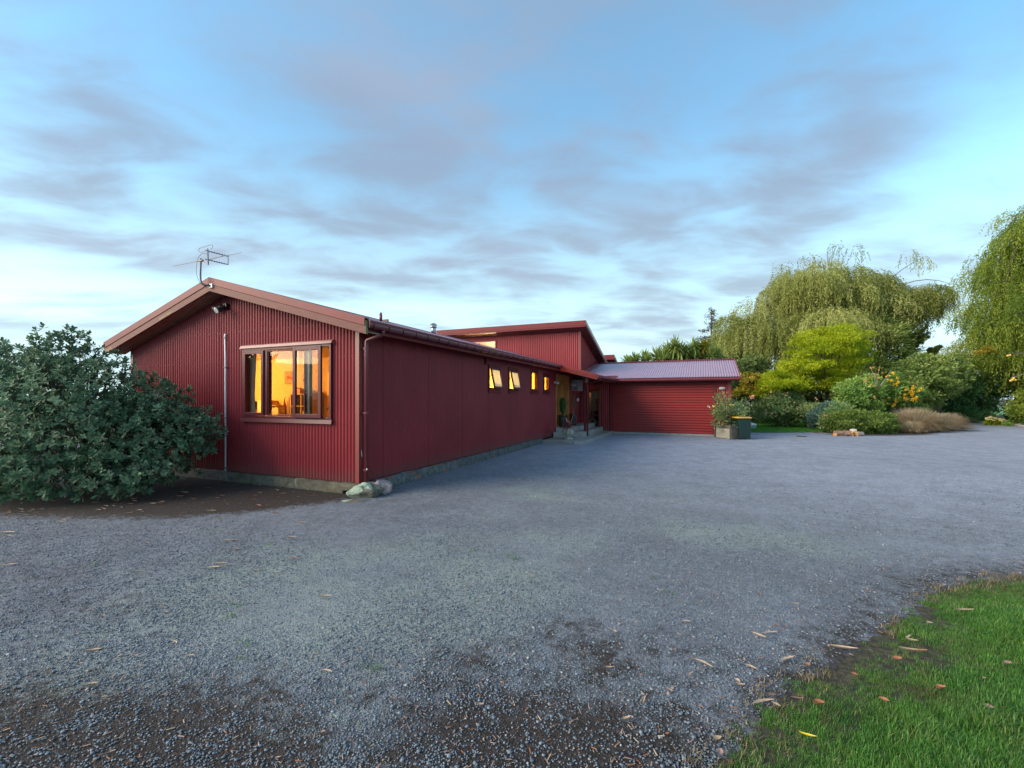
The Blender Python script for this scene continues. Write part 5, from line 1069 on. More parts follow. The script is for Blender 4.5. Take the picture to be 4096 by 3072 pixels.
yl = crown_leaves([(3905,1410),(3960,1385),(3965,1400),(3930,1420)], 28, .3, 14, 60, .22, .10, .08, 3); np_mesh('yellow_spray', yl[0], yl[1], fm['maple'], rt_, yl[2])
# -- golden tree in three layers
gt = plant('golden_tree', 'bright yellow green tree in front of the big willow', 'tree',
  [(3134,1453),(3172,1388),(3231,1334),(3290,1310),(3307,1301),(3340,1318),(3367,1300),(3405,1298),(3430,1330),(3476,1350),(3462,1421),(3448,1464),(3400,1480),(3389,1529),(3351,1556),(3242,1560),(3161,1540),(3180,1500),(3150,1480)], 28, 2.4, 130, 270, .62, .15, .055, fm['gold'], 41,
  stems=12, stem_r=.07, base=at(3300, 1590, 28.3), trunk=(2.2, .12), flat=.36, bias=(0, 0, .15), droop=.1, part='crown')
V, F, T, C = crown_leaves(zB((640,740),(720,620),(850,480),(960,480),(1020,560),(1170,600),(1300,620),(1350,740),(1150,800),(900,760),(700,800),(560,900),(420,960),(480,820)), 26.5, 1.3, 60, 230, .5, .14, .055, 43, flat=.34, bias=(0, 0, .05), droop=.2)
np_mesh('lower_crown', V, F, fm['gold'], gt, T); limbs(at(3290, 1600, 28.3), C[::20], .05, M['bark'], gt, 'branch', 3)
plant('maple_shrub', 'yellowing small maple between garage and golden tree', 'shrub', zB((180,860),(300,780),(390,690),(300,520),(420,500),(560,560),(640,540),(640,640),(540,760),(600,900),(440,980),(300,900)), 27.5, 1.0, 90, 60, .36, .20, .12, fm['maple'], 44, stems=6, flat=.35, droop=.1)
plant('dark_tree', 'dark olive tree behind the garage corner', 'tree', zB((110,700),(150,560),(180,340),(300,280),(520,230),(640,330),(680,480),(600,600),(420,720),(300,900),(130,1000)), 33, 2.2, 200, 55, .55, .24, .12, fm['dark'], 45, stems=8, stem_r=.08, trunk=(2, .12), part='crown')
plant('dark_tree', 'deep green tree filling the space under the willow', 'tree', zB((560,900),(640,640),(900,520),(1150,560),(1500,700),(1900,700),(2183,640),(2183,1000),(1800,1100),(1300,1100),(800,1150)), 36, 2.5, 260, 50, .7, .28, .14, fm['dark'], 46, stems=8, stem_r=.1, trunk=(1.5, .15), part='crown')
plant('round_tree', 'blue green leafy tree between bare conifer and willow', 'tree', zA((1440,900),(1420,700),(1520,600),(1600,560),(1760,620),(1860,740),(1860,860),(1760,960),(1800,1000),(1760,1080)), 42, 2.5, 130, 50, .75, .3, .16, fm['deep'], 47, stems=7, stem_r=.1, trunk=(3, .2), part='crown')
plant('dark_tree', 'olive green thicket filling the gap right of the golden tree', 'tree', zC((-60,900),(60,700),(200,560),(420,560),(700,640),(900,620),(1150,640),(1250,720),(1250,1000),(900,1100),(500,1050),(200,1050)), 34, 2.0, 300, 55, .6, .24, .11, fm['vib'], 48, stems=8, stem_r=.08, part='crown')
# -- sparse conifer
def conifer():
    b = at(2845, 1590, 47); b[2] = 0; topz = at(2843, 1225, 47)[2]
    t = thing('conifer', tuple(b), 'sparse bare topped conifer rising behind the cabbage trees', 'tree')
    MB().tube([b, b + [0, 0, topz*.5], b + [0, 0, topz]], [.22, .14, .02], 7).build('trunk', M['bark'], t, smooth=True); rg = np.random.default_rng(6); P = []; D = []
    br = MB()
    for k in range(120):
        u = rg.uniform(.42, .99); z = topz*u; ln = (1 - u)*4.9*rg.uniform(.5, 1.1) + .15; a = rg.uniform(0, 6.283); d = np.array([math.cos(a), math.sin(a), 0]); e = b + [0, 0, z] + d*ln + [0, 0, -ln*.22 + .10*ln]
        br.tube([b + [0, 0, z], b + [0, 0, z - .12*ln] + d*ln*.55, e], [.028, .016, .006], 4, False)
        for v in np.linspace(.25, 1, max(3, int(ln*7))):
            for _ in range(5): P.append(b + [0, 0, z - .12*ln*v] + d*ln*v + rg.normal(size=3)*.10); D.append(d*.5 + rg.normal(size=3)*.6)
    tag(br.build('branch', M['bark'], t), kind='stuff'); V, F = leaf_quads(np.array(P), np.array(D), .17, .06, rg); np_mesh('needles', V, F, F_('brown green needle', (.045, .05, .03), (.07, .075, .045), (.11, .10, .07), .2), t, np.repeat(rg.random(len(P)), 4))
conifer()
# -- cabbage trees: heads of sword leaves
def cabbage_head(parent, c, r, seed, dead=False):
    rg = np.random.default_rng(seed); n = 110; d = unit(rg.normal(size=(n, 3)) + [0, 0, .35]); L = r*rg.uniform(.75, 1.1, n); V = []; F = []; T = []
    S = unit(np.cross(d, [0, 0, 1.0] + rg.normal(size=(n, 3))*.2)); w = .045
    p1 = c + d*(L*.5)[:, None]; p2 = c + d*L[:, None] - np.outer(L*.16*(1.2 - d[:, 2]), [0, 0, 1])
    V = np.stack([c - S*w*.6 + d*.05, c + S*w*.6 + d*.05, p1 + S*w, p1 - S*w, p2 + S*.012, p2 - S*.012], 1).reshape(-1, 3); b = np.arange(n)[:, None]*6
    F = np.concatenate([b + [0, 1, 2, 3], b + [3, 2, 4, 5]], 0); t = np.clip(.5 + .2*rg.normal(size=n), 0, 1)
    np_mesh('leaf_head', V, F, fm['maple'] if dead else fm['cord'], parent, np.repeat(t, 6))
def cabbage(label, base, heads, dp, seed):
    b = at(base[0], base[1], dp); b[2] = 0; t = thing('cabbage_tree', tuple(b), label, 'tree', 'cabbage trees behind the garage roof')
    fk = b + [0, 0, 2.6]; MB().tube([b, b + [.05, 0, 1.4], fk], [.2, .15, .13], 8).build('trunk', M['bark'], t, smooth=True)
    rg = np.random.default_rng(seed)
    for k, (x, y, r) in enumerate(heads):
        c = at(*zA((x, y))[0], dp + rg.uniform(-.8, .8)); MB().tube([fk, (fk + c)/2 + rg.normal(size=3)*.15, c], [.11, .09, .07], 6).build('limb', M['bark'], t, smooth=True)
        cabbage_head(t, c, r, seed*10 + k, (x, y) in ((1310, 690),))
cabbage('low cabbage tree at the left over the garage ridge', (2550, 1590), [(180, 920, .62), (300, 900, .72), (430, 880, .75), (250, 930, .6), (480, 900, .6)], 30, 1)
cabbage('tallest cabbage tree in the middle over the garage ridge', (2700, 1590), [(880, 690, .85), (800, 760, .85), (960, 760, .8), (880, 800, .85), (720, 810, .8), (620, 850, .8), (1040, 790, .75), (700, 900, .8), (960, 890, .75)], 29, 2)
cabbage('cabbage tree with a yellow dead head under the conifer', (2820, 1590), [(1160, 700, .75), (1310, 690, .62), (1330, 760, .80), (1230, 760, .75), (1260, 850, .7), (1400, 830, .75), (1510, 830, .80), (1160, 860, .75), (1060, 860, .7)], 29.5, 3)
plant('hedge', 'low green shrubs under the cabbage trees', 'hedge', zA((500,960),(620,850),(900,820),(1150,830),(1500,830),(1640,880),(1640,960)), 30.5, .8, 120, 50, .35, .18, .08, fm['mid'], 49, stems=3)
# -- trees behind on the right
plant('dark_tree', 'dark windswept evergreen right of the golden tree', 'tree', zC((200,180),(330,80),(560,60),(760,80),(880,160),(860,260),(960,330),(900,420),(960,520),(880,640),(700,660),(500,600),(380,640),(330,500),(420,330)), 35, 2.5, 90, 170, .95, .24, .07, fm['vib'], 51, stems=10, stem_r=.08, trunk=(2.5, .15), flat=.45, bias=(.5, .3, .25), part='crown')
ev = thing('evergreen_bough', tuple(np.append(at(3640, 1590, 34)[:2], 0)), 'feathery dark tree with sweeping twigs against the sky gap', 'tree')
tips = [at(*p, 34) for p in zC((1150,200),(1180,275),(1180,330),(1000,520),(1300,460),(1340,450),(1210,480),(1080,240),(1100,390),(1010,300))]
limbs(at(*zC((860, 560))[0], 34), tips[:4] + tips[7:], .05, M['bark'], ev, 'branch', 9, .15); limbs(at(*zC((1180, 700))[0], 34), tips[4:7], .05, M['bark'], ev, 'branch', 10, .15)
rg = np.random.default_rng(12); Pv = []; Dv = []
for tpt, src_ in [(t, at(*zC((860, 560))[0], 34)) for t in tips[:4] + tips[7:]] + [(t, at(*zC((1180, 700))[0], 34)) for t in tips[4:7]]:
    for u in np.linspace(.05, 1, 60): p = src_ + (tpt - src_)*u + np.array([0, 0, .25*math.sin(u*3.1)]); Pv += [p + rg.normal(size=3)*.10*(1.25-u) for _ in range(7)]; Dv += [(tpt - src_)/3 + rg.normal(size=3)*.35 for _ in range(7)]
V, F = leaf_quads(np.array(Pv), np.array(Dv), .24, .07, rg); np_mesh('foliage', V, F, fm['dark'], ev, np.repeat(rg.random(len(Pv))*.6, 4))
MB().tube([np.append(at(3640, 1590, 34)[:2], -.1), at(3620, 1480, 34), at(*zC((880, 540))[0], 34)], [.16, .12, .08], 7).build('trunk', M['bark'], ev, smooth=True)
plant('viburnum', 'broad green shrub with pale leaf tips right of the yellow flowers', 'shrub', zC((700,760),(860,640),(1020,560),(1200,580),(1400,560),(1560,560),(1660,680),(1660,860),(1600,1000),(1450,1100),(1300,1180),(1150,1250),(900,1200),(760,1050)), 29, 2.2, 260, 60, .45, .18, .10, fm['vib'], 52, stems=10, stem_r=.05, flat=.35, bias=(.3, -.1, .3))
plant('dark_hedge', 'deep shaded shrubs below the right hand tree', 'hedge', [(3820,1680),(3830,1560),(3870,1430),(3960,1430),(4060,1500),(4060,1560),(3980,1600),(3960,1640),(3930,1640),(3880,1680)], 32, 1.6, 200, 50, .5, .22, .10, fm['deep'], 53, stems=10, stem_r=.06, droop=.2)
plant('dark_hedge', 'shadowed thicket with thin bare stems behind the tussocks', 'hedge', [(3680,1670),(3720,1560),(3800,1530),(3900,1560),(3940,1620),(3900,1650),(3800,1668)], 33.5, 1.2, 110, 40, .45, .22, .10, fm['deep'], 54, stems=16, stem_r=.05)
plant('light_shrub', 'light green feathery shrub at the right edge of the picture', 'shrub', [(4040,1640),(4062,1590),(4090,1565),(4180,1540),(4260,1600),(4240,1690),(4090,1690),(4050,1670)], 27, .9, 110, 55, .30, .16, .07, fm['fresh'], 55, stems=6, droop=.3)
plant('flowering_shrub', 'green shrub covered with clear yellow flowers', 'shrub', zC((600,1180),(570,1080),(620,960),(700,800),(760,800),(820,900),(900,1000),(1080,1000),(1100,1060),(1020,1160),(860,1190),(740,1220)), 25.5, .8, 90, 50, .26, .15, .08, fm['mid'], 56, stems=9, stem_r=.03, bark='twig')
fs = [o for o in COL.objects if o.name.startswith('flowering_shrub')][0]
rg = np.random.default_rng(3)
fp = zC((590,1005),(640,985),(690,1000),(720,790),(740,795),(780,850),(720,880),(790,900),(770,930),(800,910),(740,940),(890,985),(905,1000),(880,1065),(985,970),(965,1010),(990,1050),(940,1040),(960,1070),(1085,1015),(1050,1020),(790,1070),(800,1115),(700,1110),(670,1125),(710,1080),(620,1150),(650,1180),(580,1145),(750,1155),(720,1200),(745,1200),(880,1130),(900,1125),(975,1130),(1025,1150),(1030,1110),(990,1140),(660,880),(655,830))
flowers(fs, [at(x + rg.normal()*2, y + rg.normal()*2, 24.7 + rg.random()*.3) for x, y in fp for _ in (0, 1)], .09, (.80, .48, .015), seed=4)
plant('green_shrub', 'bushy mid green shrub between golden tree and juniper', 'shrub', zC((0,1000),(130,900),(250,880),(400,830),(500,860),(620,940),(580,1100),(600,1200),(520,1300),(300,1340),(100,1320),(60,1180),(0,1200)), 25, 1.2, 210, 55, .34, .15, .085, fm['mid'], 57, stems=8, stem_r=.04)
gs = [o for o in COL.objects if o.name.startswith('green_shrub')][0]
flowers(gs, [at(x, y, 23.9) for x, y in zC((440,720),(470,710),(540,745),(595,785),(495,805),(430,835),(360,890),(390,870),(440,950),(490,1100),(545,850))], .08, (.75, .42, .16), seed=5)
limbs(at(3510, 1560, 24.2), [at(*p, 24) for p in zC((690,760),(440,715),(555,690),(700,745))], .03, M['twig'], gs, 'branch', 3, .1)
plant('juniper', 'low dark olive juniper spreading to the gravel edge', 'shrub', zC((-130,1490),(-110,1400),(60,1300),(250,1290),(450,1300),(620,1320),(720,1360),(770,1450),(740,1540),(560,1590),(300,1610),(150,1560),(40,1590)), 22.0, 1.0, 300, 55, .26, .15, .04, fm['juni'], 58, stems=6, flat=.32, bias=(0, -.25, .35))
V, F, T, C = crown_leaves(zC((-190,1480),(-170,1340),(-80,1250),(40,1180),(130,1260),(100,1340),(-60,1420)), 23, .8, 90, 50, .28, .14, .07, 59); 
sb = thing('rose_bush', tuple(np.append(at(3330, 1590, 23)[:2], 0)), 'olive rose shrub with pink buds beside the juniper', 'shrub', 'rose bushes round the lawn'); np_mesh('foliage', V, F, fm['rose'], sb, T); limbs(np.append(at(3330, 1590, 23)[:2], 0), C[::14], .02, M['bark'], sb, 'stem', 2)
flowers(sb, [at(x, y, 22.3) for x, y in zB((1865,1210),(1770,1250),(1730,1245))], .06, (.62, .25, .20), seed=6)
V, F, T, C = crown_leaves(zB((560,1250),(600,1050),(560,960),(720,900),(800,800),(920,770),(1070,830),(1260,900),(1330,1000),(1330,1200),(1250,1380),(1080,1420),(920,1400),(800,1330),(640,1300)), 26.5, 1.3, 260, 55, .33, .14, .075, 60)
rb2 = thing('rose_bush', tuple(np.append(at(3120, 1590, 26.5)[:2], 0)), 'large grey green rose bush with pink buds standing on the lawn', 'shrub', 'rose bushes round the lawn'); np_mesh('foliage', V, F, fm['rose'], rb2, T); limbs(np.append(at(3130, 1590, 26.5)[:2], 0), C[::16], .03, M['bark'], rb2, 'stem', 4)
flowers(rb2, [at(x, y, 25.1) for x, y in zB((815,820),(1075,880),(1100,835),(765,928),(1215,1000),(1320,1040),(1265,1095),(725,1190),(830,1190),(720,1220),(890,1240),(1590,920),(1620,945))], .065, (.66, .30, .20), seed=7)
plant('open_shrub', 'open shrub with bare pale stems beside the rose bush', 'shrub', zB((1230,1180),(1350,1080),(1480,1060),(1700,1000),(1650,1120),(1560,1230),(1450,1260),(1300,1290)), 25.5, .8, 80, 50, .3, .14, .08, fm['rose'], 61, stems=12, stem_r=.035, bark='twig')
plant('blue_shrub', 'rounded blue green shrub between rose and juniper', 'shrub', zB((1500,1430),(1520,1180),(1660,1110),(1800,1020),(1960,1020),(1960,1120),(1780,1180),(1720,1300),(1740,1420),(1640,1440)), 24.5, .8, 110, 55, .28, .13, .07, fm['blue'], 62, stems=5)
plant('agapanthus', 'dark strap leaved clump at the back of the lawn', 'plant', zB((400,1300),(420,1130),(600,1060),(640,1200),(660,1320),(500,1330)), 30, .6, 60, 40, .3, .35, .05, fm['deep'], 63, stems=1, bias=(0, 0, .8))
plant('strappy_border', 'bright green strappy plants along the back of the lawn', 'plant', zB((470,1330),(480,1270),(600,1250),(760,1290),(900,1300),(900,1335)), 31, .5, 50, 40, .25, .30, .05, fm['fresh'], 64, stems=1, bias=(0, 0, .8))
plant('agapanthus', 'dark strap leaved border beyond the tussock grass', 'plant', [(3815,1690),(3820,1655),(3850,1640),(3930,1650),(3960,1672),(3990,1690),(3900,1694)], 31, .6, 70, 45, .32, .36, .05, fm['deep'], 65, stems=1, bias=(0, 0, .7))
sd = plant('sedum', 'low yellow green plant with flat cream flower heads by the stone edging', 'plant', [(3945,1698),(3950,1680),(3985,1674),(4030,1684),(4040,1700),(3990,1704)], 28.5, .4, 40, 40, .18, .12, .08, fm['gold'], 66, stems=2)
flowers(sd, [at(x, y, 28.1) for x, y in ((3952,1676),(3960,1674),(3967,1671),(3980,1672),(3988,1674),(4003,1680),(4012,1682),(4020,1682),(3975,1680))], .13, (.62, .55, .30), 'flower_head', 8)
plant('ground_cover', 'low green plants above the stone edging at the right', 'plant', [(4010,1712),(4030,1690),(4090,1680),(4200,1690),(4220,1715),(4096,1715)], 27.5, .5, 60, 45, .22, .12, .07, fm['mid'], 67, stems=2)
plant('shrub_screen', 'shaded shrubs closing the view along the right edge', 'shrub', [(3960,1672),(3965,1650),(4040,1650),(4096,1560),(4300,1480),(4500,1500),(4500,1690),(4100,1690)], 34, 1.2, 150, 45, .5, .24, .11, fm['deep'], 68, stems=6)
plant('low_shrub', 'low mixed green shrubs behind the rusty tussock', 'shrub', zC((540,1200),(640,1160),(760,1200),(1000,1220),(1180,1250),(1120,1340),(800,1340),(600,1340)), 26.5, .7, 90, 55, .35, .17, .08, fm['mid'], 69, stems=4)
plant('dark_hedge', 'dense shaded hedge closing the gap behind the viburnum', 'hedge', [(3540,1660),(3560,1560),(3700,1540),(3830,1560),(3830,1670),(3700,1680)], 31.5, 1.0, 120, 45, .5, .22, .11, fm['deep'], 70, stems=6)
# -- fountain grasses
def tussock(label, c, r, h, n, mat, seed):
    rg = np.random.default_rng(seed); t = thing('tussock_grass', tuple(c), label, 'grass', 'brown fountain grasses at the drive bend'); a = rg.uniform(0, 6.283, n); b = np.array(c) + np.stack([np.cos(a), np.sin(a), a*0], 1) * (r*.35*np.sqrt(rg.random(n)))[:, None]
    el = rg.uniform(.55, 1.5, n); aa = a + rg.normal(size=n)*.5; d = np.stack([np.cos(aa)*np.cos(el), np.sin(aa)*np.cos(el), np.sin(el)], 1); L = h*rg.uniform(.8, 1.3, n); S = unit(np.cross(d, [0, 0, 1.0])); V = []
    for u in (0, .35, .7, 1): V.append((b + d*(L*u)[:, None] - np.outer(L*(u**2.2)*(.62 - .25*np.sin(el)), [0, 0, 1]) + rg.normal(size=(n, 3))*.03*u))
    W = [.008, .008, .006, .002]; Vs = np.stack([p + s*S*w for p, w in zip(V, W) for s in (-1, 1)], 1); Vs[:, :, 2] = np.maximum(Vs[:, :, 2], .01); Vs = Vs.reshape(-1, 3); k = np.arange(n)[:, None]*8
    F = np.concatenate([k + [0, 1, 3, 2], k + [2, 3, 5, 4], k + [4, 5, 7, 6]], 0); np_mesh('blades', Vs, F, mat, t, np.repeat(np.clip(.5 + .25*rg.normal(size=n), 0, 1), 8))
g0 = lambda px, dp: np.append(at(px, 1600, dp)[:2], 0.0)
tussock('tallest rusty brown tussock next to the juniper', g0(3655, 23.2), 1.2, 1.55, 5200, fm['straw'], 1)
tussock('golden olive tussock in the middle of the drive bend', g0(3705, 22.8), .6, .95, 2200, fm['sedge'], 2)
tussock('pale straw tussock at the right end by the drive', g0(3775, 23.8), 1.15, 1.2, 4800, fm['straw'], 3)
tussock('small straw tussock in front of the rusty one', g0(3650, 22.0), .5, .75, 1500, fm['straw'], 4)
# -- rough stone edging of the drive
rg = np.random.default_rng(17); line = [gnd(3818, 1689), gnd(3900, 1692), gnd(3990, 1697), gnd(4050, 1703), gnd(4110, 1710), gnd(4200, 1722)]
ts = np.linspace(0, len(line) - 1.001, 30)
for k, u in enumerate(ts):
    i = int(u); p = line[i]*(1 - u + i) + line[i+1]*(u - i); s = rg.uniform(.16, .34)
    rock('edging_stone', (p[0], p[1], .05), (s, s*.7, s*.5), M['grey_rock'], 100 + k, 'rough grey stone in the low edging along the far side of the drive', 'stone', 'stone edging along the drive bend', sub=1, rot=rg.uniform(0, 3))
# -- fruit tree whose twigs reach in from the right
ft = thing('fruit_tree', tuple(np.append(at(4420, 1600, 10.5)[:2], 0)), 'bare twigs with clusters of yellow fruit reaching in from the right edge', 'tree')
fb = np.append(at(4420, 1600, 10.5)[:2], 0)
MB().tube([fb, fb + [0, 0, 1.2], fb + [.1, .1, 2.2]], [.09, .07, .05], 8).build('trunk', M['bark'], ft, smooth=True)
MB().tube([fb + [0, 0, 1.6], at(4260, 1440, 10.3), at(4100, 1413, 10), at(4060, 1413, 10), at(4035, 1412, 10)], [.03, .02, .009, .007, .004], 5).tube([at(4085, 1413, 10), at(4070, 1408, 10), at(4060, 1404, 10)], [.007, .005, .003], 5).build('branch', M['twig'], ft, smooth=True)
MB().tube([fb + [0, 0, 1.3], at(4220, 1470, 10.2), at(4096, 1496, 10), at(4070, 1504, 10), at(4048, 1509, 10), at(4041, 1518, 10)], [.03, .02, .009, .008, .006, .004], 5).tube([at(4064, 1506, 10), at(4072, 1512, 10)], [.005, .003], 5).build('branch', M['twig'], ft, smooth=True)
fr_m = simple('yellow quince skin', (.55, .36, .045), .45, var=.12, vscale=30)
for x, y in ((4031,1423),(4040,1421),(4043,1523),(4050,1519),(4055,1513),(4061,1520)): MB().ball(at(x, y, 9.98), (.026, .026, .024), 10, 6).build('fruit', fr_m, ft, smooth=True)
# ------------------------------------------------------------------ pots, urn, planter, bins
glaze = simple('black glazed pot', (.02, .014, .016), .22, spec=.6)
def ribbed_pot(label, c):
    t = thing('plant_pot', c, label, 'pot', 'black ribbed pots by the front door'); n = 44; V = []; pr_ = [(.13, 0), (.155, .08), (.165, .3), (.168, .44)]
    for r, z in pr_:
        for k in range(n): q = r * (1 + (.035 if k % 2 else -.02)); V.append((c[0] + q*math.cos(6.2832*k/n), c[1] + q*math.sin(6.2832*k/n), c[2] + z))
    MB().add(V, [(i*n+k, i*n+(k+1) % n, (i+1)*n+(k+1) % n, (i+1)*n+k) for i in range(3) for k in range(n)] + [tuple(range(n))[::-1]]).build('body', glaze, t)
    MB().lathe((c[0], c[1], c[2] + .44), [(.165, 0), (.185, .01), (.19, .045), (.18, .06), (.15, .055), (.14, .02)], 28).build('rim', glaze, t, smooth=True)
    MB().lathe((c[0], c[1], c[2] + .46), [(.15, 0), (.05, .015), (.001, .02)], 16).build('soil', soilm, t); return t
ribbed_pot('black ribbed pot with a dwarf conifer, left of the front door', (.24, 11.72, .50))
ribbed_pot('black ribbed pot with a spindly bare plant, right of the front door', (.30, 13.15, .50))
cf = thing('dwarf_conifer', (.24, 11.72, .98), 'small dark upright conifer in the left black pot', 'plant'); rg = np.random.default_rng(8)
P = []; D = []
for _ in range(900):
    u = rg.random(); a = rg.uniform(0, 6.283); r = .115*math.sin(math.pi*min(1, .12 + .85*(1-u)))*(.6 + .4*rg.random()); P.append((.24 + r*math.cos(a), 11.72 + r*math.sin(a), 1.0 + .66*u)); D.append((math.cos(a)*.4, math.sin(a)*.4, 1))
V, F = leaf_quads(np.array(P), np.array(D) + rg.normal(size=(900, 3))*.25, .09, .03, rg); np_mesh('foliage', V, F, fm['deep'], cf, np.repeat(rg.random(900)*.8, 4)); MB().tube([(.24, 11.72, .97), (.24, 11.72, 1.5)], .012, 6).build('stem', M['bark'], cf)
spn = thing('spindly_plant', (.30, 13.15, .98), 'thin bare stemmed plant in the right black pot', 'plant')
P = []; D = []
for k in range(7):
    a = rg.uniform(0, 6.283); e = np.array([.30 + .16*math.cos(a), 13.15 + .16*math.sin(a), rg.uniform(1.5, 1.98)]); pts = [np.array([.30, 13.15, .97]), np.array([.30, 13.15, 1.3]) + rg.normal(size=3)*.05, e]; MB().tube(pts, [.008, .006, .003], 5, False).build('stem', M['twig'], spn)
    for u in np.linspace(.2, 1, 22): q = pts[1]*(1-u) + e*u; P.append(q + rg.normal(size=3)*.03); D.append(rg.normal(size=3))
V, F = leaf_quads(np.array(P), np.array(D), .055, .025, rg); np_mesh('foliage', V, F, fm['dark'], spn, np.repeat(rg.random(len(P)), 4))
urn = thing('urn', (.84, 10.45, .12), 'weathered white stone urn on the porch slab', 'urn')
urn_m = timber_mat('weathered white urn', (.30, .28, .24), (.55, .53, .48), .62, (.10, .10, .07), 7.7)
MB().lathe((.84, 10.45, .12), [(.17, 0), (.175, .03), (.13, .05), (.065, .08), (.055, .11), (.09, .135), (.165, .19), (.195, .27), (.19, .35), (.165, .39), (.185, .41), (.195, .43), (.16, .435), (.14, .40)], 28).build('bowl', urn_m, urn, smooth=True)
for k in range(8):
    a = 6.283*k/8; MB().ball((.84 + .182*math.cos(a), 10.45 + .182*math.sin(a), .12 + .27), (.045, .045, .075), 8, 6).build('relief', urn_m, urn, smooth=True)
cy = thing('cordyline', (.84, 10.45, .55), 'purple pink strap leaved plant spilling over the white urn', 'plant')
def arching(parent, c, n, L, w, mat, seed, el=(.3, 1.4), sag=.9, name='leaf'):
    rg = np.random.default_rng(seed)
    for k in range(n):
        a = rg.uniform(0, 6.283); e = rg.uniform(*el); l = L*rg.uniform(.7, 1.15); d = np.array([math.cos(a)*math.cos(e), math.sin(a)*math.cos(e), math.sin(e)]); s = np.array([-math.sin(a), math.cos(a), 0]); V = []
        for u in np.linspace(0, 1, 6):
            p = np.array(c) + d*l*u - np.array([0, 0, 1])*l*sag*u**2.3*(1.1 - .7*math.sin(e)); ww = w*(.7 + .6*u)*(1 - u**3)*.5 + .002; V += [p - s*ww, p + s*ww]
        MB().add(V, [(2*i, 2*i+1, 2*i+3, 2*i+2) for i in range(5)]).build(name, mat, parent)
arching(cy, (.84, 10.45, .54), 46, .56, .045, simple('purple strap leaf', (.20, .065, .075), .4, col2=(.36, .16, .16), vscale=5), 3)
arching(cy, (.84, 10.45, .54), 9, .5, .05, simple('salmon strap leaf', (.50, .20, .14), .4), 5, (.8, 1.4), .6)
MB().tube([(.84, 10.45, .55), (.93, 10.6, .85), (1.0, 10.75, 1.18)], [.018, .014, .003], 5).build('leaf', simple('dark pink spike', (.30, .09, .10), .4), cy)
# planter box of grey boards with a rose
A_ = np.array([6.12, 14.98, 0]); B_ = np.array([6.66, 14.22, 0]); N_ = np.array([.815, .58, 0]); dB = (B_ - A_) / np.linalg.norm(B_ - A_)
plm = simple('silvered planter board', (.26, .235, .19), .85, col2=(.42, .39, .32), vscale=5, stretch=(.5, .5, 8), bump=.3, bscale=30)
pld = simple('dark wet planter board', (.10, .085, .065), .85, var=.3, vscale=6)
plb = thing('planter_box', tuple((A_ + B_)/2 + N_*.18), 'leaning planter box of grey weathered boards at the garage corner', 'planter')
for k in range(4):
    za, zb = .02 + .14*k, .155 + .14*k; sk = .02*k
    MB().prism([A_ + dB*sk*.3 + [0, 0, za], B_ + [0, 0, za - .01], B_ + [0, 0, zb - .012], A_ + dB*sk*.3 + [0, 0, zb]], tuple(N_*.025)).build('board', pld if k == 3 else plm, plb)
    MB().prism([B_ + N_*.028 + [0, 0, za], B_ + N_*.40 + [0, 0, za], B_ + N_*.40 + [0, 0, zb], B_ + N_*.028 + [0, 0, zb]], tuple(-dB*.025)).build('board', pld, plb)
    MB().prism([A_ + N_*.028 + [0, 0, za], A_ + N_*.40 + [0, 0, za], A_ + N_*.40 + [0, 0, zb], A_ + N_*.028 + [0, 0, zb]], tuple(dB*.025)).build('board', pld, plb)
for p in (A_ - dB*.03, B_ - dB*.02): MB().obox(p - N_*.02 + [0, 0, .29], dB*.025, N_*.02, (0, 0, .29)).build('corner_batten', pld, plb)
MB().prism([A_ + N_*.03 + [0, 0, .5], B_ + N_*.03 + [0, 0, .5], B_ + N_*.39 + [0, 0, .5], A_ + N_*.39 + [0, 0, .5]], (0, 0, .01)).build('soil', soilm, plb)
ro = thing('rose', tuple((A_ + B_)/2 + N_*.2 + [0, 0, .5]), 'straggling rose with pale blooms growing in the planter box', 'plant'); rc = (A_ + B_)/2 + N_*.2 + np.array([0, 0, .51]); rg = np.random.default_rng(14)
zR = lambda *p: [(2780 + x*.19286, 1480 + y*.19286) for x, y in p]
tp = [at(x, y, 18.9 + rg.normal()*.25) for x, y in zR((380,750),(420,560),(520,490),(600,450),(640,560),(700,560),(450,480),(350,830),(360,900),(520,650),(620,720),(560,820),(480,900),(760,650),(850,680),(950,700),(1010,600),(1080,620),(1060,800),(980,900),(1080,960),(900,850),(820,800),(700,900),(620,1010),(900,1050),(1040,1060),(980,1120),(850,1090),(760,1060),(400,1010),(340,1080),(460,820),(1100,820),(1140,760))]
P = []; D = []
for i, e in enumerate(tp):
    m_ = rc*.45 + e*.55 + rg.normal(size=3)*.08 + np.array([0, 0, .06]); pts = [(1-u)**2*rc + 2*u*(1-u)*m_ + u*u*e for u in np.linspace(0, 1, 7)]; MB().tube(pts, np.linspace(.011, .004, 7), 5, False).build('stem', simple('green brown rose stem', (.14, .12, .05), .6) if i == 0 else bpy.data.materials['green brown rose stem'], ro)
    for u in np.linspace(.45, 1, 16):
        q = (1-u)**2*rc + 2*u*(1-u)*m_ + u*u*e
        for _ in range(4): P.append(q + rg.normal(size=3)*.085); D.append(rg.normal(size=3) + [0, 0, -.2])
V, F = leaf_quads(np.array(P), np.array(D), .085, .055, rg); np_mesh('foliage', V, F, fm['rose'], ro, np.repeat(np.clip(rg.normal(size=len(P))*.2 + .35, 0, 1), 4))
flowers(ro, [at(*zR((293, 758))[0], 18.7), at(*zR((280, 765))[0], 18.72)], .055, (.85, .78, .60), 'bloom', 1); flowers(ro, [at(*zR((560, 715))[0], 18.6)], .06, (.82, .48, .25), 'bloom', 2)
flowers(ro, [at(*zR(p)[0], 18.6) for p in ((370,760),(610,740),(790,730),(730,725))], .05, (.62, .58, .10), 'bloom', 3)
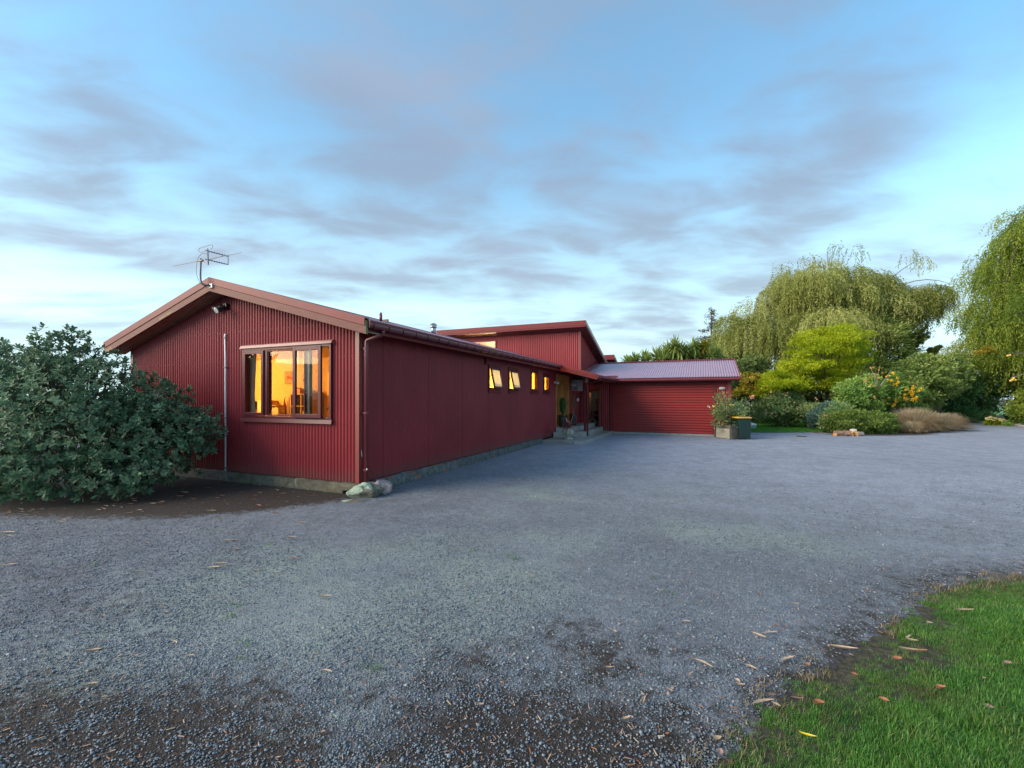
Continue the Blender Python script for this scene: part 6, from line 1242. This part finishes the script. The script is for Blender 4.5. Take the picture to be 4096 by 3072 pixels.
MB().tube([rc, at(*zR((1000, 800))[0], 19.2), at(*zR((1170, 585))[0], 19.5)], [.008, .006, .004], 5, False).build('stem', bpy.data.materials['green brown rose stem'], ro)
flowers(ro, [at(*zR(p)[0], 19.45) for p in ((1155,560),(1205,560),(1180,570))], .075, (.85, .40, .25), 'bloom', 4)
# bins: local axes along the view across (RGT) and away (FWD)
def bframe(c): c = np.array(c, float); return lambda a, b, z: tuple(c + RGT*a + FWD*b + UPV*z)
def frustum(T, x0, x1, y0, y1, z0, X0, X1, Y0, Y1, z1): return MB().add([T(x0,y0,z0),T(x1,y0,z0),T(x1,y1,z0),T(x0,y1,z0),T(X0,Y0,z1),T(X1,Y0,z1),T(X1,Y1,z1),T(X0,Y1,z1)], [(0,3,2,1),(4,5,6,7),(0,1,5,4),(1,2,6,5),(2,3,7,6),(3,0,4,7)])
green = simple('dark green bin plastic', (.006, .026, .023), .42, var=.12, vscale=5); yel = simple('yellow bin lid', (.62, .34, .015), .45, var=.1, vscale=6)
bin_ = thing('wheelie_bin', tuple(at(2979, 1759, 18.3)*[1, 1, 0]), 'dark green wheeled bin with yellow lid beside the planter box', 'bin'); T = bframe(bin_.location)
frustum(T, -.20, .24, 0, .46, .03, -.26, .25, -.03, .50, .84).build('body', green, bin_, bevel=.02)
frustum(T, -.28, .265, -.045, .515, .835, -.28, .265, -.045, .515, .87).build('rim', green, bin_, bevel=.008)
ld = frustum(T, -.30, .28, -.055, .525, .872, -.28, .25, -.03, .49, .925).build('lid', yel, bin_, bevel=.012)
for k in range(4): MB().add([T(-.22 + .12*k, -.058, .88), T(-.14 + .12*k, -.058, .88), T(-.14 + .12*k, -.04, .92), T(-.22 + .12*k, -.04, .92)], [(0,1,2,3)]).build('lid_rib', yel, ld)
for b in (-.03, .44):
    w_ = MB().tube([T(-.20, b, .10), T(-.20, b + .05, .10)], .10, 18).build('wheel', M['black'], bin_); MB().tube([T(-.20, b - .006, .10), T(-.20, b, .10)], .05, 12).build('hub', green, w_)
MB().tube([T(-.33, .02, .83), T(-.33, .46, .83)], .016, 8).build('handle', M['black'], bin_)
b2 = thing('black_bin', tuple(at(2938, 1757, 18.75)*[1, 1, 0]), 'black bin squeezed between planter box and green bin', 'bin'); T = bframe(b2.location)
frustum(T, -.13, .14, 0, .4, .02, -.17, .18, -.02, .44, .66).build('body', M['black'], b2, bevel=.015); frustum(T, -.19, .20, -.04, .46, .665, -.16, .17, -.01, .42, .71).build('lid', M['black'], b2, bevel=.01)
sk = rock('rubbish_sack', tuple(at(3008, 1714, 24.9)*[1, 1, 0] + [0, 0, .17]), (.26, .2, .24), simple('white plastic sack', (.62, .64, .68), .4, var=.08, vscale=8), 40, 'white plastic sack on the lawn behind the green bin', 'sack', sub=3, rough=.35)
st_ = MB().tube([gnd(3188, 1746) + [0, 0, .02], gnd(3226, 1749) + [0, 0, .025]], [.022, .018], 7).build('dark_stick', M['darkmetal']); tag(st_, 'dark straight stick lying on the gravel before the lawn', 'stick')
# firewood
zW = lambda x, y: (3200 + x*.22604, 1600 + y*.22604)
wood_in = simple('fresh orange split wood', (.46, .22, .07), .8, col2=(.62, .36, .15), vscale=8); barkr = simple('reddish log bark', (.17, .095, .06), .9, col2=(.27, .18, .13), vscale=7, bump=.5); barkg = simple('grey log bark', (.22, .19, .16), .9, col2=(.30, .26, .20), vscale=9, bump=.5)
logs = [(680,580,55,20,.085,'log with reddish bark lying across the left end of the firewood pile',0,barkr),(615,610,40,-60,.08,'dark log end at the far left of the firewood pile',0,barkr),(660,615,30,75,.08,'round log showing a bright orange end at lower left of the pile',1,barkr),(740,610,60,15,.08,'long reddish log in front of the firewood pile',0,barkr),(800,610,50,-30,.06,'split log with pale orange face in the middle of the pile',1,barkr),
 (825,575,45,55,.085,'reddish log on top of the middle of the pile',0,barkr),(890,580,35,85,.075,'log with orange sawn end under the white block',1,barkr),(835,605,45,60,.07,'brown log at the base under the reddish top log',0,barkr),(870,618,30,88,.06,'small round log end at the base of the pile',1,barkr),(905,622,30,75,.06,'thin brown log end at the base beside the round one',0,barkr),(950,618,35,70,.085,'log with orange end at lower right of the pile',1,barkr),(985,590,55,-25,.09,'grey brown split log on the right of the white block',0,barkg),(1050,620,55,-10,.10,'thick grey log at the right end of the pile',0,barkg)]
for k, (x, y, ln, ang, r, lab, end, bk_) in enumerate(logs):
    px_, py_ = zW(x, y); dp_ = 20.15 + .07*(k % 3); c = at(px_, py_, dp_ - .1); c[2] = max(c[2], r*.9); a = math.radians(ang); d = RGT*math.cos(a) - FWD*math.sin(a); hl = ln*.0029
    t = thing('firewood_log', tuple(c), lab, 'log', 'split firewood piled at the gravel edge')
    r *= 1.12; MB().tube([c - d*hl, c, c + d*hl], [r*.95, r, r*.92], 9).build('bark', bk_, t); MB().tube([c - d*(hl + .004), c - d*hl], r*.9, 9).build('sawn_end', wood_in, t); MB().tube([c + d*hl, c + d*(hl + .004)], r*.88, 9).build('sawn_end', wood_in, t)
    if end: MB().obox(c - FWD*r*.55 + UPV*r*.35, d*hl*.98, np.cross(d, UPV)*.01, UPV*r*.5 - FWD*r*.2).build('split_face', wood_in, t)
c = at(*zW(942, 540), 20.3); q = MB().obox(c, RGT*.085 + UPV*.012, FWD*.10, UPV*.065 - RGT*.01).build('white_block', simple('off white split block', (.66, .58, .47), .7, var=.1, vscale=12), None, bevel=.008); tag(q, 'off white wooden block lying on top of the firewood pile', 'block')
tag(MB().obox(gnd(3275, 1733) + [0, 0, .02], RGT*.22, FWD*.06, UPV*.02).build('bark_strip', barkr), 'strip of reddish bark on the lawn edge left of the firewood', 'bark')
# ------------------------------------------------------------------ fallen leaves, near gravel, grass blades
def curl_leaf(L, W, bend, curl, nm):
    V = []; us = np.linspace(0, 1, 7)
    for u in us:
        w = W*math.sin(math.pi*(u*.94 + .03))*.5; x = (u - .5)*L; y = bend*L*(4*u*(1-u) - .5); z = curl*L*(2*u - 1)**2 + .004
        V += [(x, y - w, z + w*.5), (x, y, z), (x, y + w, z + w*.5)]
    me = bpy.data.meshes.new(nm); me.from_pydata(V, [], [(3*i + j, 3*i + j + 1, 3*i + 4 + j, 3*i + 3 + j) for i in range(6) for j in (0, 1)]); me.update(); return me
tanl = simple('pale dry gum leaf', (.36, .27, .19), .7, var=.25, vscale=30); brl = simple('brown dry leaf', (.28, .12, .055), .65, var=.2, vscale=30); pinkl = simple('pinkish dry leaf', (.30, .19, .15), .7, var=.25, vscale=30); yll = simple('yellow leaf', (.70, .52, .02), .5)
lmesh = {}
for nm, mt in (('tan', tanl), ('brown', brl), ('pink', pinkl), ('yellow', yll)):
    for k, (L, W, b, c) in enumerate(((.13, .020, .10, .06), (.10, .024, .16, .10), (.06, .034, .02, .12))):
        me = curl_leaf(L, W, b, c, 'fallen_leaf'); me.materials.append(mt); lmesh[nm, k] = me
def fallen(px, py, kind, k, rot, s=1.0, lab=None, grp=None, z=.012):
    p = gnd(px, py); o = bpy.data.objects.new('fallen_leaf', lmesh[kind, k]); COL.objects.link(o); o.location = (p[0], p[1], z); o.rotation_euler = (random.uniform(-.15, .15), random.uniform(-.12, .12), TH + rot); o.scale = (s*.78, s*.78*random.uniform(.7, 1.2), s*random.uniform(.6, 2.2)); tag(o, lab, 'leaf', grp)
zL = lambda x, y: (2400 + x/2.011, 2272 + y/2.011); zM = lambda x, y: (x/1.4786, 1950 + y/1.4786)
G1, G2 = 'dry gum leaves scattered on the gravel', 'dry leaves lying in the grass'
LT, LB = 'pale curved dry gum leaf lying on the gravel', 'small brown dry leaf lying on the gravel'
for x, y, r, s in ((690,448,0,1),(1355,543,.1,1.25),(1280,575,-1.0,1.1),(1950,680,-.35,1.7),(830,785,-.8,1.3),(1500,762,.35,1.35),(725,880,.7,.8),(1210,820,-.7,1),(1305,1105,.25,1.5),(350,1100,1.1,.8),(205,1262,.4,.9),(1130,968,-.5,.7),(560,1005,-.8,.6),(120,530,-1,.6),(60,832,.1,.8),(1740,320,.5,.6),(1570,305,-.2,.8)): fallen(*zL(x, y), 'tan', 0 if s > 1 else 1, r, s, LT, G1)
for x, y, r, s in ((740,745,0,.5),(1665,810,.2,.9),(590,678,.2,.6),(185,1192,.5,.45),(465,1320,1,.6),(1490,490,1,.8),(1420,485,0,.6),(920,235,0,.6),(2150,190,0,.8),(320,885,0,.5),(540,1355,.3,.45)): fallen(*zL(x, y), 'brown', 2, r, s, LB, G1)
for x, y, r, s in ((1300,470,.05,1.6),(1260,484,.02,1.4),(1380,320,.2,1.3),(1380,372,.1,1.4),(1780,213,.15,1.4),(1640,510,-.6,1),(545,992,.1,1.3),(1035,932,-.6,.8),(1155,1000,1.2,.6),(1120,1012,.0,.7),(1935,1100,-.4,.9),(1920,663,0,1.2),(360,222,.1,1.8),(45,272,0,2.0),(40,303,.1,1.6),(50,468,.2,1.6),(1720,310,.1,1.5),(1330,325,.1,1.3),(820,518,.3,1.2),(700,285,.6,1.1),(785,315,.6,1.0),(1250,145,0,1.6),(1300,188,.5,1.2),(520,1185,.5,.9)): fallen(*zM(x, y), 'tan', 0, r, s, LT, G1)
for x, y, r, s in ((1515,512,.3,1.1),(868,345,0,1.2),(980,760,.3,.7),(800,1015,0,.8),(470,1065,.3,.7),(1905,1465,.3,.6),(610,778,0,.8),(1735,428,0,1.6)): fallen(*zM(x, y), 'pink', 2, r, s, LB, G1)
rl = np.random.default_rng(77)
for k in range(46):
    px_, py_ = rl.uniform(60, 4000), 1800 + 1250*rl.random()**1.6
    p = gnd(px_, py_)
    if p[1] > -.3 and p[0] < 0.3 or sdf(GRASS, p[0], p[1]) < .05: continue
    fallen(px_, py_, ('tan', 'pink', 'brown')[k % 3], int(rl.integers(0, 3)), rl.uniform(-1, 1), rl.uniform(.35, .8), (LT, LT, LB)[k % 3], G1)
LIT = 'dry strip of leaf litter below the big shrub'
for k in range(60):
    px_, py_ = rl.uniform(20, 1250), 0; py_ = 2040 - (px_ - 200)*.055 + rl.normal()*25 if px_ < 700 else 1990 + rl.normal()*28
    p = gnd(px_, py_)
    if p[1] > -.12: continue
    fallen(px_, py_, ('tan', 'brown', 'brown', 'pink')[k % 4], int(rl.integers(0, 2)), rl.uniform(-.5, .5), rl.uniform(.8, 1.5), LIT, 'leaf litter along the edge of the shrub')
for x, y, kd, k_, r, s in ((1750,1195,'brown',2,.0,1.4),(1415,1185,'tan',2,-.9,1.0),(1580,1130,'pink',0,-.1,.7),(940,1480,'tan',2,.3,1.1),(965,1580,'pink',2,1,1.0)): fallen(*zL(x, y), kd, k_, r, s, 'dry brown or tan leaf lying in the near grass', G2, .05)
fallen(*zL(1670, 1462), 'yellow', 0, -.55, .75, 'single bright yellow leaf lying in the near grass', None, .06)
for x, y, kd, k_, r, s in ((790,858,'tan',0,-.2,1.2),(870,865,'brown',0,.1,1.2),(800,755,'tan',1,.6,1.0),(820,785,'tan',1,-.5,.9),(715,930,'brown',2,.1,1.4),(1525,968,'pink',2,.2,1.3),(1390,1280,'pink',2,-.9,1.0),(1040,1158,'brown',2,-.2,1.1),(620,1235,'brown',2,-.8,1.0),(400,1045,'brown',2,-.7,.8),(1355,1072,'tan',2,.3,.6),(950,655,'tan',2,0,1.0),(1210,558,'tan',0,-.1,1.4)): fallen(3200 + x*.5424, 2172 + y*.5424, kd, k_, r, s, 'dry brown or tan leaf lying in the near grass', G2, .05)
def instancer(name, src, P, rotz, scale, kind='stuff', tilt=None):
    """one mass: a point per piece, the piece placed on each point by geometry nodes"""
    me = bpy.data.meshes.new(name); n = len(P); me.vertices.add(n); me.vertices.foreach_set('co', np.asarray(P, np.float32).ravel())
    r = np.zeros((n, 3), np.float32); r[:, 2] = rotz
    if tilt is not None: r[:, :2] = tilt
    a = me.attributes.new('rot', 'FLOAT_VECTOR', 'POINT'); a.data.foreach_set('vector', r.ravel()); a = me.attributes.new('scl', 'FLOAT_VECTOR', 'POINT'); a.data.foreach_set('vector', np.asarray(scale, np.float32).ravel())
    idx = me.attributes.new('idx', 'INT', 'POINT'); idx.data.foreach_set('value', np.random.default_rng(2).integers(0, len(src), n).astype(np.int32))
    o = bpy.data.objects.new(name, me); COL.objects.link(o); tag(o, kind=kind)
    ng = bpy.data.node_groups.new(name, 'GeometryNodeTree'); ng.interface.new_socket('Geometry', in_out='INPUT', socket_type='NodeSocketGeometry'); ng.interface.new_socket('Geometry', in_out='OUTPUT', socket_type='NodeSocketGeometry')
    N = ng.nodes.new; L = ng.links.new; gi = N('NodeGroupInput'); go = N('NodeGroupOutput'); mp = N('GeometryNodeMeshToPoints'); ip = N('GeometryNodeInstanceOnPoints'); ip.inputs['Pick Instance'].default_value = True
    L(gi.outputs[0], mp.inputs['Mesh']); L(mp.outputs[0], ip.inputs['Points'])
    gt_ = N('GeometryNodeGeometryToInstance')
    for m in reversed(src):
        ob = bpy.data.objects.new(name + '_piece', m); oi = N('GeometryNodeObjectInfo'); oi.inputs['Object'].default_value = ob; oi.inputs['As Instance'].default_value = False; L(oi.outputs['Geometry'], gt_.inputs[0])
    L(gt_.outputs[0], ip.inputs['Instance'])
    def nat(nm, ty):
        a = N('GeometryNodeInputNamedAttribute'); a.data_type = ty; a.inputs['Name'].default_value = nm; return [s for s in a.outputs if s.enabled][0]
    L(nat('idx', 'INT'), ip.inputs['Instance Index']); L(nat('rot', 'FLOAT_VECTOR'), ip.inputs['Rotation']); L(nat('scl', 'FLOAT_VECTOR'), ip.inputs['Scale']); L(ip.outputs[0], go.inputs[0])
    md = o.modifiers.new('scatter', 'NODES'); md.node_group = ng; return o
def pebble_mesh(seed):
    import bmesh
    bm = bmesh.new(); bmesh.ops.create_icosphere(bm, subdivisions=1, radius=1); rg = np.random.default_rng(seed); k = rg.uniform(.8, 1.15, 42)
    for v, q in zip(bm.verts, k): v.co *= q; v.co.z *= .55; v.co.x *= 1.2
    me = bpy.data.meshes.new('pebble'); bm.to_mesh(me); bm.free(); me.polygons.foreach_set('use_smooth', [True]*len(me.polygons)); return me
m, nt, b, out = mat_new('blue grey pebble'); oi = nt.nodes.new('ShaderNodeObjectInfo'); cr = nt.nodes.new('ShaderNodeValToRGB'); el_ = cr.color_ramp.elements; el_[0].color = (.06, .078, .10, 1); el_[1].color = (.36, .41, .46, 1); e = el_.new(.55); e.color = (.115, .145, .18, 1); e = el_.new(.93); e.color = (.19, .23, .27, 1); e = el_.new(.96); e.color = (.26, .20, .16, 1)
nt.links.new(oi.outputs['Random'], cr.inputs[0]); nt.links.new(cr.outputs[0], b.inputs['Base Color']); b.inputs['Roughness'].default_value = .7
pm = [pebble_mesh(i) for i in range(5)]
for q in pm: q.materials.append(m)
rp = np.random.default_rng(55); NP_ = 260000
dep = 1.85 + 12.0*rp.random(NP_)**1.75; lat = rp.uniform(-1.25, 1.25, NP_)*dep; XY = CAM[:2] + np.outer(dep, FWD[:2]) + np.outer(lat, RGT[:2])
d_, l_ = dirt_lichen(XY[:, 0], XY[:, 1]); dn = d_ + (fbm(XY[:, 0], XY[:, 1], 71, 5.0, 3) - .5)*1.1
ok = (sdf(DRIVE, XY[:, 0], XY[:, 1]) < -.1) & (sdf(GRASS, XY[:, 0], XY[:, 1]) > .04) & (rp.random(NP_) < np.clip(1.25 - dn*1.25, .24, 1)*np.clip((13.0 - dep)/8.0, 0, 1)) & (sdf(LITTER, XY[:, 0], XY[:, 1]) > .05)
XY = XY[ok]; n = len(XY); sz = rp.uniform(.0030, .0062, n)*(1 + .9*(rp.random(n) > .95))
instancer('gravel', pm, np.stack([XY[:, 0], XY[:, 1], .002 + sz*.12], 1), rp.uniform(0, 6.28, n), np.stack([sz, sz, sz], 1), tilt=rp.normal(size=(n, 2))*.25)
# crumbs of bark and leaf over the soil and gravel
def chip(seed):
    rg = np.random.default_rng(seed); me = bpy.data.meshes.new('chip'); me.from_pydata([(-1, -.18, 0), (1, -.12, .08), (.9, .16, .12), (-.9, .2, .02), (0, 0, .16)], [], [(0,1,4),(1,2,4),(2,3,4),(3,0,4)]); me.update(); return me
cm = [chip(i) for i in range(3)]
for q, mt in zip(cm, (tanl, brl, pinkl)): q.materials.append(mt)
NC = 9000; dep = 1.9 + 12*rp.random(NC)**1.5; lat = rp.uniform(-1.25, 1.25, NC)*dep; XY = CAM[:2] + np.outer(dep, FWD[:2]) + np.outer(lat, RGT[:2]); d_, _ = dirt_lichen(XY[:, 0], XY[:, 1])
lt = sdf(LITTER, XY[:, 0], XY[:, 1]); ok = (sdf(DRIVE, XY[:, 0], XY[:, 1]) < -.1) & (sdf(GRASS, XY[:, 0], XY[:, 1]) > -.05) & (rp.random(NC) < np.clip(.10 + d_*.4, 0, 1)) & ~((XY[:, 0] < .15) & (XY[:, 1] > -.1)); XY = XY[ok]; n = len(XY); sz = rp.uniform(.006, .020, n)
instancer('leaf_litter', cm, np.stack([XY[:, 0], XY[:, 1], np.full(n, .006)], 1), rp.uniform(0, 6.28, n), np.stack([sz, sz, sz], 1), tilt=rp.normal(size=(n, 2))*.2)
def grass_clump(seed, n=14, h=.05, w=.0036, spread=.030, lean=1.15):
    rg = np.random.default_rng(seed); V = []; F = []
    for k in range(n):
        p = np.array([rg.normal()*spread, rg.normal()*spread, 0]); a = rg.uniform(0, 6.283); L = h*rg.uniform(.5, 1.2); ln = rg.uniform(.1, lean)*L; d = np.array([math.cos(a), math.sin(a), 0]); s = np.array([-d[1], d[0], 0])*w*.5; i = len(V)
        V += [p - s, p + s, p + d*ln*.4 + [0, 0, L*.6] - s*.8, p + d*ln*.4 + [0, 0, L*.6] + s*.8, p + d*ln + [0, 0, L*(1 - .2*ln/L)]]; F += [(i, i+1, i+3), (i, i+3, i+2), (i+2, i+3, i+4)]
    me = bpy.data.meshes.new('grass_clump'); me.from_pydata([tuple(v) for v in V], [], F); me.update(); return me
def grass_mat(name, a, c, dcol, patch=True):
    m, nt, b, out = mat_new(name); N = nt.nodes.new; L = nt.links.new; oi = N('ShaderNodeObjectInfo'); cr = N('ShaderNodeValToRGB'); e = cr.color_ramp.elements; e[0].color = rgba(a); e[1].color = rgba(c); q = e.new(.9); q.color = rgba(c); e[2].color = rgba(dcol); L(oi.outputs['Random'], cr.inputs[0]); col = cr.outputs[0]
    if patch:
        for sc_, lo_, hi_, tgt, amt in ((1.3, .52, .72, (.10, .095, .03), .8), (3.1, .50, .75, (.030, .12, .022), .8), (5.5, .58, .72, (.13, .11, .045), .6), (2.2, .55, .75, (.12, .25, .02), .6)):
            nz = N('ShaderNodeTexNoise'); nz.inputs['Scale'].default_value = sc_; nz.inputs['Detail'].default_value = 4; ad = N('ShaderNodeVectorMath'); ad.inputs[1].default_value = (sc_*7, sc_*3, 0); L(oi.outputs['Location'], ad.inputs[0]); L(ad.outputs[0], nz.inputs['Vector']); mr = N('ShaderNodeMapRange'); mr.inputs[1].default_value = lo_; mr.inputs[2].default_value = hi_; mr.inputs[4].default_value = amt; L(nz.outputs['Fac'], mr.inputs[0]); mx = N('ShaderNodeMix'); mx.data_type = 'RGBA'; L(mr.outputs[0], mx.inputs[0]); L(col, mx.inputs[6]); mx.inputs[7].default_value = rgba(tgt); col = mx.outputs[2]
    L(col, b.inputs['Base Color']); b.inputs['Roughness'].default_value = .5
    t = N('ShaderNodeBsdfTranslucent'); L(col, t.inputs[0]); mx = N('ShaderNodeMixShader'); mx.inputs[0].default_value = .35; L(b.outputs[0], mx.inputs[1]); L(t.outputs[0], mx.inputs[2]); L(mx.outputs[0], out.inputs[0]); return m
gm1 = grass_mat('near grass blade', (.042, .145, .016), (.125, .30, .042), (.26, .24, .09)); gm3 = grass_mat('dry grass blade', (.16, .12, .06), (.30, .23, .13), (.12, .13, .04), False)
gc = [grass_clump(i) for i in range(6)]
for q in gc: q.materials.append(gm1)
NG_ = 85000; gx = rp.uniform(5.2, 9.6, NG_); gy = rp.uniform(-5.2, .6, NG_); sd_ = sdf(GRASS, gx, gy); den = fbm(gx, gy, 91, 1.6); edge_n = (fbm(gx, gy, 95, 2.4) - .5)*.9 + (fbm(gx, gy, 96, 9.0) - .5)*.3
ok = (sd_ + edge_n < .0) & (rp.random(NG_) < np.clip(.28 + 1.9*(den - .33) + np.clip(-sd_ - .1, 0, 1)*.9, .22, 1)); gx, gy, sd_ = gx[ok], gy[ok], sd_[ok]; n = len(gx); s = rp.uniform(.55, 1.2, n)*np.clip(.50 - sd_*.8, .35, 1.05)*(0.35 + 1.25*fbm(gx, gy, 97, 3.2)**1.3); 
instancer('grass', gc, np.stack([gx, gy, np.clip(-sd_, -.3, .4)*.05], 1), rp.uniform(0, 6.28, n), np.stack([s, s, s], 1))
wx = []
for k in range(46):
    u = rp.random()
    if u < .35: p = (rp.uniform(.11, .20), rp.uniform(.6, 9.3))
    elif u < .55: p = (rp.uniform(-3.2, -.4), rp.uniform(-.16, -.09))
    else: q = gnd(rp.uniform(300, 3600), rp.uniform(2150, 2900)); p = (q[0], q[1])
    for j in range(int(rp.integers(1, 4))): wx.append((p[0] + rp.normal()*.03, p[1] + rp.normal()*.03, .004))
wx = np.array(wx); n = len(wx); s_ = rp.uniform(.35, .8, n)
instancer('weeds', gc, wx, rp.uniform(0, 6.28, n), np.stack([s_, s_, s_], 1))
gd_ = [grass_clump(20 + i, 10, .06, .004, .03, 1.1) for i in range(3)]
for q in gd_: q.materials.append(gm3)
gx = rp.uniform(5.2, 9.6, 9000); gy = rp.uniform(-5.2, .6, 9000); sd_ = sdf(GRASS, gx, gy); den = fbm(gx, gy, 101, 1.1); ok = (sd_ < .16) & (sd_ > -1.6) & (rp.random(9000) < np.clip((den - .5)*4, 0, 1) + .7*np.exp(-((sd_ + .02)/.10)**2)*(den > .42)); gx, gy = gx[ok], gy[ok]; n = len(gx); s = rp.uniform(.5, 1.0, n)
instancer('dry_grass', gd_, np.stack([gx, gy, np.full(n, .004)], 1), rp.uniform(0, 6.28, n), np.stack([s, s, s*.7], 1))
gl = [grass_clump(40 + i, 16, .055, .012, .07) for i in range(4)]
gm4 = grass_mat('lawn blade', (.05, .20, .015), (.13, .36, .035), (.20, .30, .06), False)
for q in gl: q.materials.append(gm4)
gx = rp.uniform(6.5, 12.5, 16000); gy = rp.uniform(18.6, 34, 16000); ok = sdf(LAWN, gx, gy) < -.03; gx, gy = gx[ok], gy[ok]; n = len(gx); s = rp.uniform(.6, 1.1, n)
instancer('lawn_grass', gl, np.stack([gx, gy, np.full(n, .012)], 1), rp.uniform(0, 6.28, n), np.stack([s, s, s], 1))
